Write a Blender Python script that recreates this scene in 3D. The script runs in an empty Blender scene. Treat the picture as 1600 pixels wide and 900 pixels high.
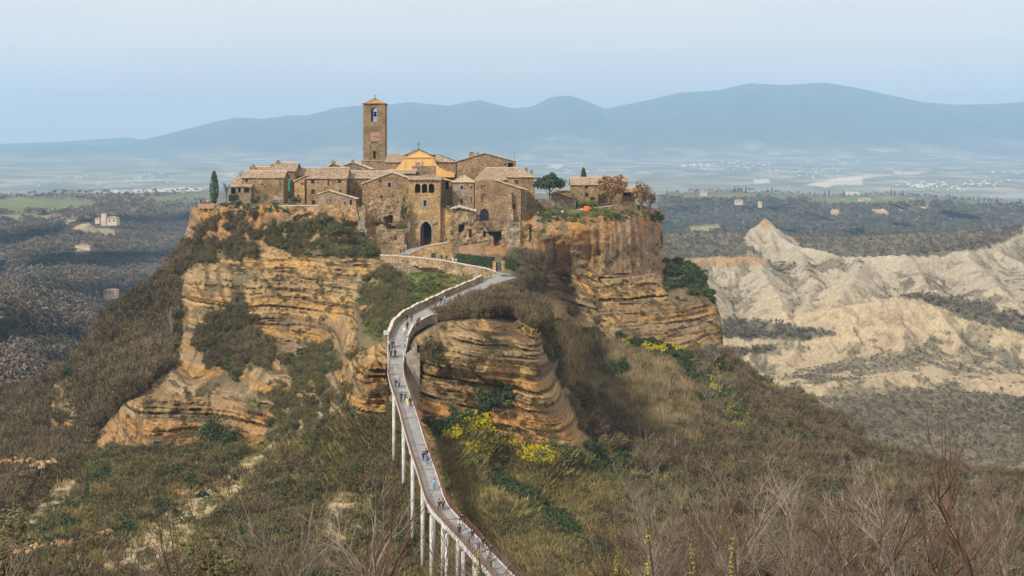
import bpy, bmesh, math, random, time
import numpy as np
from mathutils import Vector, Matrix

# ------------------------------------------------------------------ camera, sky, sun, exposure
S = bpy.context.scene
COL = S.collection
F = 2016.0            # focal length in photo pixels (1600 wide)
HZ = 250.0            # row of the horizon in the photo
cam_d = bpy.data.cameras.new('camera')
cam = bpy.data.objects.new('camera', cam_d)
COL.objects.link(cam)
cam_d.sensor_width = 36.0
cam_d.lens = 36.0 * F / 1600.0
cam_d.shift_y = -(450.0 - HZ) / 1600.0
cam_d.clip_start = 0.5
cam_d.clip_end = 60000.0
cam.location = (0, 0, 0)
cam.rotation_euler = (math.radians(90), 0, 0)
S.camera = cam

HAZE = 1.0e-4
SUN_AZ, SUN_EL = math.radians(226), math.radians(38)
w = bpy.data.worlds.new('World')
S.world = w
w.use_nodes = True
wn, wl = w.node_tree.nodes, w.node_tree.links
wn.clear()
sky = wn.new('ShaderNodeTexSky')
sky.sky_type = 'NISHITA'
sky.sun_disc = False
sky.sun_elevation = SUN_EL
sky.sun_rotation = SUN_AZ
sky.altitude = 400
sky.air_density = 1.0
sky.dust_density = 3.0
# a thin high overcast: the blue of the sky is veiled by an even pale layer with faint streaks
veil = wn.new('ShaderNodeMixRGB'); veil.blend_type = 'MIX'
tc = wn.new('ShaderNodeTexCoord')
mp = wn.new('ShaderNodeMapping'); mp.inputs['Scale'].default_value = (1.0, 1.0, 5.0)
mp.inputs['Rotation'].default_value = (0.1, 0.25, 0)
nz = wn.new('ShaderNodeTexNoise'); nz.inputs['Scale'].default_value = 2.2
nz.inputs['Detail'].default_value = 5; nz.inputs['Roughness'].default_value = 0.5
cr = wn.new('ShaderNodeMapRange')
cr.inputs['From Min'].default_value = 0.3; cr.inputs['From Max'].default_value = 0.7
cr.inputs['To Min'].default_value = 0.72; cr.inputs['To Max'].default_value = 0.94
wl.new(tc.outputs['Generated'], mp.inputs['Vector']); wl.new(mp.outputs[0], nz.inputs['Vector'])
wl.new(nz.outputs['Fac'], cr.inputs['Value']); wl.new(cr.outputs[0], veil.inputs['Fac'])
wl.new(sky.outputs[0], veil.inputs['Color1'])
veil.inputs['Color2'].default_value = (11.0, 9.8, 8.7, 1)
bg = wn.new('ShaderNodeBackground'); bg.inputs['Strength'].default_value = 0.1
out = wn.new('ShaderNodeOutputWorld')
wl.new(veil.outputs[0], bg.inputs['Color']); wl.new(bg.outputs[0], out.inputs[0])

sl = bpy.data.lights.new('sun', 'SUN')
sl.energy = 4.4
sl.angle = math.radians(5)
sl.color = (1.0, 0.93, 0.82)
so = bpy.data.objects.new('sun', sl); COL.objects.link(so)
sd = Vector((math.sin(SUN_AZ) * math.cos(SUN_EL), math.cos(SUN_AZ) * math.cos(SUN_EL), math.sin(SUN_EL)))
so.rotation_euler = sd.to_track_quat('Z', 'Y').to_euler()
so.location = (-100, -100, 200)

S.view_settings.view_transform = 'Standard'
S.view_settings.look = 'None'
S.view_settings.exposure = 0.13
S.view_settings.gamma = 1.0
S.cycles.volume_bounces = 1
S.cycles.max_bounces = 6
S.cycles.diffuse_bounces = 3
S.cycles.transparent_max_bounces = 8

# ------------------------------------------------------------------ general helpers
random.seed(7)
RNG = np.random.default_rng(11)

def W(px, py, D):
    return Vector(((px - 800.0) / F * D, D, (HZ - py) / F * D))

def tag(o, label=None, cat=None, group=None, kind=None):
    if label: o['label'] = label
    if cat: o['category'] = cat
    if group: o['group'] = group
    if kind: o['kind'] = kind
    return o

def link(o, parent=None):
    COL.objects.link(o)
    if parent is not None: o.parent = parent
    return o

def empty(name, loc=(0, 0, 0), rz=0.0):
    o = bpy.data.objects.new(name, None)
    o.empty_display_size = 0.5
    o.location = loc; o.rotation_euler = (0, 0, rz)
    return link(o)

def mesh_obj(name, verts, faces, mats, parent=None, mi=None, smooth=False):
    me = bpy.data.meshes.new(name)
    me.from_pydata([tuple(v) for v in verts], [], faces)
    for m in (mats if isinstance(mats, (list, tuple)) else [mats]): me.materials.append(m)
    if mi is not None: me.polygons.foreach_set('material_index', mi)
    if smooth: me.polygons.foreach_set('use_smooth', [True] * len(me.polygons))
    me.update()
    return link(bpy.data.objects.new(name, me), parent)

def copy_tree(o, parent=None):
    c = o.copy(); COL.objects.link(c); c.parent = parent
    for ch in o.children: copy_tree(ch, c)
    return c

class MB:
    """collects simple shapes into one mesh"""
    def __init__(s): s.v = []; s.f = []; s.m = []; s.uv = None
    def add(s, vs, fs, m=0):
        n = len(s.v); s.v += [tuple(v) for v in vs]
        s.f += [tuple(n + i for i in f) for f in fs]; s.m += [m] * len(fs)
    def box(s, x0, x1, y0, y1, z0, z1, m=0):
        s.add([(x0,y0,z0),(x1,y0,z0),(x1,y1,z0),(x0,y1,z0),(x0,y0,z1),(x1,y0,z1),(x1,y1,z1),(x0,y1,z1)],
              [(0,3,2,1),(4,5,6,7),(0,1,5,4),(1,2,6,5),(2,3,7,6),(3,0,4,7)], m)
    def prism(s, poly, y0, y1, m=0):
        """poly: list of (x,z), extruded from y0 to y1"""
        n = len(poly)
        s.add([(x, y0, z) for x, z in poly] + [(x, y1, z) for x, z in poly],
              [tuple(range(n)), tuple(range(2*n-1, n-1, -1))] +
              [(i, i + n, (i + 1) % n + n, (i + 1) % n) for i in range(n)], m)
    def tube(s, pts, rad, n=5, m=0, cap=True):
        pts = [Vector(p) for p in pts]
        rs = rad if isinstance(rad, (list, tuple)) else [rad] * len(pts)
        vs = []; fs = []
        up = Vector((0.13, 0.21, 0.97))
        for i, p in enumerate(pts):
            d = (pts[min(i+1, len(pts)-1)] - pts[max(i-1, 0)])
            if d.length < 1e-9: d = Vector((0, 0, 1))
            d.normalize()
            a = d.cross(up)
            if a.length < 0.05: a = d.cross(Vector((1, 0, 0)))
            a.normalize(); b = d.cross(a)
            for k in range(n):
                t = 2 * math.pi * k / n
                vs.append(p + (a * math.cos(t) + b * math.sin(t)) * rs[i])
        for i in range(len(pts) - 1):
            for k in range(n):
                fs.append((i*n+k, i*n+(k+1) % n, (i+1)*n+(k+1) % n, (i+1)*n+k))
        if cap:
            fs.append(tuple(range(n))[::-1]); fs.append(tuple((len(pts)-1)*n + k for k in range(n)))
        s.add(vs, fs, m)
    def build(s, name, mats, parent=None, smooth=False):
        return mesh_obj(name, s.v, s.f, mats, parent, s.m, smooth)

# ------------------------------------------------------------------ numpy noise
def _h(i, j, k, seed):
    n = (i * 73856093) ^ (j * 19349663) ^ (k * 83492791) ^ (seed * 2654435761 & 0x7fffffff)
    n = n.astype(np.uint32)
    n = (n ^ (n >> 15)) * np.uint32(2246822519)
    n = (n ^ (n >> 13)) * np.uint32(3266489917)
    n = n ^ (n >> 16)
    return n.astype(np.float64) / 4294967295.0

def vnoise(x, y, z=None, seed=0):
    x = np.asarray(x, float); y = np.asarray(y, float)
    z = np.zeros_like(x) if z is None else np.asarray(z, float)
    xi = np.floor(x).astype(np.int64); yi = np.floor(y).astype(np.int64); zi = np.floor(z).astype(np.int64)
    fx = x - xi; fy = y - yi; fz = z - zi
    fx = fx*fx*(3-2*fx); fy = fy*fy*(3-2*fy); fz = fz*fz*(3-2*fz)
    def L(a, b, t): return a + (b - a) * t
    c = [[[_h(xi+a, yi+b, zi+d, seed) for d in (0, 1)] for b in (0, 1)] for a in (0, 1)]
    r = L(L(L(c[0][0][0], c[1][0][0], fx), L(c[0][1][0], c[1][1][0], fx), fy),
          L(L(c[0][0][1], c[1][0][1], fx), L(c[0][1][1], c[1][1][1], fx), fy), fz)
    return r * 2 - 1

def vnoise2(x, y, seed=0):
    xi = np.floor(x).astype(np.int64); yi = np.floor(y).astype(np.int64)
    fx = x - xi; fy = y - yi
    fx = fx*fx*(3-2*fx); fy = fy*fy*(3-2*fy)
    z = np.zeros_like(xi)
    a = _h(xi, yi, z, seed); b = _h(xi+1, yi, z, seed); c = _h(xi, yi+1, z, seed); d = _h(xi+1, yi+1, z, seed)
    return (a + (b-a)*fx + (c-a)*fy + (a-b-c+d)*fx*fy) * 2 - 1

def fbm(x, y, seed=0, o=4, g=0.5):
    r = 0; a = 1.0; t = 0
    for i in range(o):
        r = r + a * vnoise2(x * 2**i + i*17.3, y * 2**i + i*9.7, seed + i); t += a; a *= g
    return r / t

def ridged(x, y, seed=0, o=4, g=0.5):
    r = 0; a = 1.0; t = 0
    for i in range(o):
        r = r + a * (1 - 2*np.abs(vnoise2(x * 2**i + i*17.3, y * 2**i + i*9.7, seed + i))); t += a; a *= g
    return r / t

def sstep(a, b, x):
    t = np.clip((x - a) / (b - a), 0, 1); return t*t*(3-2*t)

def poly_mask(px, py, poly):
    """1 inside the polygon"""
    inside = np.zeros(px.shape, bool)
    n = len(poly)
    for i in range(n):
        x0, y0 = poly[i]; x1, y1 = poly[(i+1) % n]
        if y0 == y1: continue
        c = ((y0 > py) != (y1 > py)) & (px < (x1-x0) * (py-y0) / (y1-y0) + x0)
        inside ^= c
    return inside

def rbf_fit(pts, c=18.0):
    P = np.array(pts, float); x = P[:, :2]; v = np.log(P[:, 2]); n = len(P)
    r = np.sqrt(((x[:, None] - x[None])**2).sum(-1) + c*c)
    A = np.zeros((n+3, n+3)); A[:n, :n] = r; A[:n, n] = 1; A[:n, n+1:] = x / 500; A[n, :n] = 1; A[n+1:, :n] = x.T / 500
    A[:n, :n] += np.eye(n) * -0.5
    b = np.zeros(n+3); b[:n] = v
    s = np.linalg.solve(A, b)
    def f(px, py):
        out = s[n] + s[n+1]*px/500 + s[n+2]*py/500
        for i in range(n):
            out = out + s[i]*np.sqrt((px-x[i, 0])**2 + (py-x[i, 1])**2 + c*c)
        return np.exp(out)
    return f

# ------------------------------------------------------------------ materials
def new_mat(name, rough=0.9):
    m = bpy.data.materials.new(name); m.use_nodes = True
    b = m.node_tree.nodes['Principled BSDF']
    b.inputs['Roughness'].default_value = rough
    b.inputs['Specular IOR Level'].default_value = 0.25
    return m, m.node_tree.nodes, m.node_tree.links, b

def flat_mat(name, c, rough=0.85, var=0.25, scale=3.0, metal=0.0):
    m, N, L, b = new_mat(name, rough)
    tcn = N.new('ShaderNodeTexCoord')
    nn = N.new('ShaderNodeTexNoise'); nn.inputs['Scale'].default_value = scale; nn.inputs['Detail'].default_value = 4
    mr = N.new('ShaderNodeMapRange'); mr.inputs['To Min'].default_value = 1-var; mr.inputs['To Max'].default_value = 1+var
    mr.inputs['From Min'].default_value = 0.3; mr.inputs['From Max'].default_value = 0.7
    mx = N.new('ShaderNodeMixRGB'); mx.blend_type = 'MULTIPLY'; mx.inputs['Fac'].default_value = 1
    mx.inputs['Color1'].default_value = (*c, 1)
    L.new(tcn.outputs['Object'], nn.inputs['Vector']); L.new(nn.outputs['Fac'], mr.inputs['Value'])
    L.new(mr.outputs[0], mx.inputs['Color2']); L.new(mx.outputs[0], b.inputs['Base Color'])
    b.inputs['Metallic'].default_value = metal
    return m

def foliage_mat(name, c1, c2, trans=0.0, rough=0.75, big=0.11):
    """two leaf colours chosen per plant and per clump"""
    m, N, L, b = new_mat(name, rough)
    oi = N.new('ShaderNodeObjectInfo'); g = N.new('ShaderNodeNewGeometry')
    nn = N.new('ShaderNodeTexNoise'); nn.inputs['Scale'].default_value = 0.9; nn.inputs['Detail'].default_value = 2
    L.new(g.outputs['Position'], nn.inputs['Vector'])
    ad = N.new('ShaderNodeMath'); ad.operation = 'ADD'
    L.new(oi.outputs['Random'], ad.inputs[0]); L.new(nn.outputs['Fac'], ad.inputs[1])
    a2 = N.new('ShaderNodeMath'); a2.operation = 'ADD'; L.new(g.outputs['Random Per Island'], a2.inputs[1]); L.new(ad.outputs[0], a2.inputs[0])
    nb = N.new('ShaderNodeTexNoise'); nb.inputs['Scale'].default_value = big; nb.inputs['Detail'].default_value = 3; L.new(g.outputs['Position'], nb.inputs['Vector'])
    a3 = N.new('ShaderNodeMath'); a3.operation = 'MULTIPLY_ADD'; a3.inputs[1].default_value = 3.0; L.new(nb.outputs['Fac'], a3.inputs[0]); L.new(a2.outputs[0], a3.inputs[2]); a2 = a3
    mr = N.new('ShaderNodeMapRange'); mr.inputs['From Min'].default_value = 1.9; mr.inputs['From Max'].default_value = 4.1
    L.new(a2.outputs[0], mr.inputs['Value'])
    mx = N.new('ShaderNodeMixRGB'); mx.inputs['Color1'].default_value = (*c1, 1); mx.inputs['Color2'].default_value = (*c2, 1)
    L.new(mr.outputs[0], mx.inputs['Fac']); L.new(mx.outputs[0], b.inputs['Base Color'])
    return m

def ground_mat(name, scale_fine=1.5, bump=0.5, dist=0.3, amt=0.35):
    """vertex colour 'Col' = what the ground is made of; noise adds grain and relief"""
    m, N, L, b = new_mat(name, 0.95)
    at = N.new('ShaderNodeAttribute'); at.attribute_name = 'Col'
    g = N.new('ShaderNodeNewGeometry')
    n1 = N.new('ShaderNodeTexNoise'); n1.inputs['Scale'].default_value = scale_fine; n1.inputs['Detail'].default_value = 8; n1.inputs['Roughness'].default_value = 0.65
    L.new(g.outputs['Position'], n1.inputs['Vector'])
    mr = N.new('ShaderNodeMapRange'); mr.inputs['From Min'].default_value = 0.3; mr.inputs['From Max'].default_value = 0.7
    mr.inputs['To Min'].default_value = 1-amt; mr.inputs['To Max'].default_value = 1+amt
    L.new(n1.outputs['Fac'], mr.inputs['Value'])
    mx = N.new('ShaderNodeMixRGB'); mx.blend_type = 'MULTIPLY'; mx.inputs['Fac'].default_value = 1
    L.new(at.outputs['Color'], mx.inputs['Color1']); L.new(mr.outputs[0], mx.inputs['Color2'])
    L.new(mx.outputs[0], b.inputs['Base Color'])
    bp = N.new('ShaderNodeBump'); bp.inputs['Strength'].default_value = bump; bp.inputs['Distance'].default_value = dist
    L.new(n1.outputs['Fac'], bp.inputs['Height']); L.new(bp.outputs[0], b.inputs['Normal'])
    return m

def grid_mesh(name, P, colr, mat, kind='structure', smooth=True, flip=False):
    """P: (R,C,3) array of points, colr: (R,C,3)"""
    R, C, _ = P.shape
    me = bpy.data.meshes.new(name)
    me.vertices.add(R*C); me.vertices.foreach_set('co', P.astype(np.float32).ravel())
    idx = np.arange(R*C).reshape(R, C)
    q = np.stack([idx[:-1, :-1], idx[1:, :-1], idx[1:, 1:], idx[:-1, 1:]], -1).reshape(-1, 4)
    if flip: q = q[:, ::-1]
    me.loops.add(q.size); me.loops.foreach_set('vertex_index', q.ravel().astype(np.int32))
    me.polygons.add(len(q)); me.polygons.foreach_set('loop_start', (np.arange(len(q))*4).astype(np.int32))
    me.update(calc_edges=True)
    if smooth: me.polygons.foreach_set('use_smooth', np.ones(len(q), bool))
    a = me.color_attributes.new('Col', 'FLOAT_COLOR', 'POINT')
    a.data.foreach_set('color', np.concatenate([colr, np.ones((R, C, 1))], -1).astype(np.float32).ravel())
    me.materials.append(mat)
    o = bpy.data.objects.new(name, me); link(o); tag(o, kind=kind)
    return o
# ------------------------------------------------------------------ terrain: the tuff rock and its slopes
CP = [  # (column, row, metres away) read off the photograph
 (310,322,396),(350,320,388),(420,322,383),(500,322,383),(560,325,384),(600,330,392),(640,350,392),(700,345,394),(760,345,394),
 (640,385,384),(700,388,384),(600,395,374),(560,385,376),(600,360,388),(730,375,388),(790,380,386),
 (840,339,390),(900,339,390),(845,327,401),(900,327,402),(940,336,393),(960,335,398),(1000,328,405),(1030,335,414),(1036,375,416),
 (320,360,391),(420,360,380),(520,360,379),(320,400,388),(400,395,374),(480,390,370),(540,400,362),
 (300,430,372),(400,430,366),(480,440,360),(560,440,350),(590,425,348),
 (290,520,356),(380,500,350),(460,520,345),(540,520,322),(528,560,300),(552,560,262),(560,500,330),
 (360,560,335),(200,620,308),(300,600,308),(400,610,300),(480,600,297),(505,600,290),(525,600,278),(546,600,257),(546,630,253),
 (150,702,298),(300,690,291),(420,680,283),(500,670,262),(520,640,270),(560,650,249),
 (600,600,249),(602,560,252),(604,640,246),(613,683,241),(627,745,229),(642,795,218),(658,865,209),(677,885,200),
 (0,700,325),(0,625,400),(60,610,398),(90,585,396),(110,640,345),(110,690,330),(130,580,378),(190,485,387),(250,443,390),(290,400,393),
 (240,500,382),(200,560,366),(140,640,345),(60,680,345),(60,740,290),
 (100,760,272),(300,760,255),(450,760,240),(540,760,232),(0,800,250),
 (0,900,190),(100,890,195),(300,890,192),(500,890,192),(600,890,196),
 (850,420,385),(950,420,388),(1030,400,406),(850,470,354),(905,470,377),(950,480,377),(1033,460,390),(1040,412,412),(1080,425,410),(1122,485,397),
 (1128,548,382),(1050,540,368),(950,530,362),(880,520,333),
 (900,570,336),(1000,600,322),(1100,620,322),(1180,620,342),(1135,565,378),(1200,603,364),(1280,648,346),(1370,708,322),(1450,740,310),(1600,762,300),
 (930,650,292),(1000,700,278),(1100,720,272),(1200,740,266),(1300,760,262),(1420,800,240),
 (1000,890,178),(1200,890,175),(1400,890,180),(1600,890,185),(1100,800,225),
 (700,690,231),(800,700,240),(860,735,234),(925,714,250),(950,760,238),
 (780,745,236),(850,800,222),(950,870,198),(700,725,221),(780,790,204),(850,840,191),(930,893,178),(740,830,200),(800,880,184),(720,885,190),
 (655,520,245),(750,508,250),(820,515,256),(845,500,262),(852,560,258),(660,600,240),(700,600,240),(800,600,247),(868,620,253),(905,690,247),(700,660,235),(800,665,241),(660,665,236),(930,700,256),(885,560,300),(915,640,285),
 (868,500,335),(830,470,318),(830,440,345),(835,405,376),(800,400,374),(800,450,306),
 (790,432,313),(740,457,294),(690,475,283),(650,500,264),(620,530,251),(640,540,246),
 (640,460,318),(600,490,300),(580,480,316),(720,432,330),(575,440,346),(660,425,350),(590,520,276),(700,450,305),
 (760,420,345),(700,405,372),(640,415,362),(760,400,372),
 (-350,700,330),(-350,880,190),(1950,780,300),(1950,890,185),
]
Dbase = rbf_fit(CP)
TOP = np.array([(-400,640),(0,622),(60,606),(88,588),(110,575),(150,525),(190,482),(250,440),(285,405),(291,360),(298,330),(306,322),
 (335,319),(560,320),(600,326),(840,326),(900,326),(960,322),(1000,320),(1029,327),(1034,345),(1037,405),(1060,405),(1085,418),
 (1100,428),(1112,455),(1122,480),(1128,500),(1131,548),(1140,562),(1200,600),(1280,642),(1370,703),(1450,735),(1600,755),(2000,770)], float)
def top_py(px): return np.interp(px, TOP[:, 0], TOP[:, 1])

# landcover outlines
STRATA = [
 [(288,418),(330,405),(400,398),(430,386),(480,392),(520,408),(560,402),(605,408),(598,430),(572,450),(560,470),(557,500),(562,548),(552,640),(520,650),(490,620),(470,650),(425,660),(410,700),(380,700),(300,702),(145,706),(140,690),(190,640),(262,585),(282,500)],
 [(562,548),(604,536),(606,642),(560,655),(545,625)],
 [(85,588),(122,585),(132,620),(126,690),(88,700),(60,690)],
 [(648,515),(700,500),(745,498),(800,512),(825,478),(840,486),(852,560),(882,622),(919,690),(914,713),(860,704),(790,690),(768,650),(735,650),(700,668),(648,668)],
 [(838,425),(1036,428),(1042,468),(1098,462),(1124,490),(1134,556),(1080,550),(1040,538),(960,528),(880,508),(850,480)],
 [(560,480),(585,470),(588,500),(570,505)],
]
TUFF = [[(836,339),(930,338),(985,326),(1036,325),(1039,430),(836,428)],
        [(290,322),(560,318),(600,325),(840,322),(840,400),(800,398),(720,398),(700,385),(640,395),(600,398),(520,388),(430,388),(380,395),(290,395)]]
GRASS = [[(830,320),(970,318),(955,334),(925,341),(830,341)],[(565,430),(600,418),(700,432),(742,430),(690,465),(640,480),(600,530),(575,520),(562,470)],
         [(430,600),(480,590),(485,640),(440,670),(420,640)],
         [(880,700),(990,715),(990,760),(930,750)],
         [(110,730),(330,690),(420,700),(330,770),(160,800),(90,800)]]
DRY = [[(-20,720),(150,706),(420,690),(560,655),(600,700),(600,910),(-20,910)],[(560,640),(640,640),(700,665),(880,700),(960,760),(980,900),(560,900),(520,760),(440,720)],
       [(860,500),(1000,540),(1120,640),(1080,740),(940,700),(880,600)]]
CLAY = [[(425,690),(450,695),(400,750),(330,820),(270,880),(240,900),(120,900),(190,850),(300,770)],
        [(40,765),(80,745),(125,750),(110,800),(60,830),(20,830)],
        [(500,790),(540,762),(590,780),(575,840),(545,860),(500,850)],
        [(470,650),(500,640),(520,660),(450,700),(440,690)]]
VEG = [[(300,545),(318,505),(345,485),(372,470),(384,492),(408,498),(400,520),(428,545),(420,580),(385,568),(372,600),(345,572),(322,580),(318,555)],
       [(430,560),(520,540),(530,580),(470,600)],
       [(740,600),(790,605),(800,640),(750,640)],[(362,430),(382,432),(384,478),(364,478)]]
ORANGE = [[(150,655),(330,650),(440,640),(420,705),(140,708)],[(560,570),(606,560),(606,650),(560,650)],
          [(650,640),(760,600),(925,680),(930,715),(640,680)]]

# the beds: thickness, how far each stands proud, colour
_r = random.Random(5)
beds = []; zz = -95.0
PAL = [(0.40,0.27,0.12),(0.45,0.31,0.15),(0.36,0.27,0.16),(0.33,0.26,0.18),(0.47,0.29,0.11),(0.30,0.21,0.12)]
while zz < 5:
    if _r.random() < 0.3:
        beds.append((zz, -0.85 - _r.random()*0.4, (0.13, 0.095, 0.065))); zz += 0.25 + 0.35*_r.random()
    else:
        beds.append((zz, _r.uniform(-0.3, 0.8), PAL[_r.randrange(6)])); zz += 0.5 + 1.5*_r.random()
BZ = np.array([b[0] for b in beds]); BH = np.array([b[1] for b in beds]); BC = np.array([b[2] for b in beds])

def soft(px, py, polys, seed, wob=7.0):
    wx = px + wob*fbm(px/22, py/22, seed, 4, 0.6); wy = py + wob*fbm(px/22+50, py/22+9, seed+3, 4, 0.6)
    m = np.zeros(px.shape, bool)
    for p in polys: m |= poly_mask(wx, wy, p)
    return m.astype(float)

ROAD = np.array([  # centre of the way: column, row, metres, half width in metres
 (792,432,312,2.6),(770,440,304,2.6),(742,452,295,2.4),(715,463,288,2.3),(690,475,281,2.2),(665,487,271,2.2),(645,499,262,2.3),(630,512,256,2.0),
 (622,530,250,1.8),(619.5,550,245,1.55)], float)

def field(px, py):
    """distance and colour of the rock and slopes seen at a place"""
    D = Dbase(px, py)
    X = (px-800)/F*D; Z = (HZ-py)/F*D
    st = soft(px, py, STRATA, 31); tf = soft(px, py, TUFF, 32); gr = soft(px, py, GRASS, 33, 12)
    dry = soft(px, py, DRY, 34, 16); cl = soft(px, py, CLAY, 35, 14); vg = soft(px, py, VEG, 36, 10); og = soft(px, py, ORANGE, 37, 8)
    st = st*(1-vg); tf = tf*(1-st)
    # --- relief
    n1 = fbm(X/14, Z/10, 41, 5, 0.55); n2 = fbm(X/3.2, Z/3.2, 42, 4, 0.6)
    tilt = np.where(px > 640, np.where(px < 935, 0.26*(X+8) , -0.02*(X-20)), 0.035*(X+30))
    s = Z + tilt + 1.0*fbm(X/16, Z/30, 43, 3) + 0.25*n2
    # gentle doming of the beds left of the bridge
    i = np.clip(np.searchsorted(BZ, s) - 1, 0, len(BZ)-1)
    nxt = np.clip(i+1, 0, len(BZ)-1)
    t = np.clip((s - BZ[i]) / np.maximum(BZ[nxt]-BZ[i], 0.2), 0, 1)
    hgt = BH[i] + (0.25 - (t-0.6)**2)*0.8
    late = 0.55 + 0.6*fbm(X/9+i*3.7, i*1.3+X*0, 44, 2)
    fine = fbm(X/11, s*2.6, 146, 3, 0.7)
    crack = np.maximum(sstep(0.22, 0.42, fbm(X/8, s*2.0, 147, 3, 0.6)), .8*sstep(.62, .8, ridged(X/4.5+.2*s, s/9, 149, 2)))
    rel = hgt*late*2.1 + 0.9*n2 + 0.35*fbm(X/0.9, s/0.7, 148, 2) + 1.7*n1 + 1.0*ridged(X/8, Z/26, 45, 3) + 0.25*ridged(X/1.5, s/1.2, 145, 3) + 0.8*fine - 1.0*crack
    relt = 2.2*ridged(X/6, Z/40, 46, 4) + 1.3*n2 + 1.4*n1
    relg = 1.6*n1 + 0.45*n2
    hollow = fbm(X/5+3, Z/6+8, 47, 3)
    relt = relt - 2.2*sstep(0.42, 0.55, hollow)
    d = rel*st + relt*tf + relg*(1-st)*(1-tf)
    edge = np.interp(px, [-400, 300, 1400, 2000], [1, 1, 1, 1])
    D = D - d*edge
    # --- colour
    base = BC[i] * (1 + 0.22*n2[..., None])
    grey = sstep(-0.1, 0.5, fbm(X/10, s/5, 48, 3))[..., None]
    cst = base*(1-0.45*grey) + np.array([0.30,0.245,0.18])*0.45*grey
    up = sstep(-48, -30, Z)[..., None]
    cst = cst*(1-0.3*up) + np.array([0.46,0.35,0.20])*0.3*up
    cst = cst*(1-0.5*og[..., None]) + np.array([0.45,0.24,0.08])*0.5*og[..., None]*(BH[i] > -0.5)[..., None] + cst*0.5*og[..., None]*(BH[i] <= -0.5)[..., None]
    streak = sstep(0.1, 0.6, fbm(X/1.6, Z/14, 49, 4))[..., None]
    cst = cst*(1 + 0.45*fine[..., None])
    cst = cst*(1-0.8*crack[..., None]) + np.array([0.10,0.072,0.048])*0.8*crack[..., None]
    cst = cst*(1-0.22*streak) + np.array([0.15,0.115,0.085])*0.22*streak
    orange_t = sstep(-0.2, 0.4, fbm(X/5, Z/16, 50, 3))[..., None]
    ctf = np.array([0.33,0.25,0.165])*(1-orange_t) + np.array([0.42,0.25,0.11])*orange_t
    ctf = ctf*(1-0.7*streak) + np.array([0.13,0.10,0.075])*0.7*streak
    pale = sstep(0.25, 0.5, fbm(X/3+9, Z/5, 51, 4))[..., None]
    ctf = ctf*(1-0.5*pale) + np.array([0.44,0.36,0.26])*0.5*pale
    a = sstep(-0.3, 0.4, fbm(X/6, Z/4, 52, 5, 0.6))[..., None]
    c0 = np.array([0.12,0.095,0.05])*(1-a) + np.array([0.17,0.135,0.065])*a
    b2 = sstep(-0.2, 0.5, fbm(X/4, Z/2.5, 53, 5, 0.65))[..., None]
    cg = np.array([0.085,0.11,0.03])*(1-b2) + np.array([0.17,0.17,0.055])*b2
    cd = np.array([0.21,0.15,0.06])*(1-b2) + np.array([0.14,0.13,0.045])*b2
    ccl = np.array([0.46,0.37,0.23])*(1-0.35*b2) + np.array([0.3,0.22,0.12])*0.35*b2
    cst = cst*np.array([0.75,0.69,0.57]); ctf = ctf*np.array([0.80,0.70,0.58])
    C = c0
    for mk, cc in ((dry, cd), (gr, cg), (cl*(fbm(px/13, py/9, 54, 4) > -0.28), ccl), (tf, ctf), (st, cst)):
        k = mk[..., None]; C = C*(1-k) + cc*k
    moss = sstep(0.18, 0.42, fbm(X/4+20, Z/3, 55, 5, 0.6))*(np.maximum(st, tf))
    C = C*(1-moss[..., None]*0.75) + np.array([0.10,0.085,0.045])*moss[..., None]*0.75
    # --- bed of the road
    rx, ry, rd, rw = ROAD.T
    best = np.full(px.shape, 1e9); bd = np.zeros(px.shape)
    for k in range(len(ROAD)-1):
        ax, ay, bx, by = rx[k], ry[k], rx[k+1], ry[k+1]
        L2 = (bx-ax)**2 + (by-ay)**2
        tt = np.clip(((px-ax)*(bx-ax) + (py-ay)*(by-ay))/L2, 0, 1)
        hw = (rw[k]*(1-tt)+rw[k+1]*tt)
        dd = rd[k]*(1-tt)+rd[k+1]*tt
        ex = np.hypot(px-(ax+tt*(bx-ax)), (py-(ay+tt*(by-ay)))) - hw*F/dd
        u = ex < best; best = np.where(u, ex, best); bd = np.where(u, dd, bd)
    k = 1 - sstep(0, 16, best)
    D = D*(1-k) + np.maximum(D, bd+3.0)*k
    return D, np.clip(C, 0.01, 0.8), dict(st=st, tf=tf, gr=gr, dry=dry, cl=cl)

t0 = time.time()
pxs = np.concatenate([np.arange(-400, -20, 9.0), np.arange(-20, 1621, 1.5), np.arange(1629, 2000, 9.0)])
NR = 400
v = np.linspace(0, 1, NR)
PX = np.repeat(pxs[None], NR, 0)
tp = top_py(pxs)
tp = tp + np.where((pxs > 300) & (pxs < 1040), 0, 1.0)*3.0*fbm(pxs/11, pxs*0, 61, 4)
PY = np.maximum(tp[None], (314 + 592*v)[:, None])
D1, C1, M1 = field(PX, PY)
P = np.stack([(PX-800)/F*D1, D1, (HZ-PY)/F*D1], -1)
# the plateau and the far sides of the rock, behind the skyline
back = []; bc = []
plat = ((pxs > 304) & (pxs < 1036)).astype(float)
plat = np.convolve(plat, np.ones(9)/9, 'same')
for t in (160, 130, 105, 85, 65, 48, 34, 22, 13, 7, 3, 1.2):
    q = P[0].copy()
    q[:, 1] += t
    q[:, 0] += np.where(pxs < 304, 0.25, -0.12)*t*(1-plat)*0.0
    q[:, 2] -= (1-plat)*t*1.05 + plat*(0.02*t + max(0, t-85)*1.3)
    q[:, 2] = np.maximum(q[:, 2], -135)
    back.append(q); bc.append(np.where(plat[:, None] > 0.5, np.array([[0.16,0.15,0.06]]), np.array([[0.12,0.09,0.05]])) * (1+0.3*fbm(q[:, 0]/4, q[:, 1]/4, 62)[:, None]))
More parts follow.
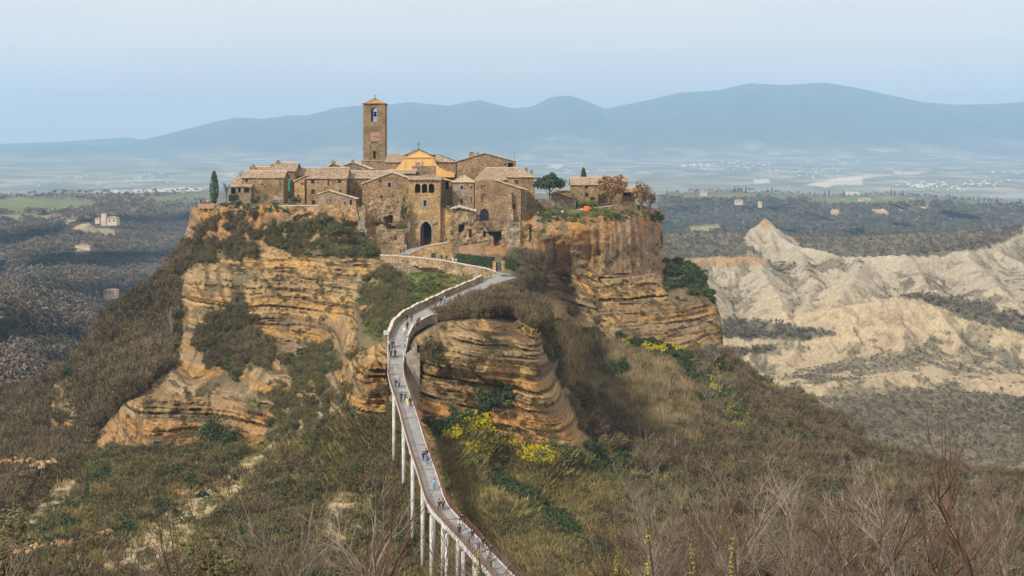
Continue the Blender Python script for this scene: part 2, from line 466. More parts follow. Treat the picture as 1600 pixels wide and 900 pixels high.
# hillside from the bottom of the view back under the belvedere where the camera stands
front = []; fc = []
for k in range(1, 31):
    t = k/30.0
    y = P[-1][:, 1]*(1-t) + (-12.0)*t
    x = P[-1][:, 0]*(1-t) + ((pxs-800)/F*150*0.9)*t
    zb = P[-1][:, 2]
    prof = np.interp(y, [-20, 2, 10, 25, 60, 110, 150], [-1.7, -1.9, -6, -15, -34, -52, -60])
    kk = sstep(0, 0.45, np.array([t]))[0]
    z = zb*(1-kk) + prof*kk
    z = np.minimum(z, -0.345*np.maximum(y, 0) - 1.7)
    q = np.stack([x, y, z + 1.0*fbm(x/8, y/8, 63)*min(1, y.mean()/30 if y.mean() > 0 else 0)], -1)
    front.append(q); fc.append(np.tile(np.array([[0.12,0.095,0.05]]), (len(pxs), 1)) * (1+0.3*fbm(x/3, y/3, 64)[:, None]))
PA = np.concatenate([np.array(back), P, np.array(front)], 0)
CA = np.concatenate([np.array(bc), C1, np.array(fc)], 0)
M_rock = ground_mat('rock_and_soil', 1.3, 0.8, 0.6, 0.5)
grid_mesh('rock_mesa_terrain', PA, CA, M_rock)
print('mesa', round(time.time()-t0, 1), PA.shape, P[..., 2].min())

# ------------------------------------------------------------------ terrain: pale clay badlands on the right
CP2 = [(1030,405,1050),(1085,403,1040),(1130,400,1040),(1185,398,1050),(1160,378,1250),(1197,345,1300),(1228,378,1280),(1300,392,1220),(1345,370,1260),(1370,372,1250),
 (1410,388,1180),(1440,385,1150),(1520,378,1130),(1600,362,1130),(1130,418,1020),(1130,440,975),(1250,440,1000),(1400,430,985),(1550,440,930),(1650,420,950),
 (1150,530,850),(1200,520,850),(1240,500,870),(1300,520,815),(1300,478,860),(1380,468,850),(1400,463,850),(1500,495,800),(1600,528,780),(1480,470,880),(1600,500,870),
 (1150,550,760),(1150,575,700),(1250,590,680),(1250,550,720),(1400,584,690),(1500,576,700),(1600,588,690),(1400,520,770),
 (1300,597,640),(1450,594,640),(1600,598,640),(1300,650,600),(1450,645,600),(1600,655,590),(1350,690,520),(1450,720,500),(1600,720,500),
 (1400,820,420),(1600,820,420),(1200,640,600),(1150,605,680),(1050,700,560),(1050,560,750),(1050,450,950),(1900,380,1100),(1900,480,900),(1900,600,650),(1900,820,420),(1100,820,440)]
Dc = rbf_fit(CP2, 10)
WOOD2 = [[(1030,395),(1060,380),(1110,368),(1155,372),(1178,385),(1190,397),(1180,398),(1090,402),(1030,408)],
 [(1264,384),(1300,365),(1338,364),(1345,384),(1338,392),(1300,392)],
 [(1400,392),(1440,386),(1520,376),(1600,348),(1600,362),(1540,388),(1470,398),(1420,402)],
 [(1395,462),(1450,458),(1520,470),(1620,500),(1620,528),(1560,514),(1500,497),(1440,470)],
 [(1128,500),(1180,500),(1240,510),(1300,515),(1308,525),(1260,532),(1130,530)],
 [(1120,545),(1180,543),(1215,546),(1190,556),(1140,556)],
 [(1360,530),(1385,540),(1410,560),(1435,582),(1390,584),(1375,560)],
 [(1455,520),(1485,525),(1515,520),(1530,545),(1565,540),(1600,565),(1600,590),(1470,586),(1440,560)],
 [(1395,425),(1415,420),(1425,450),(1405,455)],[(1440,425),(1465,430),(1485,455),(1450,455)],[(1510,445),(1600,480),(1600,495),(1530,470)],
 [(1260,415),(1300,405),(1345,408),(1340,420),(1290,425),(1250,432)]]

def w3(px, py, D): return np.array([(px-800)/F*D, D, (HZ-py)/F*D])
_c = np.array([w3(*q) for q in CP2]); _n = len(_c)
_x = _c[:, :2]; _r = np.sqrt(((_x[:, None]-_x[None])**2).sum(-1) + 30.0**2)
_A = np.zeros((_n+3, _n+3)); _A[:_n, :_n] = _r - np.eye(_n)*8; _A[:_n, _n] = 1; _A[:_n, _n+1:] = _x/500; _A[_n, :_n] = 1; _A[_n+1:, :_n] = _x.T/500
_s = np.linalg.solve(_A, np.concatenate([_c[:, 2], [0, 0, 0]]))
def base2(x, y):
    o = _s[_n] + _s[_n+1]*x/500 + _s[_n+2]*y/500
    for i in range(_n): o = o + _s[i]*np.sqrt((x-_x[i, 0])**2 + (y-_x[i, 1])**2 + 900.0)
    return o
RIDGES = [  # crest lines (column, row, metres), side slope, spur length factor
 ([(1135,398,1220),(1160,380,1250),(1182,358,1290),(1197,342,1300),(1212,362,1290),(1238,384,1250),(1280,392,1200),(1315,401,1140),(1345,402,1090)], .8, .8),
 ([(1300,398,1330),(1325,380,1340),(1345,367,1345),(1375,374,1310),(1400,388,1260),(1440,398,1210)], .7, .7),
 ([(1300,404,1085),(1360,402,1060),(1420,398,1050),(1470,392,1060),(1520,384,1080),(1560,368,1110),(1600,355,1140),(1720,345,1180)], .62, 1.5),
 ([(1480,390,1300),(1560,362,1330),(1640,340,1350)], .6, .8),
 ([(1345,402,1065),(1340,425,980),(1322,452,915),(1300,478,865)], .7, .8),
 ([(1420,398,1050),(1438,430,975),(1462,455,910)], .7, .8),
 ([(1500,388,1070),(1540,432,975),(1580,470,900)], .7, .8),
 ([(1240,384,1250),(1262,420,1060),(1275,445,985),(1262,480,900)], .7, .8),
 ([(1300,484,858),(1345,474,852),(1380,466,850),(1420,462,850),(1480,473,850),(1540,495,830),(1600,521,800),(1720,562,770)], .72, 1.6),
 ([(1120,536,840),(1160,527,845),(1210,524,850),(1262,524,850),(1300,508,852),(1330,486,855)], .55, .9),
 ([(1240,604,660),(1290,598,645),(1350,593,645),(1420,590,650),(1500,592,650),(1600,598,640),(1720,604,640)], .42, .35),
 ([(1080,412,1045),(1105,450,960),(1125,495,890),(1135,530,845)], .7, .9),
 ([(1186,408,1050),(1200,440,975),(1225,480,905),(1240,512,860)], .7, .9),
 ([(1135,566,745),(1200,588,690),(1262,612,640),(1320,655,570),(1360,690,530),(1392,714,505)], .5, .5),
 ([(1070,403,1052),(1110,401,1050),(1150,399,1050),(1190,401,1052)], 1.3, .2),
]
_rs = random.Random(21); SEG = []
for pts_, sl_, sp_ in RIDGES:
    W_ = [w3(*q) for q in pts_]
    for p, q in zip(W_[:-1], W_[1:]):
        SEG.append((p, q, sl_))
        L_ = np.linalg.norm((q-p)[:2]); n_ = max(1, int(L_/26))
        for i in range(n_):
            c0_ = p + (q-p)*((i+_rs.random())/n_); d_ = (q-p)[:2]/max(L_, 1); 
            for sd_ in (-1, 1):
                nn_ = np.array([d_[1], -d_[0]])*sd_
                dirn = nn_ + d_*_rs.uniform(-.55, .55) + np.array([.25, 0])*(c0_[0] > 250); dirn /= np.linalg.norm(dirn)
                ln = _rs.uniform(24, 60)*sp_
                if ln < 8: continue
                e_ = np.array([c0_[0]+dirn[0]*ln, c0_[1]+dirn[1]*ln, c0_[2]-ln*_rs.uniform(.34, .5)*min(1, sl_/.6)])
                SEG.append((c0_ - np.array([0, 0, .6]), e_, .85))
                for j in range(2):
                    t_ = _rs.uniform(.2, .8); f_ = c0_*(1-t_)+e_*t_; dd_ = np.array([dirn[1], -dirn[0]])*(1 if j else -1) + dirn*.7; dd_ /= np.linalg.norm(dd_); l2 = ln*_rs.uniform(.2, .4)
                    SEG.append((f_ - np.array([0, 0, .5]), np.array([f_[0]+dd_[0]*l2, f_[1]+dd_[1]*l2, f_[2]-l2*.55]), 1.0))
pxs2 = np.concatenate([np.arange(900, 1020, 8.0), np.arange(1020, 1625, 2.0), np.arange(1633, 1780, 9.0)])
y2 = np.concatenate([np.arange(430, 560, 3.0), np.arange(560, 900, 1.5), np.arange(900, 1120, 1.9), np.arange(1120, 1400, 3.0)])
PX2, Y2 = np.meshgrid(pxs2, y2); X2 = (PX2-800)/F*Y2
fade = sstep(1740, 1640, PX2)*sstep(1010, 1040, PX2)
Bz = base2(X2, Y2)
low2 = Bz.copy()
Zt = Bz - 13*sstep(655, 720, Y2) - 5*sstep(600, 660, Y2) + 1.5*fbm(X2/25, Y2/25, 180, 4)
Z0 = Zt.copy()
wx = X2 + 5*fbm(X2/22, Y2/22, 181, 3) + 1.3*fbm(X2/5, Y2/5, 182, 2); wy = Y2 + 5*fbm(X2/22+7, Y2/22+3, 183, 3) + 1.3*fbm(X2/5+4, Y2/5, 184, 2)
for p, q, sl_ in SEG:
    L2_ = ((q-p)[:2]**2).sum(); reach = 75.0
    j0, j1 = np.searchsorted(y2, [min(p[1], q[1])-reach, max(p[1], q[1])+reach])
    if j1 <= j0: continue
    ax, ay = wx[j0:j1], wy[j0:j1]
    t_ = np.clip(((ax-p[0])*(q-p)[0] + (ay-p[1])*(q-p)[1])/max(L2_, 1e-3), 0, 1)
    d_ = np.hypot(ax-(p[0]+t_*(q-p)[0]), ay-(p[1]+t_*(q-p)[1]))
    h_ = p[2] + t_*(q-p)[2] - sl_*d_*(1+.004*d_)
    Zt[j0:j1] = np.maximum(Zt[j0:j1], h_)
_rise = sstep(1, 9, Zt-Z0)
Zt = Zt + (0.4+1.5*_rise)*ridged((wx+.5*wy)/8, wy/17, 185, 4, .6) + .5*fbm(X2/2.5, Y2/2.5, 186, 3)
Zt = np.where(Y2 > 1340, Zt - (Y2-1340)*1.1, Zt)
Zt = np.maximum(Zt, -141)
P2 = np.stack([X2, Y2, Zt], -1)
PY2 = HZ - Zt/Y2*F
gy_, gx_ = np.gradient(Zt); sy_ = gy_/np.gradient(y2)[:, None]; sx_ = gx_/np.maximum(np.gradient(X2, axis=1), .3)
steep = np.hypot(sx_, sy_)
rise = Zt - Z0
wd2 = np.maximum(soft(PX2, PY2, WOOD2[:6], 75, 7)*(Y2 > 700), .9*(Y2 > 1110)*sstep(9, 4, Zt-Z0))
a = fbm(X2/9, Y2/9, 78, 5, 0.6); b = fbm(X2/30, Y2/30, 187, 4)
dxr = sstep(-.1, .5, sx_)          # slopes that face left; the other side takes more of the scrub colour
wdp = soft(PX2, PY2, WOOD2[6:], 76, 12)*sstep(-.15, .1, fbm((wx+.5*wy)/7, wy/14, 188, 3))*(Y2 > 640)
hollow2 = sstep(5.5, .5, rise)*sstep(-.25, .25, a+.6*b)
gu2 = np.clip(hollow2 + .9*sstep(.02, .22, b + .6*a + .25*(1-dxr) - .18)*sstep(19, 6, rise), 0, 1)*sstep(470, 640, Y2)
floor2 = sstep(655, 605, Y2 + 26*b)*sstep(.65, .25, steep + .3*a)
lo2 = np.clip(floor2*sstep(-.75, -.3, a), 0, 1)
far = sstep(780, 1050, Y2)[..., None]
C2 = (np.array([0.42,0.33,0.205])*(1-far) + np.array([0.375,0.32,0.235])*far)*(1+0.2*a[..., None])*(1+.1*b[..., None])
orc = (((Y2 > 1034) & (Y2 < 1056) & (PX2 > 1064) & (PX2 < 1194) & (Zt > -86)) | ((Y2 > 1275) & (Y2 < 1310) & (PX2 > 1178) & (PX2 < 1216) & (Zt > -66)))[..., None]*1.0
C2 = C2*(1-orc) + np.array([0.36,0.235,0.125])*orc
vegc = np.array([0.14,0.125,0.08])*(1+.35*a[..., None])
C2 = C2*(1 - .34*sstep(.15, -.35, ridged((wx+.5*wy)/8, wy/17, 185, 4, .6))[..., None])  # clay darkened along the gullies: deposits plus their shade painted into the colour
gu2 = np.maximum(gu2, wdp)
for mk in (gu2*.85, lo2*.9, wd2): C2 = C2*(1-mk[..., None]) + vegc*mk[..., None]
M_clay = ground_mat('pale_clay', 0.45, 1.0, 1.6, 0.3)
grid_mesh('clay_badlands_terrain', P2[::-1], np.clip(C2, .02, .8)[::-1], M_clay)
def pick2(mask, n, seed):
    r = np.random.default_rng(seed); k = (mask > r.random(mask.shape)*.9+.1) & (PX2 > 1020) & (PX2 < 1625)
    idx = np.flatnonzero(k.ravel()); idx = r.choice(idx, min(n, len(idx)), replace=False)
    p = P2.reshape(-1, 3)[idx].copy(); p[:, :2] += r.normal(size=(len(p), 2))*.8; return p
print('badlands', len(SEG), P2.shape, Zt.min(), round(time.time()-t0, 1))

# ------------------------------------------------------------------ terrain: wooded valley sides and plateaus in the middle distance
CP3 = [(-300,306,2400),(0,305,2400),(130,303,2500),(300,300,3000),(0,330,1900),(130,332,1900),(300,330,2400),(0,346,1700),(130,346,1700),(190,350,1800),
 (300,380,1900),(0,400,1350),(150,400,1450),(250,400,1600),(0,448,1150),(150,460,1150),(230,480,1200),(0,458,820),(60,485,790),(120,525,760),(160,548,740),
 (180,510,1050),(0,520,700),(100,580,650),(0,600,560),(60,605,560),(-300,460,800),(-300,600,560),(0,740,450),(200,640,620),(330,560,1000),(-300,740,450),
 (600,300,3000),(600,400,1900),(900,300,3000),(900,400,2000),(400,640,700),(900,640,900),
 (1030,305,2900),(1130,301,3000),(1300,307,3000),(1500,312,3000),(1600,319,3000),(1030,350,2400),(1030,400,2000),(1300,350,2350),(1300,400,1750),(1600,350,2500),(1600,400,1800),
 (1150,360,2300),(1450,360,2300),(1300,640,1200),(1600,640,1200),(2100,320,3000),(2100,420,1800),(2100,700,1100)]
Dm = rbf_fit(CP3, 14)
TOP3 = np.array([(-400,304),(0,304),(60,305),(100,301),(200,302),(290,299),(330,298),(600,300),(1030,304),(1080,300),(1130,298),(1180,299),(1230,303),(1300,306),(1400,304),(1450,308),(1500,311),(1600,318),(2100,322)], float)
FIELDS = [[(-50,312),(60,311),(140,312),(150,320),(120,330),(0,332),(-50,330)],[(0,336),(95,335),(96,341),(0,344)],[(220,312),(290,304),(335,305),(335,312),(250,318)],
          [(130,470),(180,466),(185,474),(130,480)],[(1075,355),(1130,352),(1120,366),(1080,368)],[(1290,310),(1420,308),(1430,318),(1290,320)],[(1500,360),(1560,358),(1550,372),(1500,374)],[(1040,305),(1180,303),(1180,309),(1040,310)]]
CLIFF3 = [[(100,342),(140,344),(150,360),(115,365)],[(0,380),(20,380),(25,390),(0,392)],[(120,352),(185,360),(180,372),(125,368)],[(115,386),(140,382),(140,398),(118,400)],[(1295,325),(1310,325),(1315,335),(1300,338)],[(1360,326),(1385,326),(1395,338),(1370,335)],[(1400,325),(1450,320),(1440,330),(1405,332)]]
def field3(px, py):
    D = Dm(px, py)
    X = (px-800)/F*D
    n = fbm(X/160, py/22, 91, 4); g = ridged(X/110, py/60, 92, 3)
    cl = soft(px, py, CLIFF3, 93, 6)
    k = sstep(302, 330, py)
    D = D*(1 - 0.06*n*k - 0.075*g*k)
    fl = soft(px, py, FIELDS, 94, 4)
    a = fbm(px/10, py/6, 95, 5, 0.6)[..., None]; b = sstep(-0.2, 0.5, fbm(px/40, py/18, 96, 4))[..., None]
    C = (np.array([0.14,0.11,0.075])*(1-b) + np.array([0.12,0.12,0.06])*b)*(1+0.4*a)
    hill = soft(px, py, [[(-20,455),(60,480),(120,522),(165,548),(120,600),(-20,600)]], 97, 8)[..., None]
    C = C*(1-hill) + np.array([0.13,0.125,0.07])*(1+0.4*a)*hill
    yl = (py > 335)[..., None]*1.0
    C = C*(1-fl[..., None]) + (np.array([0.13,0.15,0.06])*(1-yl) + np.array([0.22,0.19,0.09])*yl)*(1+0.2*a)*fl[..., None]
    C = C*(1-cl[..., None]) + np.array([0.40,0.31,0.19])*(1+0.35*a)*cl[..., None]
    return D, np.clip(C, 0.01, 0.8), fl, cl
pxs3 = np.concatenate([np.arange(-400, -20, 12.0), np.arange(-20, 420, 2.2), np.arange(420, 1000, 12.0), np.arange(1000, 1625, 2.2), np.arange(1637, 2100, 12.0)])
NR3 = 170
PX3 = np.repeat(pxs3[None], NR3, 0)
tp3 = np.interp(pxs3, TOP3[:, 0], TOP3[:, 1]) + 0.8*fbm(pxs3/15, pxs3*0, 98, 3)
PY3 = tp3[None] + (740 - tp3[None])*(np.linspace(0, 1, NR3)[:, None]**1.25)
D3, C3, fl3, cl3 = field3(PX3, PY3)
P3 = np.stack([(PX3-800)/F*D3, D3, (HZ-PY3)/F*D3], -1)
bk = []
for t in (900, 500, 250, 100, 30):
    q = P3[0].copy(); q[:, 1] += t; q[:, 2] = np.maximum(q[:, 2]-t*0.25, -140); bk.append(q)
P3a = np.concatenate([np.array(bk), P3], 0); C3a = np.concatenate([np.repeat(C3[:1], 5, 0), C3], 0)
P3a[..., 2] = np.maximum(P3a[..., 2], -142)
M_hill = ground_mat('wooded_ground', 0.05, 0.5, 4.0, 0.4)
grid_mesh('valley_hills_terrain', P3a, C3a, M_hill)
print('hills zmin', P3a[..., 2].min())

# ------------------------------------------------------------------ far plain and mountains
SKY = np.array([(-600,238),(0,235),(60,228),(110,225),(180,228),(240,215),(300,200),(340,190),(370,184),(410,186),(450,181),(480,181),(500,176),(520,170),(560,165),(600,165),(640,160),(700,166),(750,157),(800,170),(830,168),
 (860,153),(890,150),(915,158),(945,171),(1000,160),(1060,146),(1120,142),(1170,131),(1220,134),(1290,130),(1340,138),(1400,152),(1440,160),(1490,164),(1560,163),(1600,160),(2200,170)], float)
ys = np.concatenate([np.linspace(3000, 9000, 60), np.linspace(9100, 13000, 60), np.linspace(13100, 19500, 50)])
pxf = np.concatenate([np.arange(-600, -20, 25.0), np.arange(-20, 1625, 5.0), np.arange(1650, 2200, 25.0)])
PXF, YF = np.meshgrid(pxf, ys)
XF = (PXF-800)/F*YF
zs = np.interp(PXF, SKY[:, 0], SKY[:, 1])
zridge = (HZ-zs)/F*15500
zp = np.interp(YF, [3000, 3800, 5000, 7000, 9500, 12000], [-139, -137, -128, -92, -25, 45]) + 9*fbm(XF/900, YF/900, 101, 4)*sstep(3000, 5000, YF)
up = sstep(10500, 15500, YF)**1.15
wob = 1 + 0.34*ridged(XF/1300, YF/2600, 102, 5)*(1-sstep(12600, 14600, YF))
ZF = zp*(1-up) + zridge*up*wob
ZF = np.where(YF > 15500, zridge - (YF-15500)*0.22, ZF)
second = (HZ - np.interp(PXF, [-600,0,100,200,260,2200], [232,226,222,216,226,300]))/F*18500
ZF = np.maximum(ZF, np.where((YF > 17800) & (YF < 19000), second, -140))
ZF = ZF + 6*fbm(XF/260, YF/260, 103, 4)*sstep(10000, 13000, YF)
a = fbm(XF/420, YF/700, 104, 5, 0.6); b = fbm(XF/150, YF/300, 105, 4, 0.6)
cell = _h(np.floor(XF/170+a*1.2).astype(np.int64), np.floor(YF/260+b).astype(np.int64), np.zeros(XF.shape, np.int64), 5)
CF = np.array([0.11,0.11,0.08])*(1-sstep(0.4, 0.9, cell)[..., None]) + np.array([0.2,0.19,0.15])*sstep(0.4, 0.9, cell)[..., None]
CF = CF*1.5*(1+0.35*b[..., None])  # plain's colour lightened in place of thicker low-lying haze
mtn = sstep(10800, 12500, YF + 900*a)[..., None]
CF = CF*(1-mtn) + np.array([0.06,0.07,0.045])*(1+0.3*b[..., None])*mtn
PYF = HZ - ZF/YF*F
pale = soft(PXF, PYF, [[(1176,280),(1200,279),(1206,284),(1190,287),(1176,285)],[(1258,288),(1310,277),(1360,273),(1400,272),(1350,279),(1345,290),(1310,287),(1290,292)],[(1395,266),(1450,268),(1430,272),(1400,272)],
   [(1320,302),(1345,300),(1340,306),(1322,306)],[(853,262),(868,257),(880,258),(874,264)],[(1145,300),(1180,298),(1190,303),(1150,304)],[(160,298),(330,292),(300,300),(180,303)]], 106, 3)[..., None]
CF = CF*(1-pale) + np.array([0.5,0.45,0.37])*pale
PF = np.stack([XF, YF, ZF], -1)[::-1]
M_far = ground_mat('far_country', 0.004, 0.3, 30.0, 0.3)
grid_mesh('plain_and_mountains', PF, np.clip(CF, 0.02, 0.8)[::-1], M_far)
print('far zmin', ZF.min(), ZF.max())
# ------------------------------------------------------------------ plants: shapes
def leaf_mesh(name, cen, nrm, size, mat, elong=1.0, extra=None, tri=False):
    """many small leaf faces"""
    n = len(cen)
    r = RNG.normal(size=(n, 3)); nrm = nrm / np.maximum(np.linalg.norm(nrm, axis=1, keepdims=True), 1e-6)
    a = np.cross(nrm, r); a /= np.maximum(np.linalg.norm(a, axis=1, keepdims=True), 1e-6)
    b = np.cross(nrm, a)
    s = np.asarray(size).reshape(-1, 1)*np.ones((n, 1))
    if tri:
        V = np.stack([cen - a*s*0.5, cen + a*s*0.5, cen + b*s*elong], 1); k = 3
    else:
        V = np.stack([cen - a*s*0.5, cen - b*s*elong*0.5, cen + a*s*0.5, cen + b*s*elong*0.5], 1); k = 4
    me = bpy.data.meshes.new(name)
    vs = V.reshape(-1, 3); fs = np.arange(n*k).reshape(n, k)
    if extra:
        ev, ef = extra
        me.from_pydata(vs.tolist() + [tuple(q) for q in ev], [], fs.tolist() + [tuple(i + n*k for i in f) for f in ef])
    else:
        me.from_pydata(vs.tolist(), [], fs.tolist())
    me.materials.append(mat); me.update()
    return me

def blade_mesh(name, base, tip, wid, mat):
    n = len(base)
    d = tip - base; r = RNG.normal(size=(n, 3)); a = np.cross(d, r); a /= np.maximum(np.linalg.norm(a, axis=1, keepdims=True), 1e-6)
    w_ = np.asarray(wid).reshape(-1, 1)*np.ones((n, 1))
    V = np.stack([base - a*w_, base + a*w_, tip], 1).reshape(-1, 3)
    me = bpy.data.meshes.new(name); me.from_pydata(V.tolist(), [], np.arange(n*3).reshape(n, 3).tolist())
    me.materials.append(mat); me.update(); return me

def clumps(n, k, rx, rz, zc, spread=0.33, hollow=0.5):
    """leaf centres gathered in k clumps on an uneven crown"""
    u = RNG.normal(size=(k, 3)); u /= np.linalg.norm(u, axis=1, keepdims=True); u[:, 2] = np.abs(u[:, 2])*1.1 - 0.25
    rad = hollow + (1-hollow)*RNG.random((k, 1))
    c = u*rad*np.array([rx, rx, rz]); c[:, 2] += zc
    i = RNG.integers(0, k, n)
    o = RNG.normal(size=(n, 3)); o /= np.linalg.norm(o, axis=1, keepdims=True)
    o *= (RNG.random((n, 1))**0.5)*spread*np.array([rx, rx, rz*0.8])*(0.6+0.8*RNG.random((k, 1))[i])
    p = c[i] + o
    p[:, 2] = np.maximum(p[:, 2], 0.02)
    return p, o + RNG.normal(size=(n, 3))*0.25*rx*spread + np.array([0, 0, 0.12*rz])

def twig_shrub(name, mat, h=2.2, n=170, spread=1.0, wid=0.045):
    th = RNG.random(n)*2*np.pi; ph = RNG.random(n)**0.7*spread
    l0 = RNG.random(n)*0.65
    dirv = np.stack([np.sin(ph)*np.cos(th), np.sin(ph)*np.sin(th), np.cos(ph)], 1)
    base = dirv*(l0*h)[:, None]; 
    jit = RNG.normal(size=(n, 3))*0.28
    tip = base + (dirv+jit)*(h*(0.25+0.35*RNG.random(n)))[:, None]
    m = int(n*0.18); base = base[:m]; tip = tip[:m]; k = n-m
    c, o = clumps(k, 14, h*0.5, h*0.5, h*0.5, 0.36, 0.55)
    dr = RNG.normal(size=(k, 3)) + np.array([0, 0, 0.7]) + o/np.maximum(np.linalg.norm(o, axis=1, keepdims=True), 1e-3)*0.8
    dr /= np.linalg.norm(dr, axis=1, keepdims=True)
    base = np.concatenate([base, c]); tip = np.concatenate([tip, c + dr*(h*(0.14+0.16*RNG.random((k, 1))))])
    return blade_mesh(name, base, tip, wid*(0.7+RNG.random(n)), mat)

M_twig = foliage_mat('bare_twigs', (0.055,0.040,0.021), (0.21,0.162,0.088))
M_twig2 = foliage_mat('bare_twigs_olive', (0.055,0.052,0.02), (0.19,0.16,0.065))
M_leaf_d = foliage_mat('dark_leaves', (0.018,0.032,0.012), (0.055,0.085,0.028))
M_leaf_g = foliage_mat('green_leaves', (0.05,0.075,0.018), (0.13,0.155,0.04))
M_leaf_o = foliage_mat('olive_leaves', (0.08,0.075,0.03), (0.21,0.185,0.075))
M_broom = foliage_mat('yellow_flowers', (0.34,0.29,0.012), (0.62,0.52,0.02))
M_reed = foliage_mat('dry_reeds', (0.16,0.12,0.06), (0.44,0.34,0.18))
M_straw = foliage_mat('dry_grass', (0.15,0.115,0.045), (0.30,0.235,0.09))
M_grass = foliage_mat('green_grass', (0.07,0.10,0.02), (0.17,0.20,0.05))
M_forest = foliage_mat('bare_wood', (0.06,0.045,0.034), (0.24,0.185,0.13), big=.013)
M_forest_g = foliage_mat('evergreen_wood', (0.035,0.05,0.028), (0.11,0.13,0.06), big=.013)
M_autumn = foliage_mat('russet_leaves', (0.22,0.125,0.045), (0.38,0.25,0.115))
M_trunk = flat_mat('grey_bark', (0.16,0.13,0.10), 0.95, 0.4, 2.0)

def P_leafy(nm, mat, n=240, k=16, rx=1.2, rz=1.0, size=0.22, zc=0.8):
    c, nr = clumps(n, k, rx, rz, zc); return leaf_mesh(nm, c, nr, size*(0.6+0.8*RNG.random(n)), mat, 1.3)
def tuft(nm, mat, h, n, r, wid):
    wid = wid*1.7 if h < 1 else wid
    b = np.stack([RNG.normal(size=n)*r, RNG.normal(size=n)*r, np.zeros(n)], 1)
    t = b*1.5 + np.stack([RNG.normal(size=n)*h*0.16, RNG.normal(size=n)*h*0.16, h*(0.6+0.5*RNG.random(n))], 1)
    return blade_mesh(nm, b, t, wid*(0.6+0.8*RNG.random(n)), mat)

def proto_collection(name, meshes):
    c = bpy.data.collections.new(name)
    for i, me in enumerate(meshes):
        c.objects.link(bpy.data.objects.new(f'{name}_{chr(97+i)}', me))
    return c
PR = {
 'twig': proto_collection('twig_shrub', [twig_shrub('t', M_twig, 2.2, 230), twig_shrub('t', M_twig, 2.6, 260, 0.8), twig_shrub('t', M_twig2, 1.9, 230, 1.2), twig_shrub('t', M_twig, 3.2, 300, 0.6)]),
 'twigo': proto_collection('olive_shrub', [twig_shrub('t', M_twig2, 2.0, 190, 1.1), P_leafy('l', M_leaf_o, 200, 14, 1.0, 0.9, 0.2), twig_shrub('t', M_twig2, 2.4, 190, .9)]),
 'leafd': proto_collection('dark_bush', [P_leafy('l', M_leaf_d), P_leafy('l', M_leaf_d, 260, 20, 1.3, 1.3, 0.2, 1.0), P_leafy('l', M_leaf_g, 220, 14, 1.0, 0.8)]),
 'leafg': proto_collection('green_bush', [P_leafy('l', M_leaf_g), P_leafy('l', M_leaf_g, 200, 12, 1.0, 0.7, 0.2, 0.6), P_leafy('l', M_leaf_d, 200, 14, 1.1, 0.9)]),
 'broom': proto_collection('broom_bush', [P_leafy('l', M_broom, 150, 12, 0.8, 0.6, 0.16, 0.55), P_leafy('l', M_leaf_g, 120, 10, 0.8, 0.5, 0.18, 0.4), P_leafy('l', M_broom, 150, 12, 0.9, 0.6, 0.16, 0.6), P_leafy('l', M_broom, 110, 9, 0.7, 0.5, 0.15, 0.6)]),
 'reed': proto_collection('reed_tuft', [tuft('r', M_reed, 2.6, 50, 0.6, 0.07), tuft('r', M_reed, 3.0, 50, 0.7, 0.07), twig_shrub('t', M_twig2, 2.0, 120, 0.8)]),
 'straw': proto_collection('dry_tuft', [tuft('r', M_straw, 0.8, 34, 0.4, 0.035), tuft('r', M_straw, 0.6, 30, 0.5, 0.04), tuft('r', M_grass, 0.5, 30, 0.45, 0.04)]),
 'grass': proto_collection('grass_tuft', [tuft('r', M_grass, 0.6, 36, 0.45, 0.04), tuft('r', M_grass, 0.4, 30, 0.5, 0.04), tuft('r', M_straw, 0.5, 30, 0.45, 0.04)]),
 'wood': proto_collection('wood_crown', [P_leafy('w', M_forest, 110, 18, 4.2, 3.4, 1.0, 3.6), P_leafy('w', M_forest, 110, 18, 3.6, 4.2, 0.9, 4.0), P_leafy('w', M_forest, 100, 14, 3.0, 2.6, 0.9, 3.0), P_leafy('w', M_forest, 110, 18, 4.2, 3.4, 1.0, 3.6), P_leafy('w', M_forest, 110, 18, 3.6, 4.2, 0.9, 4.0), P_leafy('w', M_forest_g, 110, 16, 3.2, 3.0, 1.0, 3.2)]),
 'woodg': proto_collection('evergreen_crown', [P_leafy('w', M_forest_g, 110, 16, 3.2, 3.0, 1.0, 3.2), P_leafy('w', M_forest, 110, 16, 3.2, 3.0, 1.0, 3.2)]),
}

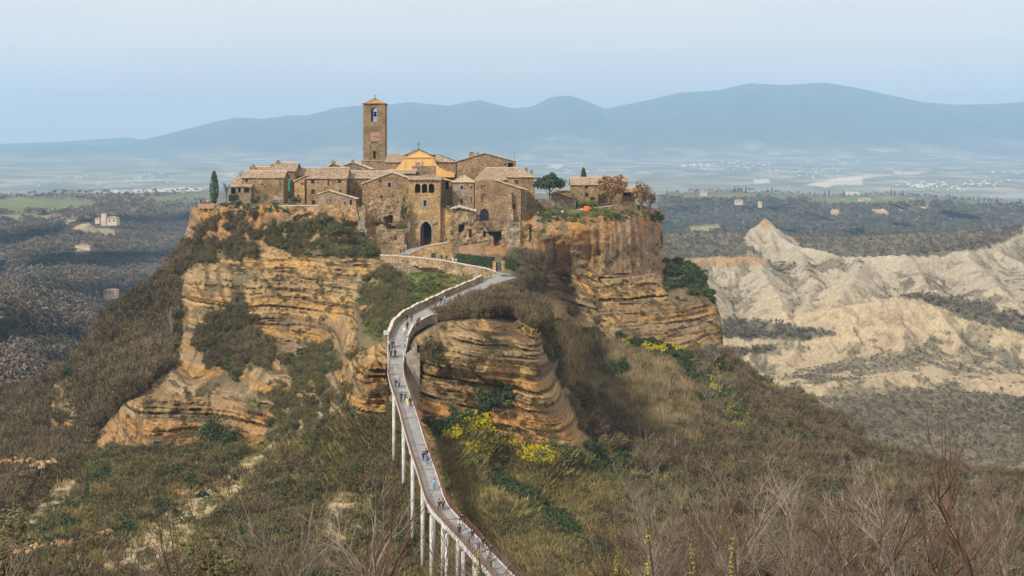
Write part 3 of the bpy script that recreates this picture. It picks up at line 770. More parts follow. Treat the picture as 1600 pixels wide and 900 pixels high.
def scatter_obj(name, label, protokey, pos, smin, smax, tilt=0.15):
    n = len(pos)
    me = bpy.data.meshes.new(name + '_places')
    me.vertices.add(n); me.vertices.foreach_set('co', np.asarray(pos, np.float32).ravel())
    rot = np.stack([RNG.normal(size=n)*tilt, RNG.normal(size=n)*tilt, RNG.random(n)*6.283], 1)
    sc = smin + (smax-smin)*RNG.random(n)**1.6
    a = me.attributes.new('rot', 'FLOAT_VECTOR', 'POINT'); a.data.foreach_set('vector', rot.astype(np.float32).ravel())
    a = me.attributes.new('scl', 'FLOAT', 'POINT'); a.data.foreach_set('value', sc.astype(np.float32))
    a = me.attributes.new('pick', 'INT', 'POINT'); a.data.foreach_set('value', RNG.integers(0, 60, n).astype(np.int32))
    o = bpy.data.objects.new(name, me); link(o)
    ng = bpy.data.node_groups.new(name + '_scatter', 'GeometryNodeTree')
    ng.interface.new_socket('Geometry', in_out='INPUT', socket_type='NodeSocketGeometry')
    ng.interface.new_socket('Geometry', in_out='OUTPUT', socket_type='NodeSocketGeometry')
    N, L = ng.nodes, ng.links
    gi = N.new('NodeGroupInput'); go = N.new('NodeGroupOutput')
    mtp = N.new('GeometryNodeMeshToPoints'); iop = N.new('GeometryNodeInstanceOnPoints')
    ci = N.new('GeometryNodeCollectionInfo'); ci.inputs['Collection'].default_value = PR[protokey]
    ci.inputs['Separate Children'].default_value = True; ci.inputs['Reset Children'].default_value = True
    def na(nm, t):
        q = N.new('GeometryNodeInputNamedAttribute'); q.data_type = t; q.inputs['Name'].default_value = nm; return q
    ar, asc, ap = na('rot', 'FLOAT_VECTOR'), na('scl', 'FLOAT'), na('pick', 'INT')
    L.new(gi.outputs[0], mtp.inputs['Mesh']); L.new(mtp.outputs[0], iop.inputs['Points'])
    L.new(ci.outputs[0], iop.inputs['Instance']); iop.inputs['Pick Instance'].default_value = True
    L.new(ap.outputs['Attribute'], iop.inputs['Instance Index'])
    L.new(ar.outputs['Attribute'], iop.inputs['Rotation']); L.new(asc.outputs['Attribute'], iop.inputs['Scale'])
    L.new(iop.outputs[0], go.inputs[0])
    md = o.modifiers.new('scatter', 'NODES'); md.node_group = ng
    tag(o, label, kind='stuff'); return o

def pts_in(polys, n, fieldfn, seed, dens_noise=None, avoid=None, wob=8.0, dref=300.0, topf=None, thr=-0.05):
    """random places inside outlines on a terrain"""
    allp = np.array([p for q in polys for p in q]); x0, y0 = allp.min(0); x1, y1 = allp.max(0)
    r = np.random.default_rng(seed)
    px = x0 + (x1-x0)*r.random(n); py = y0 + (y1-y0)*r.random(n)
    m = soft(px, py, polys, seed, wob) > 0.5
    if dens_noise: m &= fbm(px/dens_noise, py/dens_noise*1.4, seed+5, 4) > thr
    if topf is not None: m &= py > topf(px) + 1
    px, py = px[m], py[m]
    res = fieldfn(px, py); D = res[0]
    k = r.random(len(px)) < np.clip((D/dref)**2, 0.1, 1)
    if avoid is not None: k &= ~avoid(px, py, res)
    px, py, D = px[k], py[k], D[k]
    return np.stack([(px-800)/F*D, D, (HZ-py)/F*D - 0.1], 1)

def no_rock(px, py, res):
    m = res[2]; r = np.random.default_rng(3)
    near_road = np.zeros(px.shape, bool)
    for k in range(len(ROAD)-1):
        ax, ay, bx, by = ROAD[k, 0], ROAD[k, 1], ROAD[k+1, 0], ROAD[k+1, 1]
        tt = np.clip(((px-ax)*(bx-ax) + (py-ay)*(by-ay))/((bx-ax)**2+(by-ay)**2), 0, 1)
        near_road |= (np.hypot(px-(ax+tt*(bx-ax)), py-(ay+tt*(by-ay))) < 19)
    near_road |= poly_mask(px, py, [(596,500),(660,500),(668,600),(700,760),(690,800),(640,700),(600,600)]) & (r.random(len(px)) < 0.93)
    return ((m['st'] > 0.5) & (r.random(len(px)) < 0.97)) | ((m['cl'] > 0.5) & (r.random(len(px)) < 0.93)) | near_road
def road_only(px, py, res):
    r2 = dict(res[2]); r2['st'] = r2['st']*0; r2['cl'] = r2['cl']*0
    return no_rock(px, py, (res[0], res[1], r2))

def mini_tree(seed, mat, h=5.0):
    rr = random.Random(seed); mb = MB()
    def g(p, d, l, r_, k):
        q_ = p + d*l; m_ = (p+q_)/2 + Vector((rr.gauss(0, l*.06), rr.gauss(0, l*.06), 0))
        mb.tube([p, m_, q_], [r_, r_*.8, r_*.6], 3, cap=False)
        if k == 0: return
        for i in range(3):
            a = rr.random()*6.283; s_ = .35+.35*rr.random(); u = d.cross(Vector((math.cos(a), math.sin(a), .2))).normalized()
            g(m_*(1-i*.45)+q_*(i*.45), (d*math.cos(s_)+u*math.sin(s_)+Vector((0, 0, .15))).normalized(), l*(.55+.25*rr.random()), r_*.55, k-1)
    g(Vector((0, 0, -.2)), Vector((rr.gauss(0, .15), rr.gauss(0, .15), 1)).normalized(), h*.4, h*.018, 4)
    me = bpy.data.meshes.new('mt'); me.from_pydata(mb.v, [], mb.f); me.materials.append(mat); return me
M_stem = foliage_mat('pale_stems', (0.12,0.09,0.06), (0.34,0.285,0.21))
PR['tree'] = proto_collection('small_bare_tree', [mini_tree(i, M_stem, 4.2+i*.5) for i in range(5)])
t0 = time.time()
LEFTFLANK = [(300,400),(280,440),(285,500),(260,580),(190,640),(140,700),(60,800),(-30,830),(-60,560),(60,590),(110,560),(190,470),(240,430),(290,380)]
ALLBOT = [(-60,690),(150,700),(420,690),(560,640),(660,650),(930,700),(870,560),(880,500),(1130,550),(1380,700),(1620,750),(1620,910),(-60,910)]
GB = [[(1030,405),(1080,408),(1105,425),(1120,478),(1095,462),(1045,470)],[(870,505),(960,525),(1040,540),(1080,560),(1130,556),(1100,600),(1020,560),(900,530)],[(1085,560),(1130,570),(1190,680),(1140,690),(1100,630)],[(740,600),(790,605),(800,640),(750,650),(690,690),(660,665)],[(740,735),(800,760),(870,810),(960,870),(940,880),(860,830),(780,770)],[(860,690),(990,715),(1000,760),(880,735)]]
RD = [[(858,505),(960,540),(1050,570),(1090,640),(1080,700),(1010,700),(960,650),(880,600)]]
def thick(px, py, res):
    return no_rock(px, py, res) | (soft(px, py, [GB[2], GB[5], RD[0], [(960,760),(1060,740),(1100,800),(1040,860),(970,880)]], 240, 12) > .5) | (fbm(px/34, py/22, 241, 4) > .1)
RIGHTSC = [(880,560),(930,700),(980,760),(960,830),(1000,910),(1620,910),(1620,750),(1380,700),(1200,600),(1130,550),(1080,560),(1100,640),(1060,720),(980,680),(900,560)]
q = pts_in([LEFTFLANK], 60000, field, 201, None, no_rock, topf=top_py)
scatter_obj('bare_scrub', 'grey brown leafless scrub covering the left flank of the rock', 'twig', q[:6500], 0.7, 1.9)
q = pts_in([LEFTFLANK], 30000, field, 231, 16, no_rock, topf=top_py, thr=0.08)
scatter_obj('flank_bushes', 'olive and dark bushes mixed into the scrub of the left flank', 'twigo', q[:2400], 0.7, 1.8)
print('flank', len(q))
q = pts_in([RIGHTSC], 60000, field, 202, None, thick, topf=top_py)
scatter_obj('bare_thicket', 'brown leafless thicket on the slope right of the bridge', 'twig', q[:6800], 0.5, 1.6)
q = pts_in([RIGHTSC], 40000, field, 235, 26, no_rock, topf=top_py, thr=-0.1)
scatter_obj('thicket_grass', 'dry olive grass between the shrubs of the right slope', 'straw', q[:12000], 1.2, 2.6)
q = pts_in([RIGHTSC], 30000, field, 232, 22, no_rock, topf=top_py, thr=0.05)
scatter_obj('thicket_bushes', 'olive bushes mixed into the brown thicket right of the bridge', 'twigo', q[:3000], 0.6, 1.5)
q = pts_in([RIGHTSC], 30000, field, 233, 20, no_rock, topf=top_py, thr=0.14)
scatter_obj('thicket_evergreens', 'dark evergreen patches in the thicket right of the bridge', 'leafd', q[:1500], 0.6, 1.5)
print('right', len(q))
q = pts_in([LEFTFLANK, RIGHTSC], 9000, field, 236, 30, no_rock, topf=top_py, thr=-0.2)
scatter_obj('small_bare_trees', 'small pale stemmed bare trees rising above the scrub of both slopes', 'tree', q[:1500], 0.5, 1.25)
SP = [(730,480),(790,430),(800,400),(838,398),(850,440),(848,485),(862,525),(850,525),(815,508),(790,498),(740,496),(700,500),(665,508),(690,490)]
q = pts_in([SP], 9000, field, 203, None, road_only)
scatter_obj('brown_brushwood', 'brown brushwood between the top of the road and the right cliff', 'twig', q[:2200], 0.6, 1.3)
q = pts_in([SP, [(565,440),(600,425),(640,440),(650,470),(610,520),(570,520)]], 8000, field, 204, 25, road_only)
scatter_obj('olive_brushwood', 'olive green bushes along the top of the road', 'twigo', q[:1300], 0.5, 1.1)
BL = [[(-40,700),(150,705),(300,700),(440,700),(560,650),(600,690),(640,760),(660,880),(500,910),(-40,910)]]
q = pts_in(BL, 30000, field, 205, 18, no_rock, thr=0.08)
scatter_obj('dark_undergrowth', 'dark green undergrowth on the slope below the left cliff', 'leafd', q[:1500], 0.5, 1.3)
q = pts_in(BL, 26000, field, 206, 24, no_rock)
scatter_obj('olive_undergrowth', 'olive brown undergrowth at the foot of the left cliff', 'twigo', q[:2900], 0.5, 1.3)
q = pts_in(BL, 40000, field, 238, 18, no_rock, thr=-0.25)
scatter_obj('slope_grass', 'ochre and olive grass on the slope below the left cliff', 'straw', q[:12000], 1.0, 2.2)
q = pts_in(BL, 20000, field, 239, 26, no_rock, thr=0.1)
scatter_obj('slope_brushwood', 'brown leafless shrubs on the slope below the left cliff', 'twig', q[:1300], 0.4, 1.1)
VG = [VEG[0], VEG[1], [(562,458),(600,466),(604,535),(578,528)], [(300,380),(395,385),(398,405),(300,412)], [(410,365),(440,350),(520,345),(580,372),(592,400),(560,406),(520,405),(430,395)]]
q = pts_in(VG, 50000, field, 207, 9, road_only, thr=0.12)
scatter_obj('ledge_scrub', 'brown and green scrub growing on ledges of the left cliff', 'twigo', q[:1900], 0.5, 1.1)
q = pts_in(VG, 40000, field, 208, 9, road_only, thr=0.18)
scatter_obj('ledge_bushes', 'dark green bushes and ivy on ledges of the left cliff', 'leafd', q[:750], 0.4, 1.0)
q = pts_in([VG[0], VG[3], [(300,350),(400,330),(410,372),(300,392)]], 9000, field, 209, 12, road_only, thr=0.0)
scatter_obj('ledge_brushwood', 'leafless brushwood hanging over the left edge of the rock', 'twig', q[:900], 0.5, 1.1)
q = pts_in([[(425,610),(500,590),(560,545),(548,640),(560,660),(480,705),(415,690)],[(655,520),(740,600),(700,600),(650,560)],[(838,478),(850,550),(880,612),(918,690),(955,700),(915,600),(880,530),(860,490)]], 30000, field, 237, 10, None, thr=0.16)
scatter_obj('cleft_scrub', 'brown and olive scrub in the cleft left of the abutment', 'twigo', q[:2300], 0.4, 1.1)
YB = [[(715,705),(745,695),(790,690),(820,700),(868,715),(860,728),(800,722),(740,722)],[(690,665),(730,650),(765,655),(770,680),(720,690),(690,690)],[(790,690),(830,692),(870,712),(860,728),(800,700)],[(590,640),(606,640),(606,648),(592,650)],
      [(1045,540),(1090,548),(1130,570),(1120,590),(1080,575)],[(1095,585),(1125,590),(1155,640),(1175,680),(1150,680),(1120,640)],[(930,510),(990,525),(1040,540),(1040,555),(980,545)]]
q = pts_in(YB, 160000, field, 210, 9, lambda a, b, c: (c[2]['st'] > .5) & (a > 100), thr=-0.45)
scatter_obj('yellow_broom', 'bright yellow flowering broom scattered on the slopes', 'broom', q[:3600]+np.array([0, 0, .25]), 0.6, 1.35)
q = pts_in(GB, 110000, field, 211, 13, no_rock, thr=-0.02, topf=top_py)
scatter_obj('green_scrub', 'dark green scrub in the hollows and along the foot of the right cliff', 'leafd', q[:3000], 0.5, 1.2)
q = pts_in(RD, 16000, field, 212, None, no_rock)
scatter_obj('dry_reeds', 'tall pale dry reeds covering the slope under the right cliff', 'reed', q[:4200], 0.45, 1.15)
q = pts_in(RD, 16000, field, 234, 16, no_rock, thr=0.0)
scatter_obj('reed_slope_shrubs', 'olive and brown shrubs among the reeds under the right cliff', 'twigo', q[:1100], 0.5, 1.3)
ST = [[(640,640),(700,665),(900,705),(990,760),(1010,900),(560,900),(520,760),(480,700),(560,645)]]
q = pts_in(ST, 60000, field, 213, 14, no_rock, thr=-0.3)
scatter_obj('dry_grass', 'ochre and green grass on the hillside below the buttress', 'straw', q[:15000], 0.8, 1.7)
q = pts_in(ST, 9000, field, 214, 22, no_rock, thr=0.08)
scatter_obj('low_bushes', 'low olive bushes dotted over the grassy hillside', 'twigo', q[:900], 0.5, 1.0)
GR = GRASS
q = pts_in(GR, 60000, field, 215, 14, no_rock, thr=-0.3)
scatter_obj('green_grass', 'fresh green grass on the banks beside the road and cliffs', 'grass', q[:8000], 0.8, 1.8)
q = pts_in([GRASS[1], GRASS[2]], 6000, field, 216, 10, no_rock, thr=0.05)
scatter_obj('bank_bushes', 'round green bushes on the grassy bank above the road', 'leafg', q[:380], 0.5, 1.1)
# sparse tufts on the bare cliffs
CLF = STRATA + TUFF
q = pts_in(CLF, 16000, field, 217, 19, lambda a, b, c: road_only(a, b, c) | ((a > 560) & (a < 836) & (b < 405)), thr=0.2)
scatter_obj('cliff_tufts', 'small tufts of scrub clinging to the bare cliffs', 'twigo', q[:1300], 0.2, 0.85)
q = pts_in([[(306,318),(470,318),(470,332),(306,334)],[(838,337),(1000,334),(1036,336),(1036,350),(990,346),(838,348)]], 5000, field, 218, 10, None, thr=-0.1, wob=3)
scatter_obj('rim_bushes', 'bushes along the rim of the rock', 'leafg', q[:420], 0.3, 0.75)

# woods on the middle distance hills
def f3(px, py):
    D, C, fl, cl = field3(px, py); return D, C, dict(fl=fl, cl=cl)
def no_f(px, py, r): 
    return (r[2]['fl'] > 0.5) | (r[2]['cl'] > 0.5)
t3 = lambda x: np.interp(x, TOP3[:, 0], TOP3[:, 1])
WL = [(-60,306),(330,303),(330,560),(100,620),(-60,640)]
q = pts_in([WL], 17000, f3, 221, None, no_f, dref=900, topf=t3)
scatter_obj('leafless_woods_left', 'grey brown leafless woods on the valley sides left of the rock', 'wood', q, 0.5, 1.25)
WR = [(1030,306),(1610,322),(1610,420),(1030,420)]
q = pts_in([WR], 15000, f3, 222, None, no_f, dref=900, topf=t3)
scatter_obj('blue_woods_right', 'dark blue green woods on the plateau edge right of the rock', 'woodg', q, 0.6, 1.5)
scatter_obj('badlands_woods', 'dark woods on the ridges of the clay badlands', 'wood', pick2(wd2, 8000, 223), 0.2, 0.55)
scatter_obj('valley_scrub', 'grey green scrub on the valley floor below the clay slopes', 'wood', pick2(lo2*.6, 4200, 224), 0.12, 0.36)
scatter_obj('gully_scrub', 'dark scrub growing in the gullies of the clay badlands', 'wood', pick2(gu2*.8, 11000, 225), 0.08, 0.27)
print('plants', round(time.time()-t0, 1))
# ------------------------------------------------------------------ building materials
def stone_mat(name, c1, c2, mortar, sx=1.0, rough=0.95, stain=0.5, block=(0.62, 0.34)):
    m, N, L, b = new_mat(name, rough)
    g = N.new('ShaderNodeNewGeometry')
    sep = N.new('ShaderNodeSeparateXYZ'); L.new(g.outputs['Position'], sep.inputs[0])
    ad = N.new('ShaderNodeMath'); L.new(sep.outputs['X'], ad.inputs[0]); L.new(sep.outputs['Y'], ad.inputs[1])
    nw = N.new('ShaderNodeTexNoise'); nw.inputs['Scale'].default_value = 1.1; nw.inputs['Detail'].default_value = 3
    L.new(g.outputs['Position'], nw.inputs['Vector'])
    wv = N.new('ShaderNodeMath'); wv.operation = 'MULTIPLY_ADD'; wv.inputs[1].default_value = 0.35; L.new(nw.outputs['Fac'], wv.inputs[0]); L.new(sep.outputs['Z'], wv.inputs[2])
    cmb = N.new('ShaderNodeCombineXYZ'); L.new(ad.outputs[0], cmb.inputs['X']); L.new(wv.outputs[0], cmb.inputs['Y'])
    br = N.new('ShaderNodeTexBrick'); br.inputs['Scale'].default_value = sx
    br.inputs['Brick Width'].default_value = block[0]; br.inputs['Row Height'].default_value = block[1]
    br.inputs['Mortar Size'].default_value = 0.035; br.inputs['Mortar Smooth'].default_value = 0.3; br.inputs['Bias'].default_value = 0.0
    br.inputs['Color1'].default_value = (*c1, 1); br.inputs['Color2'].default_value = (*c2, 1); br.inputs['Mortar'].default_value = (*mortar, 1)
    L.new(cmb.outputs[0], br.inputs['Vector'])
    n2 = N.new('ShaderNodeTexNoise'); n2.inputs['Scale'].default_value = 0.28; n2.inputs['Detail'].default_value = 6; n2.inputs['Roughness'].default_value = 0.65
    L.new(g.outputs['Position'], n2.inputs['Vector'])
    mr = N.new('ShaderNodeMapRange'); mr.inputs['From Min'].default_value = 0.35; mr.inputs['From Max'].default_value = 0.68
    mr.inputs['To Min'].default_value = 1.0 - stain*0.75; mr.inputs['To Max'].default_value = 1.0 + stain*0.45
    L.new(n2.outputs['Fac'], mr.inputs['Value'])
    n3 = N.new('ShaderNodeTexNoise'); n3.inputs['Scale'].default_value = 2.3; n3.inputs['Detail'].default_value = 5
    L.new(g.outputs['Position'], n3.inputs['Vector'])
    m3 = N.new('ShaderNodeMapRange'); m3.inputs['From Min'].default_value = 0.3; m3.inputs['From Max'].default_value = 0.7; m3.inputs['To Min'].default_value = 0.48; m3.inputs['To Max'].default_value = 1.45
    L.new(n3.outputs['Fac'], m3.inputs['Value'])
    x1 = N.new('ShaderNodeMixRGB'); x1.blend_type = 'MULTIPLY'; x1.inputs[0].default_value = 1
    L.new(br.outputs['Color'], x1.inputs[1]); L.new(mr.outputs[0], x1.inputs[2])
    x2 = N.new('ShaderNodeMixRGB'); x2.blend_type = 'MULTIPLY'; x2.inputs[0].default_value = 1
    L.new(x1.outputs[0], x2.inputs[1]); L.new(m3.outputs[0], x2.inputs[2])
    L.new(x2.outputs[0], b.inputs['Base Color'])
    bp = N.new('ShaderNodeBump'); bp.inputs['Strength'].default_value = 0.7; bp.inputs['Distance'].default_value = 0.12
    hs = N.new('ShaderNodeMath'); hs.operation = 'SUBTRACT'; L.new(n3.outputs['Fac'], hs.inputs[0]); L.new(br.outputs['Fac'], hs.inputs[1])
    L.new(hs.outputs[0], bp.inputs['Height']); L.new(bp.outputs[0], b.inputs['Normal'])
    return m
M_brown = stone_mat('brown_tuff', (0.40,0.275,0.145), (0.31,0.205,0.11), (0.19,0.135,0.08))
M_gold = stone_mat('golden_tuff', (0.56,0.385,0.18), (0.42,0.27,0.12), (0.2,0.135,0.07), stain=0.4)
M_grey = stone_mat('grey_tuff', (0.40,0.31,0.20), (0.30,0.225,0.14), (0.19,0.145,0.10))
M_tower = stone_mat('tower_tuff', (0.32,0.225,0.125), (0.25,0.17,0.092), (0.15,0.11,0.065), stain=0.55, block=(0.8, 0.42))
M_ruin = stone_mat('rubble', (0.46,0.335,0.195), (0.32,0.225,0.125), (0.17,0.12,0.075), stain=0.7, block=(0.5, 0.38))
M_pale = stone_mat('pale_rubble', (0.45,0.37,0.26), (0.33,0.26,0.17), (0.17,0.13,0.09), stain=0.6, block=(0.45, 0.35))
M_ochre = flat_mat('ochre_plaster', (0.70,0.42,0.14), 0.9, 0.08, 0.5)
M_ochre2 = flat_mat('ochre_moulding', (0.62,0.40,0.16), 0.9, 0.08, 0.5)
M_stoneg = flat_mat('grey_stone_trim', (0.30,0.28,0.25), 0.9, 0.2, 1.5)
M_coping = flat_mat('pale_coping', (0.50,0.45,0.38), 0.9, 0.2, 1.0)
M_dark = flat_mat('dark_glass', (0.025,0.027,0.03), 0.25, 0.2, 3.0)
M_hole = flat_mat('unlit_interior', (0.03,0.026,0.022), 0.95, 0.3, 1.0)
M_frame = flat_mat('brown_frame', (0.12,0.07,0.045), 0.7, 0.2, 4.0)
M_frameg = flat_mat('grey_frame', (0.28,0.28,0.29), 0.7, 0.2, 4.0)
M_iron = flat_mat('iron', (0.04,0.04,0.042), 0.6, 0.3, 4.0)
M_clock = flat_mat('pink_plaster', (0.33,0.20,0.14), 0.9, 0.15, 2.0)
M_pave = flat_mat('grey_paving', (0.25,0.245,0.24), 0.9, 0.22, 0.8)
M_conc = flat_mat('pale_concrete', (0.47,0.465,0.44), 0.85, 0.28, 0.9)
M_concd = flat_mat('weathered_concrete', (0.22,0.19,0.155), 0.95, 0.35, 0.35)
M_rust = flat_mat('rusty_rail', (0.14,0.06,0.04), 0.7, 0.25, 2.0)
M_bronze = flat_mat('bronze', (0.05,0.07,0.06), 0.5, 0.2, 3.0, 0.6)
M_green = flat_mat('green_cloth', (0.02,0.22,0.12), 0.8, 0.1, 2)
M_orange = flat_mat('orange_cloth', (0.75,0.13,0.03), 0.7, 0.1, 2)
M_blued = flat_mat('dark_blue_paint', (0.06,0.075,0.10), 0.5, 0.15, 2)

def tile_mat(name, c1, c2, c3):
    m, N, L, b = new_mat(name, 0.95)
    uv = N.new('ShaderNodeUVMap'); uv.uv_map = 'UVMap'
    br = N.new('ShaderNodeTexBrick'); br.offset = 0.0; br.inputs['Scale'].default_value = 1.0
    br.inputs['Brick Width'].default_value = 0.46; br.inputs['Row Height'].default_value = 0.5
    br.inputs['Mortar Size'].default_value = 0.03; br.inputs['Color1'].default_value = (*c1, 1); br.inputs['Color2'].default_value = (*c2, 1)
    br.inputs['Mortar'].default_value = (c2[0]*0.4, c2[1]*0.4, c2[2]*0.4, 1)
    L.new(uv.outputs[0], br.inputs['Vector'])
    g = N.new('ShaderNodeNewGeometry')
    n = N.new('ShaderNodeTexNoise'); n.inputs['Scale'].default_value = 1.3; n.inputs['Detail'].default_value = 6; n.inputs['Roughness'].default_value = 0.7
    L.new(g.outputs['Position'], n.inputs['Vector'])
    mr = N.new('ShaderNodeMapRange'); mr.inputs['From Min'].default_value = 0.5; mr.inputs['From Max'].default_value = 0.6
    L.new(n.outputs['Fac'], mr.inputs['Value'])
    mx = N.new('ShaderNodeMixRGB'); mx.inputs[2].default_value = (*c3, 1)
    sc = N.new('ShaderNodeMath'); sc.operation = 'MULTIPLY'; sc.inputs[1].default_value = 0.55; L.new(mr.outputs[0], sc.inputs[0])
    L.new(sc.outputs[0], mx.inputs[0]); L.new(br.outputs['Color'], mx.inputs[1])
    n4 = N.new('ShaderNodeTexNoise'); n4.inputs['Scale'].default_value = 3.1; n4.inputs['Detail'].default_value = 3
    L.new(g.outputs['Position'], n4.inputs['Vector'])
    m4 = N.new('ShaderNodeMapRange'); m4.inputs['From Min'].default_value = 0.35; m4.inputs['From Max'].default_value = 0.65; m4.inputs['To Min'].default_value = 0.5; m4.inputs['To Max'].default_value = 1.4
    L.new(n4.outputs['Fac'], m4.inputs['Value'])
    x2 = N.new('ShaderNodeMixRGB'); x2.blend_type = 'MULTIPLY'; x2.inputs[0].default_value = 1
    L.new(mx.outputs[0], x2.inputs[1]); L.new(m4.outputs[0], x2.inputs[2]); L.new(x2.outputs[0], b.inputs['Base Color'])
    return m
M_tile = tile_mat('weathered_tiles', (0.40,0.30,0.20), (0.25,0.17,0.11), (0.47,0.41,0.31))
M_tileo = tile_mat('orange_tiles', (0.46,0.27,0.13), (0.33,0.18,0.09), (0.46,0.36,0.22))
M_tilep = tile_mat('pale_tiles', (0.52,0.41,0.28), (0.42,0.30,0.19), (0.55,0.47,0.35))

# ------------------------------------------------------------------ building shapes
class Roof:
    """slabs of corrugated tiles"""
    def __init__(s): s.v = []; s.f = []; s.uv = []
    def slab(s, A, B, C, D, th=0.2):
        """A,B eave ends, C above B, D above A"""
        A, B, C, D = map(Vector, (A, B, C, D))
        Lw = max((B-A).length, (C-D).length); n = max(2, int(Lw/0.46))*3
        nrm = (B-A).cross(D-A if (D-A).length > 1e-6 else C-A).normalized()
        if nrm.z < 0: nrm = -nrm
        base = len(s.v); H = max((D-A).length, 0.1); NVr = 4
        for j in range(NVr+1):
            t = j/NVr
            for i in range(n+1):
                u = i/n
                p = (A*(1-u)+B*u)*(1-t) + (D*(1-u)+C*u)*t
                q = p + nrm*(0.08 if i % 3 == 1 else (0.06 if i % 3 == 2 else 0.0)) + Vector((0, 0, 0.05*math.sin(u*9+t*4+A.x)))
                s.v.append(q); s.uv.append((u*Lw, t*H))
        top = len(s.v)
        for (P_, u, t) in ((A, 0, 0), (B, 1, 0), (C, 1, 1), (D, 0, 1)):
            s.v.append(P_ - nrm*th); s.uv.append((u*Lw, t*H))
        for j in range(NVr):
            for i in range(n):
                a = base + j*(n+1) + i; s.f.append((a, a+1, a+n+2, a+n+1))
        s.f.append((top+3, top+2, top+1, top))
        s.f.append(tuple([top, top+1] + [base+i for i in range(n, -1, -1)]))
        tr = base + NVr*(n+1)
        s.f.append(tuple([top+2, top+3] + [tr+i for i in range(n+1)]))
        s.f.append(tuple([top+1, top+2] + [base + j*(n+1)+n for j in range(NVr, -1, -1)]))
        s.f.append(tuple([top+3, top] + [base + j*(n+1) for j in range(NVr+1)]))
    def build(s, name, mat, parent):
        o = mesh_obj(name, s.v, s.f, mat, parent)
        uvl = o.data.uv_layers.new(name='UVMap')
        for lp in o.data.loops: uvl.data[lp.index].uv = s.uv[lp.vertex_index]
        return o

def cut(obj, cutters):
    if not cutters: return
    mb = MB()
    for poly, y0, y1 in cutters: mb.prism(poly, y0, y1)
    me = bpy.data.meshes.new('cut'); me.from_pydata(mb.v, [], mb.f); me.update()
    c = bpy.data.objects.new('cut', me)
    COL.objects.link(c)
    c.parent = obj.parent
    for m_ in (me,):
        bm = bmesh.new(); bm.from_mesh(m_); bmesh.ops.recalc_face_normals(bm, faces=bm.faces); bm.to_mesh(m_); bm.free()
    bm = bmesh.new(); bm.from_mesh(obj.data); bmesh.ops.recalc_face_normals(bm, faces=bm.faces); bm.to_mesh(obj.data); bm.free()
    md = obj.modifiers.new('b', 'BOOLEAN'); md.operation = 'DIFFERENCE'; md.object = c; md.solver = 'EXACT'
    dg = bpy.context.evaluated_depsgraph_get(); dg.update()
    new = bpy.data.meshes.new_from_object(obj.evaluated_get(dg))
    obj.modifiers.clear(); obj.data = new
    bpy.data.objects.remove(c)

def arch_poly(cx, cz, w_, h, kind):
    """outline of an opening, cx/cz = centre"""
    x0, x1, z0, z1 = cx-w_/2, cx+w_/2, cz-h/2, cz+h/2
    if kind in ('arch', 'arch_deep'):
        r = w_/2; zs_ = z1-r; n = 10
        return [(x0, z0), (x1, z0)] + [(cx + r*math.cos(math.pi*k/n), zs_ + r*1.05*math.sin(math.pi*k/n)) for k in range(n+1)]
    return [(x0, z0), (x1, z0), (x1, z1), (x0, z1)]

def openings(root, wall, ops, D, ox, oz, y=0.0):
    """ops: (px, py, w px, h px, kind, shut) on the front plane"""
    k = D/F; cs = []
    for op in ops:
        px, py, w_, h, kind = op[:5]
        cx, cz = (px-800)*k - ox, (HZ-py)*k - oz
        deep = 2.6 if kind in ('arch_deep', 'deep') else 0.38
        cs.append((arch_poly(cx, cz, w_*k, h*k, kind), y-0.6, y+deep))
    cut(wall, cs)
    for op, (poly, a, b) in zip(ops, cs):
        kind = op[4]; look = op[5] if len(op) > 5 else 'brown'
        if kind == 'blind': continue
        px, py, w_, h = op[:4]
        cx, cz = (px-800)*k - ox, (HZ-py)*k - oz; w2, h2 = w_*k, h*k
        if kind in ('arch_deep', 'deep'):
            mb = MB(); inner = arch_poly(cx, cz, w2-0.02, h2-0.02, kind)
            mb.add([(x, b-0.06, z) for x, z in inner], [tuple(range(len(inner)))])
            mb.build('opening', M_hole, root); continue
        fm = {'brown': M_frame, 'grey': M_frameg, 'trim': M_stoneg, 'red': M_frame}[look]
        t = 0.09 if look != 'trim' else 0.3
        outer = arch_poly(cx, cz, w2 + (0.5 if look == 'trim' else -0.02), h2 + (0.5 if look == 'trim' else -0.02), kind)
        inner = arch_poly(cx, cz, w2 - (0.0 if look == 'trim' else 2*t), h2 - (0.0 if look == 'trim' else 2*t), kind)
        n = len(outer); mb = MB()
        ya, yb_ = (y-0.06, y+0.02) if look == 'trim' else (y+0.12, y+0.2)
        vs = [(x, ya, z) for x, z in outer] + [(x, ya, z) for x, z in inner] + [(x, yb_, z) for x, z in outer] + [(x, yb_, z) for x, z in inner]
        fs = []
        for i in range(n):
            j = (i+1) % n
            fs += [(i, j, n+j, n+i), (2*n+i, 3*n+i, 3*n+j, 2*n+j), (i, 2*n+i, 2*n+j, j), (n+i, n+j, 3*n+j, 3*n+i)]
        mb.add(vs, fs)
        if look != 'trim' and kind == 'win':
            mb.box(cx-0.04, cx+0.04, y+0.13, y+0.19, cz-h2/2+t, cz+h2/2-t)
        isdoor = kind == 'door'
        fr = mb.build('door' if isdoor else 'window', fm, root)
        mb = MB(); pan = arch_poly(cx, cz, w2-0.04, h2-0.04, kind)
        mb.add([(x, y+0.3, z) for x, z in pan], [tuple(range(len(pan)))])
        mb.build('panel' if isdoor else 'pane', M_dark if not (isdoor and look == 'red') else M_frame, fr)

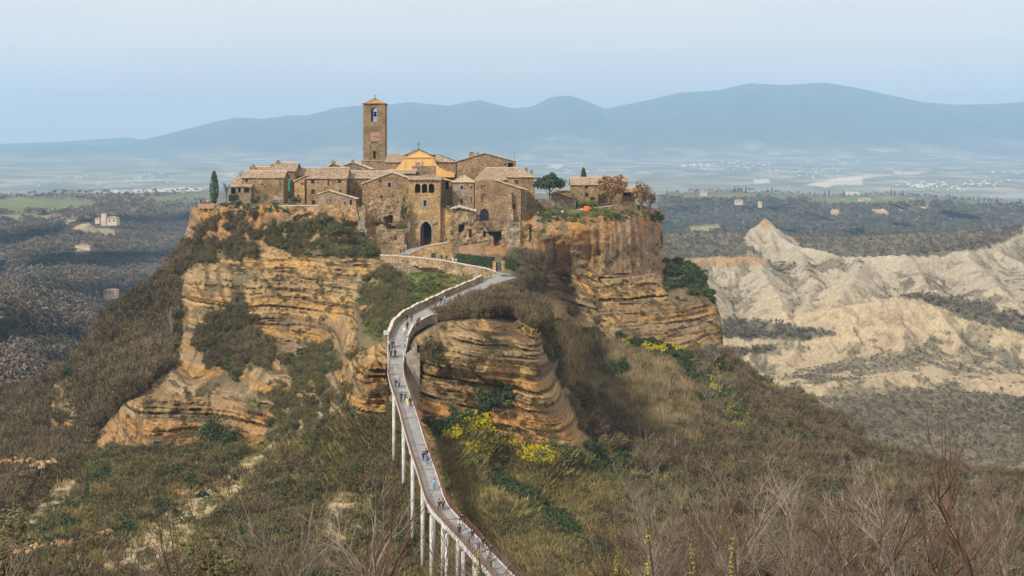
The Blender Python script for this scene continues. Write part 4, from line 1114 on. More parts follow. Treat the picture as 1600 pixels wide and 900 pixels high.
def chimney(root, px, pyb, pyt, D, ox, oz, y, w_=0.8):
    k = D/F; x = (px-800)*k-ox; z0 = (HZ-pyb)*k-oz; z1 = (HZ-pyt)*k-oz
    mb = MB(); mb.box(x-w_/2, x+w_/2, y, y+w_, z0-0.8, z1-0.35); mb.box(x-w_/2-0.1, x+w_/2+0.1, y-0.1, y+w_+0.1, z1-0.35, z1-0.22)
    c = mb.build('chimney', M_brown, root)
    mb = MB(); mb.tube([(x, y+w_/2, z1-0.22), (x, y+w_/2, z1+0.12)], [w_*0.28, w_*0.22], 8); mb.build('chimney_pot', M_tileo, c)

def house(name, label, cat, D, wallmat, roofmat, dep, prof=None, edges=None, box=None, ridge=None, hip=(0, 0), ops=(), chim=(), yaw=0.0, ov=0.35, group=None, rf=0.5):
    """prof/edges: front outline in photo pixels with sloping roof edges; or box=(x0,x1,ybase,yeave) with ridge=row of the ridge"""
    k = D/F
    if box: x0, x1, yb, ye = box
    else:
        xs = [p[0] for p in prof]; x0, x1 = min(xs), max(xs); yb = max(p[1] for p in prof)
    ox = ((x0+x1)/2-800)*k; oz = (HZ-yb)*k
    r = empty(name, (ox, D, oz), math.radians(yaw)); tag(r, label, cat, group)
    cx = lambda px: (px-800)*k-ox
    cz = lambda py: (HZ-py)*k-oz
    R_ = Roof()
    if box:
        X0, X1, Z0, Z1 = cx(x0), cx(x1), -2.0, cz(ye)
        if ridge is None:
            mb = MB(); mb.box(X0, X1, 0, dep, Z0, Z1); wall = mb.build('wall', wallmat, r)
            openings(r, wall, ops, D, ox, oz)
            mb = MB(); mb.box(X0-0.1, X1+0.1, -0.1, dep+0.1, Z1, Z1+0.15); mb.build('coping', M_stoneg, r)
            return r
        yr = dep*rf; kr = (D+yr)/F
        ZR = (HZ-ridge)*kr-oz
        hl, hr = hip[0]*k, hip[1]*k
        mb = MB(); mb.box(X0, X1, 0, dep, Z0, Z1)
        wall = mb.build('wall', wallmat, r)
        openings(r, wall, ops, D, ox, oz)
        if hl == 0 or hr == 0:
            for flag, X in ((hl, X0), (hr, X1)):
                if flag == 0:
                    mb = MB(); a, b_ = (X, X+0.3) if X == X0 else (X-0.3, X)
                    mb.add([(a, 0.01, Z1), (a, dep-0.01, Z1), (a, yr, ZR), (b_, 0.01, Z1), (b_, dep-0.01, Z1), (b_, yr, ZR)], [(0,1,2),(3,5,4),(0,3,4,1),(1,4,5,2),(2,5,3,0)])
                    mb.build('gable', wallmat, r)
        ol = ov if hl == 0 else ov; sl_ = (ZR-Z1)/yr
        A = (X0-ov, -ov, Z1-ov*sl_); B = (X1+ov, -ov, Z1-ov*sl_)
        sb = (ZR-Z1)/max(dep-yr, .1)
        E = (X0-ov, dep+ov, Z1-ov*sb); G = (X1+ov, dep+ov, Z1-ov*sb)
        C = (X1-hr + (ov if hr == 0 else 0), yr, ZR); Dd = (X0+hl-(ov if hl == 0 else 0), yr, ZR)
        R_.slab(A, B, C, Dd); R_.slab(G, E, Dd, C)
        if hl: R_.slab(E, A, Dd, Dd)
        if hr: R_.slab(B, G, C, C)
        # ridge tiles
        rr = R_.build('roof', roofmat, r)
        mb = MB(); mb.tube([Vector(Dd)+Vector((0, 0, .08)), Vector(C)+Vector((0, 0, .08))], 0.14, 6); mb.build('ridge', M_tilep if roofmat is M_tilep else M_coping, rr)
    else:
        poly = [(cx(a), cz(b_)) for a, b_ in prof]
        poly = [(x, z-2.0 if abs(z) < 0.3 else z) for x, z in poly]
        mb = MB(); mb.prism(poly, 0, dep); wall = mb.build('wall', wallmat, r)
        openings(r, wall, ops, D, ox, oz)
        for i, j in edges:
            (xa, za), (xb, zb) = (cx(prof[i][0]), cz(prof[i][1])), (cx(prof[j][0]), cz(prof[j][1]))
            d = Vector((xb-xa, zb-za)); u = d.normalized()
            lo = 0 if za < zb else 1           # the lower end gets the overhang
            ea = ov if lo == 0 else 0.0; eb = ov if lo == 1 else 0.0
            xa2, za2 = xa-u.x*ea, za-u.y*ea; xb2, zb2 = xb+u.x*eb, zb+u.y*eb
            za2 += 0.12; zb2 += 0.12
            if lo == 0: R_.slab((xa2, dep+ov, za2), (xa2, -ov, za2), (xb2, -ov, zb2), (xb2, dep+ov, zb2))
            else: R_.slab((xb2, -ov, zb2), (xb2, dep+ov, zb2), (xa2, dep+ov, za2), (xa2, -ov, za2))
        if edges: R_.build('roof', roofmat, r)
    for c in chim: chimney(r, c[0], c[1], c[2], D, ox, oz, c[3], c[4] if len(c) > 4 else 0.9)
    return r

def rough_wall(name, label, cat, outline, Dl, Dr, thick, mat, holes=(), cell=0.45, rough=0.22, seed=1, parent=None, cop=None):
    """weathered masonry: outline in photo pixels, standing at Dl..Dr metres, ragged edges and real thickness"""
    xs = [p[0] for p in outline]; ys_ = [p[1] for p in outline]
    x0, x1, y0, y1 = min(xs), max(xs), min(ys_), max(ys_)
    Dm_ = (Dl+Dr)/2; k = Dm_/F
    nx = max(2, int((x1-x0)*k/cell)); ny = max(2, int((y1-y0)*k/cell))
    gx = np.linspace(x0, x1, nx+1); gy = np.linspace(y0, y1, ny+1)
    GX, GY = np.meshgrid(gx, gy)
    jx = 0.35*(x1-x0)/nx*vnoise2(GX*3.1, GY*2.7, seed); jy = 0.35*(y1-y0)/ny*vnoise2(GX*2.3+9, GY*3.3, seed+1)
    CXc = (gx[:-1]+gx[1:])/2; CYc = (gy[:-1]+gy[1:])/2
    cxg, cyg = np.meshgrid(CXc, CYc)
    m = poly_mask(cxg, cyg, outline)
    for h in holes: m &= ~poly_mask(cxg, cyg, h)
    Dg = Dl + (Dr-Dl)*(GX-x0)/max(x1-x0, 1)
    rel = rough*(fbm(GX*k/1.2, GY*k/1.2, seed+2, 4, 0.6)*2.0)
    GXj, GYj = GX+jx, GY+jy
    ox = ((x0+x1)/2-800)*k; oz = (HZ-y1)*k
    Xf = (GXj-800)/F*Dg - ox; Zf = (HZ-GYj)/F*Dg - oz; Yf = Dg - Dm_ + rel
    n1_ = (nx+1)*(ny+1)
    vs = np.concatenate([np.stack([Xf, Yf, Zf], -1).reshape(-1, 3), np.stack([Xf, Yf+thick, Zf], -1).reshape(-1, 3)])
    I = lambda j, i: j*(nx+1)+i
    fs = []
    mp_ = np.pad(m, 1)
    for j in range(ny):
        for i in range(nx):
            if not m[j, i]: continue
            a, b_, c, d = I(j, i), I(j, i+1), I(j+1, i+1), I(j+1, i)
            fs.append((a, d, c, b_)); fs.append((a+n1_, b_+n1_, c+n1_, d+n1_))
            if not mp_[j, i+1]: fs.append((a, b_, b_+n1_, a+n1_))
            if not mp_[j+2, i+1]: fs.append((c, d, d+n1_, c+n1_))
            if not mp_[j+1, i]: fs.append((d, a, a+n1_, d+n1_))
            if not mp_[j+1, i+2]: fs.append((b_, c, c+n1_, b_+n1_))
    used = sorted({i for f in fs for i in f}); mp2 = {u: i for i, u in enumerate(used)}
    o = mesh_obj(name, [vs[u] for u in used], [tuple(mp2[i] for i in f) for f in fs], mat, parent)
    o.location = (ox, Dm_, oz)
    if parent is None and label: tag(o, label, cat)
    if cop:
        mb = MB()
        pts = [((px-800)/F*(Dl+(Dr-Dl)*(px-x0)/max(x1-x0, 1))-ox, (Dl+(Dr-Dl)*(px-x0)/max(x1-x0, 1))-Dm_, (HZ-py)/F*(Dl+(Dr-Dl)*(px-x0)/max(x1-x0, 1))-oz) for px, py in cop]
        for a, b_ in zip(pts[:-1], pts[1:]):
            mb.add([(a[0], a[1]-0.12, a[2]-0.1), (b_[0], b_[1]-0.12, b_[2]-0.1), (b_[0], b_[1]+thick+0.1, b_[2]-0.1), (a[0], a[1]+thick+0.1, a[2]-0.1),
                    (a[0], a[1]-0.12, a[2]+0.14), (b_[0], b_[1]-0.12, b_[2]+0.14), (b_[0], b_[1]+thick+0.1, b_[2]+0.14), (a[0], a[1]+thick+0.1, a[2]+0.14)],
                   [(0,1,2,3),(4,7,6,5),(0,4,5,1),(1,5,6,2),(2,6,7,3),(3,7,4,0)])
        mb.build('coping', M_coping, o)
    return o

# ------------------------------------------------------------------ the bell tower
t0 = time.time()
def bell_tower():
    D = 440.0; k = D/F
    ox = (584.5-800)*k; oz = (HZ-272)*k
    r = empty('bell_tower', (ox, D, oz)); tag(r, 'tall square bell tower of brown stone with an open belfry above the village roofs', 'tower')
    X = lambda px: (px-800)*k-ox
    Z = lambda py: (HZ-py)*k-oz
    wd = (601.5-567.5)*k
    mb = MB(); mb.box(X(567.5), X(601.5), 0, wd, Z(250), Z(162)); sh = mb.build('shaft', M_tower, r)
    cs = [(arch_poly(X(584.3), Z(179), 9.6*k, 22*k, 'arch'), -1, wd+1),
          (arch_poly(X(585), Z(242), 4.4*k, 11.5*k, 'win'), -1, 1.0),
          (arch_poly(X(585), Z(237), 14.5*k, 30*k, 'arch'), -1, 0.22)]
    cut(sh, cs[:1]); cut(sh, cs[2:]); cut(sh, cs[1:2])
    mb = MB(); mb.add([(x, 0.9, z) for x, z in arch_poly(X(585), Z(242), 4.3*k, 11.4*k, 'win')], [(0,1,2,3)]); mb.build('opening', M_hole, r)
    mb = MB(); mb.box(X(565), X(603), -0.7, wd+0.7, -3, Z(251.5)); mb.build('plinth', M_brown, r)
    mb = MB(); mb.box(X(564.4), X(603.6), -0.85, wd+0.85, Z(251.5), Z(250)); mb.build('string_course', M_stoneg, r)
    mb = MB(); mb.box(X(567), X(602), -0.12, wd+0.12, Z(163.6), Z(161.6)); mb.build('cornice', M_tower, r)
    R_ = Roof(); a, b_ = X(565.8), X(603.2); y0, y1 = -0.5, wd+0.5; ap = (X(584.5), wd/2, Z(152.8)); e = Z(161.8)
    c4 = [(a, y0, e), (b_, y0, e), (b_, y1, e), (a, y1, e)]
    for i in range(4): R_.slab(c4[i], c4[(i+1) % 4], ap, ap, 0.15)
    rf_ = R_.build('roof', M_tileo, r)
    mb = MB(); mb.box(ap[0]-0.35, ap[0]+0.35, ap[1]-0.35, ap[1]+0.35, ap[2]-0.35, ap[2]+0.15); mb.build('finial', M_brown, rf_)
    mb = MB(); z = ap[2]+0.15; mb.box(ap[0]-.06, ap[0]+.06, ap[1]-.06, ap[1]+.06, z, z+1.1); mb.box(ap[0]-.45, ap[0]+.45, ap[1]-.05, ap[1]+.05, z+.62, z+.76); mb.build('cross', M_iron, r)
    # plaque with the single clock hand
    mb = MB(); mb.box(X(578.8), X(593.6), -0.12, 0.02, Z(220.5), Z(206.5)); cl_ = mb.build('clock_face', M_clock, r)
    mb = MB(); mb.add([(X(585), -.18, Z(212.2)), (X(592), -.18, Z(215)), (X(592), -.18, Z(216)), (X(585), -.18, Z(213.4)), (X(585), -.13, Z(212.2)), (X(592), -.13, Z(215)), (X(592), -.13, Z(216)), (X(585), -.13, Z(213.4))],
                      [(0,3,2,1),(4,5,6,7),(0,1,5,4),(1,2,6,5),(2,3,7,6),(3,0,4,7)]); mb.build('clock_hand', M_iron, cl_)
    # bell, hung from a beam
    bx, bz = X(584.3), Z(181); prof = [(0.05, 1.15), (0.35, 1.1), (0.45, 0.8), (0.5, 0.35), (0.75, 0.0), (0.68, -0.03)]
    mb = MB(); n = 14; vs = []; fs = []
    for rr, hh in prof:
        for i in range(n): vs.append((bx+rr*math.cos(2*math.pi*i/n), wd/2+rr*math.sin(2*math.pi*i/n), bz+hh))
    for j in range(len(prof)-1):
        for i in range(n): fs.append((j*n+i, j*n+(i+1) % n, (j+1)*n+(i+1) % n, (j+1)*n+i))
    mb.add(vs, fs); bl = mb.build('bell', M_bronze, r, True)
    mb = MB(); mb.box(bx-1.1, bx+1.1, wd/2-.15, wd/2+.15, bz+1.15, bz+1.5); mb.build('yoke', M_iron, bl)
    mb = MB(); mb.box(bx-1.0, bx-.88, wd/2-.1, wd/2+.1, Z(189), bz+1.2); mb.box(bx+.88, bx+1.0, wd/2-.1, wd/2+.1, Z(189), bz+1.2)
    mb.tube([(bx-.9, wd/2, Z(189.5)), (bx, wd/2, bz-.1), (bx+.9, wd/2, Z(189.5))], 0.07, 5); mb.build('bell_frame', M_iron, r)
bell_tower()

def church():
    D = 425.0; k = D/F; ox = (655-800)*k; oz = (HZ-275)*k
    r = empty('church', (ox, D, oz)); tag(r, 'church with ochre yellow gabled front and curved shoulders beside the bell tower', 'church')
    X = lambda px: (px-800)*k-ox
    Z = lambda py: (HZ-py)*k-oz
    def curve(xa, ya, xb, yb, n=7):
        return [(xa+(xb-xa)*(math.sin(t*math.pi/2)), ya+(yb-ya)*(1-math.cos(t*math.pi/2))) for t in [i/n for i in range(n+1)]]
    right = [(X(a), Z(b_)) for a, b_ in [(678.5, 251), (681.5, 256.5), (686, 261), (692, 265), (699, 267.5), (706, 269), (710, 270), (710, 277)]]
    left = [(X(a), Z(b_)) for a, b_ in [(604, 277), (608, 272), (614, 268.5), (619, 263.5), (624, 257.5), (630.5, 251)]]
    mb = MB(); mb.prism(left[::1] + [(X(630.5), Z(246)), (X(654), Z(234)), (X(678.5), Z(246))] + right, 0, 0.9)
    fa = mb.build('facade', M_ochre, r)
    mb = MB(); mb.box(X(629.5), X(679.5), -0.35, 0.25, Z(246.5), Z(245.0)); mb.box(X(630.5), X(678.5), -0.12, 0.1, Z(248.2), Z(246.9)); mb.build('cornice', M_ochre2, r)
    for s_ in (-1, 1):
        mb = MB(); x1 = X(654+s_*25.2)
        mb.add([(x1, -.4, Z(244.2)), (X(654), -.4, Z(231.8)), (X(654), .9, Z(231.8)), (x1, .9, Z(244.2)), (x1, -.4, Z(245.6)), (X(654), -.4, Z(233.4)), (X(654), .9, Z(233.4)), (x1, .9, Z(245.6))],
                [(0,1,2,3),(4,7,6,5),(0,4,5,1),(1,5,6,2),(2,6,7,3),(3,7,4,0)]); mb.build('raking_cornice', M_tileo, r)
    for xx in (632.5, 675): 
        mb = MB(); mb.box(X(xx-1.6), X(xx+1.6), -.14, .05, Z(276), Z(248.2)); mb.build('pilaster', M_ochre2, r)
    # niche with broken triangular top over the door
    mb = MB(); mb.add([(X(649), -.3, Z(258.5)), (X(654.5), -.3, Z(252.2)), (X(660), -.3, Z(258.5)), (X(649), .02, Z(258.5)), (X(654.5), .02, Z(252.2)), (X(660), .02, Z(258.5)),
                       (X(651.2), -.3, Z(257.6)), (X(654.5), -.3, Z(253.8)), (X(657.8), -.3, Z(257.6)), (X(651.2), .02, Z(257.6)), (X(654.5), .02, Z(253.8)), (X(657.8), .02, Z(257.6))],
                      [(0,1,7,6),(1,2,8,7),(2,0,6,8),(0,3,4,1),(1,4,5,2),(2,5,3,0)])
    mb.box(X(648.6), X(650.2), -.25, .02, Z(262), Z(251.5)); mb.box(X(658.8), X(660.4), -.25, .02, Z(262), Z(251.5)); mb.box(X(648), X(661), -.35, .02, Z(260), Z(258.6)); mb.build('door_pediment', M_stoneg, r)
    mb = MB(); mb.box(X(651), X(658), -.05, .02, Z(264), Z(260)); mb.build('window', M_dark, r)
    mb = MB(); z = Z(232); mb.box(X(654)-.07, X(654)+.07, .2, .34, z, z+2.2); mb.box(X(654)-.55, X(654)+.55, .2, .32, z+1.35, z+1.5); mb.build('cross', M_iron, r)
    # nave behind with tiled roof on both sides, lower aisle
    k2 = (D+10)/F
    mb = MB(); mb.box(X(602), X(712), 1.4, 22, -2, Z(253.5)); mb.build('nave_wall', M_brown, r)
    R_ = Roof()
    R_.slab((X(600.5), 1.0, Z(253.8)), (X(631), 1.0, Z(253.8)), (X(631), 9, (HZ-241)*(D+9)/F-oz), (X(600.5), 9, (HZ-241)*(D+9)/F-oz))
    R_.slab((X(678), 1.0, Z(253.3)), (X(713.5), 1.0, Z(253.3)), (X(682), 9, (HZ-242)*(D+9)/F-oz), (X(678), 9, (HZ-242)*(D+9)/F-oz))
    R_.slab((X(713.5), 22, Z(253.5)), (X(600.5), 22, Z(253.5)), (X(600.5), 9, (HZ-241)*(D+9)/F-oz), (X(682), 9, (HZ-241)*(D+9)/F-oz))
    R_.build('roof', M_tile, r)
church()
house('walled_block', 'flat topped brown stone block in front of the ochre church', 'building', 412, M_brown, None, 6, box=(644, 679, 282, 260))

# ------------------------------------------------------------------ the gate tower
def gate_tower():
    D = 384.0; k = D/F; ox = (663-800)*k; oz = (HZ-384)*k
    r = empty('gate_tower', (ox, D, oz)); tag(r, 'golden stone gate tower with a pointed arch below and three arched openings above', 'tower')
    X = lambda px: (px-800)*k-ox
    Z = lambda py: (HZ-py)*k-oz
    mb = MB(); mb.box(X(638.5), X(688), 0, 8.5, -2, Z(281.5)); wl_ = mb.build('wall', M_gold, r)
    pts = []
    xa, xb, zs_ = X(656.5), X(674.5), Z(359); rr = (xb-xa)*0.80
    for t in range(9): pts.append((xb-rr+rr*math.cos(t/8*math.acos(1-(xb-xa)/2/rr)), zs_+rr*math.sin(t/8*math.acos(1-(xb-xa)/2/rr))))
    left = [(xa+xb-x, z) for x, z in pts[::-1]][1:]
    hole = [(xa, Z(386)), (xb, Z(386))] + pts + left
    def grow(P_, g, cx_, cz_): return [(cx_+(x-cx_)*(1+g), (cz_+(z-cz_)*(1+g*0.9)) if z > cz_ else z) for x, z in P_]
    cs = [(arch_poly(X(x), Z(294.3), 9.0*k, 14.5*k, 'arch'), -1, 3.0) for x in (652.5, 663.2, 674)]
    cut(wl_, cs); cut(wl_, [(hole, -1, 7.5)]); cut(wl_, [(arch_poly(X(664), Z(317), 6*k, 10*k, 'win'), -1, 0.35)])
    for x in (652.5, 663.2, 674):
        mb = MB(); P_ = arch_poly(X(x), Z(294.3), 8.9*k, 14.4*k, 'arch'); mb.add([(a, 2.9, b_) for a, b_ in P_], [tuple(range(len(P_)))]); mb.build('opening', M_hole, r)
    # the carved surround of the gateway
    out_ = grow(hole, 0.17, (xa+xb)/2, Z(364)); n = len(hole); mb = MB()
    vs = [(x, -.12, z) for x, z in out_] + [(x, -.12, z) for x, z in hole] + [(x, .3, z) for x, z in out_] + [(x, .3, z) for x, z in hole]; fs = []
    for i in range(1, n):
        j = (i+1) % n; fs += [(i, j, n+j, n+i), (i, 2*n+i, 2*n+j, j), (n+i, n+j, 3*n+j, 3*n+i)]
    mb.add(vs, fs); mb.build('arch_surround', M_stoneg, r)
    for x in (649, 679.5):
        mb = MB(); mb.box(X(x-2.6), X(x+2.6), -.35, .05, Z(349.5), Z(345.5)); mb.box(X(x-1.8), X(x+1.8), -.5, .05, Z(348.5), Z(346.5)); mb.build('carved_stone', M_stoneg, r)
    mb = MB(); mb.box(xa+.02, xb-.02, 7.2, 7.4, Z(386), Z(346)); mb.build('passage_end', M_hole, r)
    mb = MB(); mb.box(xa+0.01, xa+0.9, 1.2, 1.5, Z(386), Z(352)); mb.build('door_leaf', M_frame, r)
    # window with grey surround
    mb = MB(); a, b_, c, d = X(660.2), X(667.8), Z(322.8), Z(311.2)
    mb.box(a, a+.3, -.1, .05, c, d); mb.box(b_-.3, b_, -.1, .05, c, d); mb.box(a+.3, b_-.3, -.1, .05, d-.3, d); mb.box(a-.15, b_+.15, -.18, .05, c-.25, c); w1 = mb.build('window', M_frameg, r)
    mb = MB(); mb.box(X(661.2), X(666.8), .25, .3, Z(321.8), Z(312.2)); mb.build('pane', M_dark, w1)
    mb = MB(); mb.box(X(637.8), X(688.7), -.18, 8.6, Z(281.4), Z(280.6)); mb.build('cornice', M_stoneg, r)
    R_ = Roof(); A = (X(636.8), -.6, Z(281)); B = (X(689.5), -.6, Z(281)); C = (X(689.5), 4.2, (HZ-276.2)*(D+4.2)/F-oz); D_ = (X(636.8), 4.2, (HZ-276.2)*(D+4.2)/F-oz)
    R_.slab(A, B, C, D_)
    ap = (X(672), 6.6, (HZ-272.8)*(D+6)/F-oz)
    R_.slab(D_, C, ap, ap); R_.slab(C, (X(689.5), 9, Z(281)), ap, ap); R_.slab((X(689.5), 9, Z(281)), (X(636.8), 9, Z(281)), ap, ap); R_.slab((X(636.8), 9, Z(281)), D_, ap, ap)
    R_.build('roof', M_tile, r)
gate_tower()

# ------------------------------------------------------------------ the houses
H = house
H('stone_house', 'wide stone house with a low gable just left of the gate tower', 'house', 389, M_brown, M_tilep, 12,
  prof=[(566,325),(566,287),(612,269.5),(639,279.5),(639,325)], edges=[(1,2),(2,3)],
  ops=[(594.5,283,4.5,5,'win'),(608.5,289,5.5,7.5,'win','trim'),(596,307.5,4,4.5,'win'),(613.5,306.3,4,5,'win','grey'),(619,282.5,2,2,'win')])
H('stone_house', 'long roofed stone house between the tall house and the low gable', 'house', 396, M_brown, M_tile, 10,
  box=(545.5,609,325,278.5), ridge=267.5, ops=[(553.5,301.5,3.6,5,'win'),(573,280.5,5,2,'win')])
H('stone_house', 'tall three storey stone house with hipped roof and small windows', 'house', 391, M_brown, M_tile, 11,
  box=(479,541,325,278.5), ridge=262, hip=(24,0), rf=.55,
  ops=[(489,283.5,5.5,7,'win'),(513,285.8,2.6,9,'win','red'),(530.5,283,5.5,6.5,'win'),(489,299.5,5.5,7.5,'win'),(531.8,298.7,3.2,6,'win'),(490,317,5.5,7.5,'door')])
H('stone_outhouse', 'low pale gabled outhouse in front of the tall three storey house', 'outhouse', 384, M_grey, M_tilep, 6,
  prof=[(497,330),(497,303),(512,298),(524,301.5),(556,311),(556,330)], edges=[(1,2),(2,3),(3,4)],
  ops=[(512,316,2,9,'win','grey'),(516.5,315,3,7,'win','grey'),(539,317.5,2.6,4.5,'win'),(548.3,319,5,14,'door','grey')])
H('stone_house', 'long low stone house with a speckled roof at the left end of the village', 'house', 399, M_brown, M_tile, 9,
  box=(378,443,322,277.5), ridge=267.5, ops=[(385.5,281.5,4,6,'win'),(410,288,4,2.5,'win'),(437.8,288,1.6,12,'win')])
H('stone_house', 'orange roofed house rising behind the long low house on the left', 'house', 412, M_brown, M_tileo, 9,
  box=(391,423,290,269), ridge=261, ops=[], chim=[(393.5,263,257.5,2,1.0),(389.5,267,260.5,2,.7)])
H('stone_house', 'higher house with a chimney and broad grey tiled roof on the village left', 'house', 409, M_brown, M_tile, 12,
  box=(423,461,300,267), ridge=254.5, ops=[], chim=[(429.5,257,250.5,5,1.1),(422,262,257,3,.9)])
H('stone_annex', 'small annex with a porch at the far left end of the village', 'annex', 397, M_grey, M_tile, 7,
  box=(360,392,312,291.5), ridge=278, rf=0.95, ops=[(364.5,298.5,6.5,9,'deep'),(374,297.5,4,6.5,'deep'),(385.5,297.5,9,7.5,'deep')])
H('stone_house', 'grey roofed house with a shadowed wall behind the green cloth', 'house', 413, M_brown, M_tile, 10,
  box=(457,498,300,274), ridge=262.5, ops=[])
H('stone_shed', 'small shed with a pale lean-to roof left of the tall house', 'shed', 395, M_gold, M_tilep, 5,
  prof=[(460,315),(460,283),(474.5,276),(476,276),(476,315)], edges=[(1,2)], ops=[(472,287,4,3,'blind')])
H('stone_house', 'small gable end with a chimney behind the tall three storey house', 'house', 418, M_brown, M_tilep, 12,
  prof=[(506,290),(506,263),(520,255.5),(542,263.5),(542,290)], edges=[(1,2),(2,3)], ops=[], chim=[(519,256.5,251.5,2,1.3)])
H('stone_house', 'broad grey gable end left of the bell tower', 'house', 421, M_grey, M_tilep, 12,
  prof=[(533,290),(533,259.5),(550,253.5),(579,264.5),(579,290)], edges=[(1,2),(2,3)], ops=[], chim=[(550.5,254,249.8,1,.8)])
H('stone_house', 'low stone house with a long grey roof at the foot of the bell tower', 'house', 405, M_grey, M_tile, 9,
  box=(606,648,290,271), ridge=266, ops=[])
H('stone_house', 'square two storey house with a pyramid roof right of the gate tower', 'house', 389, M_grey, M_tilep, 9,
  box=(707,741,332,284), ridge=273.5, hip=(15,17), ops=[(721.5,293,4.2,5.5,'win','trim'),(721.5,315,4.2,9.5,'win','red'),(736.5,293,2,5,'win'),(736.5,312,2,9,'win')])
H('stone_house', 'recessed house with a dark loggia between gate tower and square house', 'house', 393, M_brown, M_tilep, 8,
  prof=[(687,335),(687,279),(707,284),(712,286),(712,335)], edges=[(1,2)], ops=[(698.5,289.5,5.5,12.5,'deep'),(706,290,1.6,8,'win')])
H('stone_house', 'big gabled house with a chimney rising behind the right side of the village', 'house', 418, M_brown, M_tilep, 14,
  prof=[(714,290),(714,252),(757.5,239.5),(806,252.5),(806,290)], edges=[(1,2),(2,3)], ops=[(797.5,258,8,7,'deep'),(789,257,4,3,'win')],
  chim=[(737.5,245,237.5,.5,2.0),(746.5,242,238.5,3,.8)])
H('stone_house', 'house with a patched hipped roof below the big gabled house', 'house', 404, M_grey, M_tile, 12,
  box=(742,796,300,281), ridge=262.5, hip=(16,0), rf=.6, ops=[])
H('stone_house', 'tall hipped roof house with two chimneys at the village right end', 'house', 401, M_brown, M_tile, 12,
  box=(793,836,338,276.5), ridge=262, hip=(5,26), ops=[(807.5,284.5,6,7,'win','grey')], chim=[(822.5,272,262.5,4,.9),(831,274,265.5,4,.9)])
H('stone_house', 'large slope roofed stone house with blocked windows and a buttress', 'house', 387, M_brown, M_tilep, 13,
  prof=[(742,352),(742,282),(771,281),(814,295),(814,352)], edges=[(2,3)],
  ops=[(755,292.3,6.5,6,'blind'),(755.5,310,6.5,13,'blind'),(803.5,322.8,5,8,'win'),(757,336,14,19,'arch')])
H('stone_annex', 'narrow annex with a lean-to roof on the right side of the slope roofed house', 'annex', 391, M_grey, M_tilep, 9,
  prof=[(814.5,350),(814.5,294),(823,297),(823,350)], edges=[(1,2)], ops=[])
b = rough_wall('buttress', 'tall pale stone buttress against the slope roofed house', 'buttress', [(795,300),(799.5,300),(802,348),(793,348)], 385.6, 385.6, 1.3, M_pale, seed=3, cell=.35)
H('stone_house', 'detached stone house with a grey roof left of the russet trees', 'house', 408, M_brown, M_tile, 10,
  box=(893,935,322,288.5), ridge=277.5, ops=[(916.5,292,5,6,'win'),(917,304.5,5,7,'win'),(926,310.5,7,5,'win')])
H('stone_house', 'half hidden wing with two chimneys behind the russet tree', 'house', 411, M_brown, M_tile, 10,
  box=(935,981,322,284), ridge=277.5, ops=[], chim=[(963,281,276,4,1.4),(973,281,273.5,4,1.1)])
H('stone_annex', 'open porch with an orange roof between the two russet trees', 'annex', 405, M_brown, M_tileo, 6,
  box=(974,992,326,300), ridge=294, ops=[(980.5,303.5,12,6,'deep')])
H('stone_shed', 'low shed with a long sloping roof behind the garden wall', 'shed', 403, M_brown, M_tileo, 5,
  prof=[(862,322),(862,304),(868,301),(898,311),(898,322)], edges=[(1,2),(2,3)], ops=[])
H('stone_shed', 'ruined shed with a mossy top right of the dark pine', 'shed', 415, M_grey, M_tile, 6,
  box=(871,892,312,298), ridge=296, ops=[])
rough_wall('garden_wall', 'stone garden wall between the dark pine and the grassy terrace', 'wall', [(836,311.5),(900,312),(900,332),(836,330)], 402, 402, .6, M_pale, seed=9, rough=.06)
rough_wall('terrace_wall', 'low wall along the path under the russet trees', 'wall', [(902,328),(958,321),(958,326),(902,332)], 398, 400, .5, M_grey, seed=10, rough=.05, cop=[(902,328),(930,325),(958,321)])
rough_wall('garden_wall', 'stone wall block below the open porch at the right rim', 'wall', [(958,315),(995,315),(995,336),(960,334)], 400, 402, .8, M_brown, seed=11, rough=.1)
rough_wall('garden_wall', 'low rubble wall behind the orange cloth', 'wall', [(908,316),(934,316),(934,330),(908,331)], 402.6, 402.6, .6, M_grey, seed=12, rough=.06)
rough_wall('terrace_wall', 'long retaining wall under the garden terrace on the left of the village', 'wall',
  [(428,321.5),(498,321.5),(558,322),(560,346),(500,348),(432,340)], 381, 381, 1.2, M_gold, seed=13, rough=.35, cop=[(428,321.5),(498,321.5)])
rough_wall('parapet_wall', 'reddish parapet at the far left lookout of the rock', 'wall', [(310,318),(335,318),(335,326),(310,325)], 389, 388, .5, M_clock, seed=14, rough=.05)
rough_wall('ruined_wall', 'rubble retaining wall under the low gabled house left of the gate tower', 'wall',
  [(573,321),(582,312),(640,311),(640,352),(612,353),(604,347),(573,349)], 385.5, 385.5, 1.2, M_ruin, holes=[[(600,338),(613,336),(613,349),(601,349)]], seed=15, rough=.3)
rough_wall('ruined_pillar', 'pale ruined pillar standing free at the left of the ruins', 'pillar', [(560,323),(569,321),(571,350),(573,374),(560,376),(559,350)], 381, 381, 1.6, M_pale, seed=16, rough=.2)
rough_wall('ruined_wall', 'dark recessed wall with narrow slit openings beside the pale pillar', 'wall', [(569,330),(590,330),(592,378),(571,378)], 387, 387, 1.0, M_ruin,
  holes=[[(571,330),(576,330),(576,345),(571,345)],[(583,350),(589,348),(589,361),(583,361)]], seed=17, rough=.25)
rough_wall('ruined_wall', 'ruined house shell with one small window left of the gateway', 'wall', [(588,353),(600,351),(604,357),(632,359),(635,398),(597,399),(588,394)], 380, 380, 1.5, M_ruin,
  holes=[[(616,369),(620,369),(620,375),(616,375)],[(632,369),(635,369),(635,375),(632,375)]], seed=18, rough=.22)
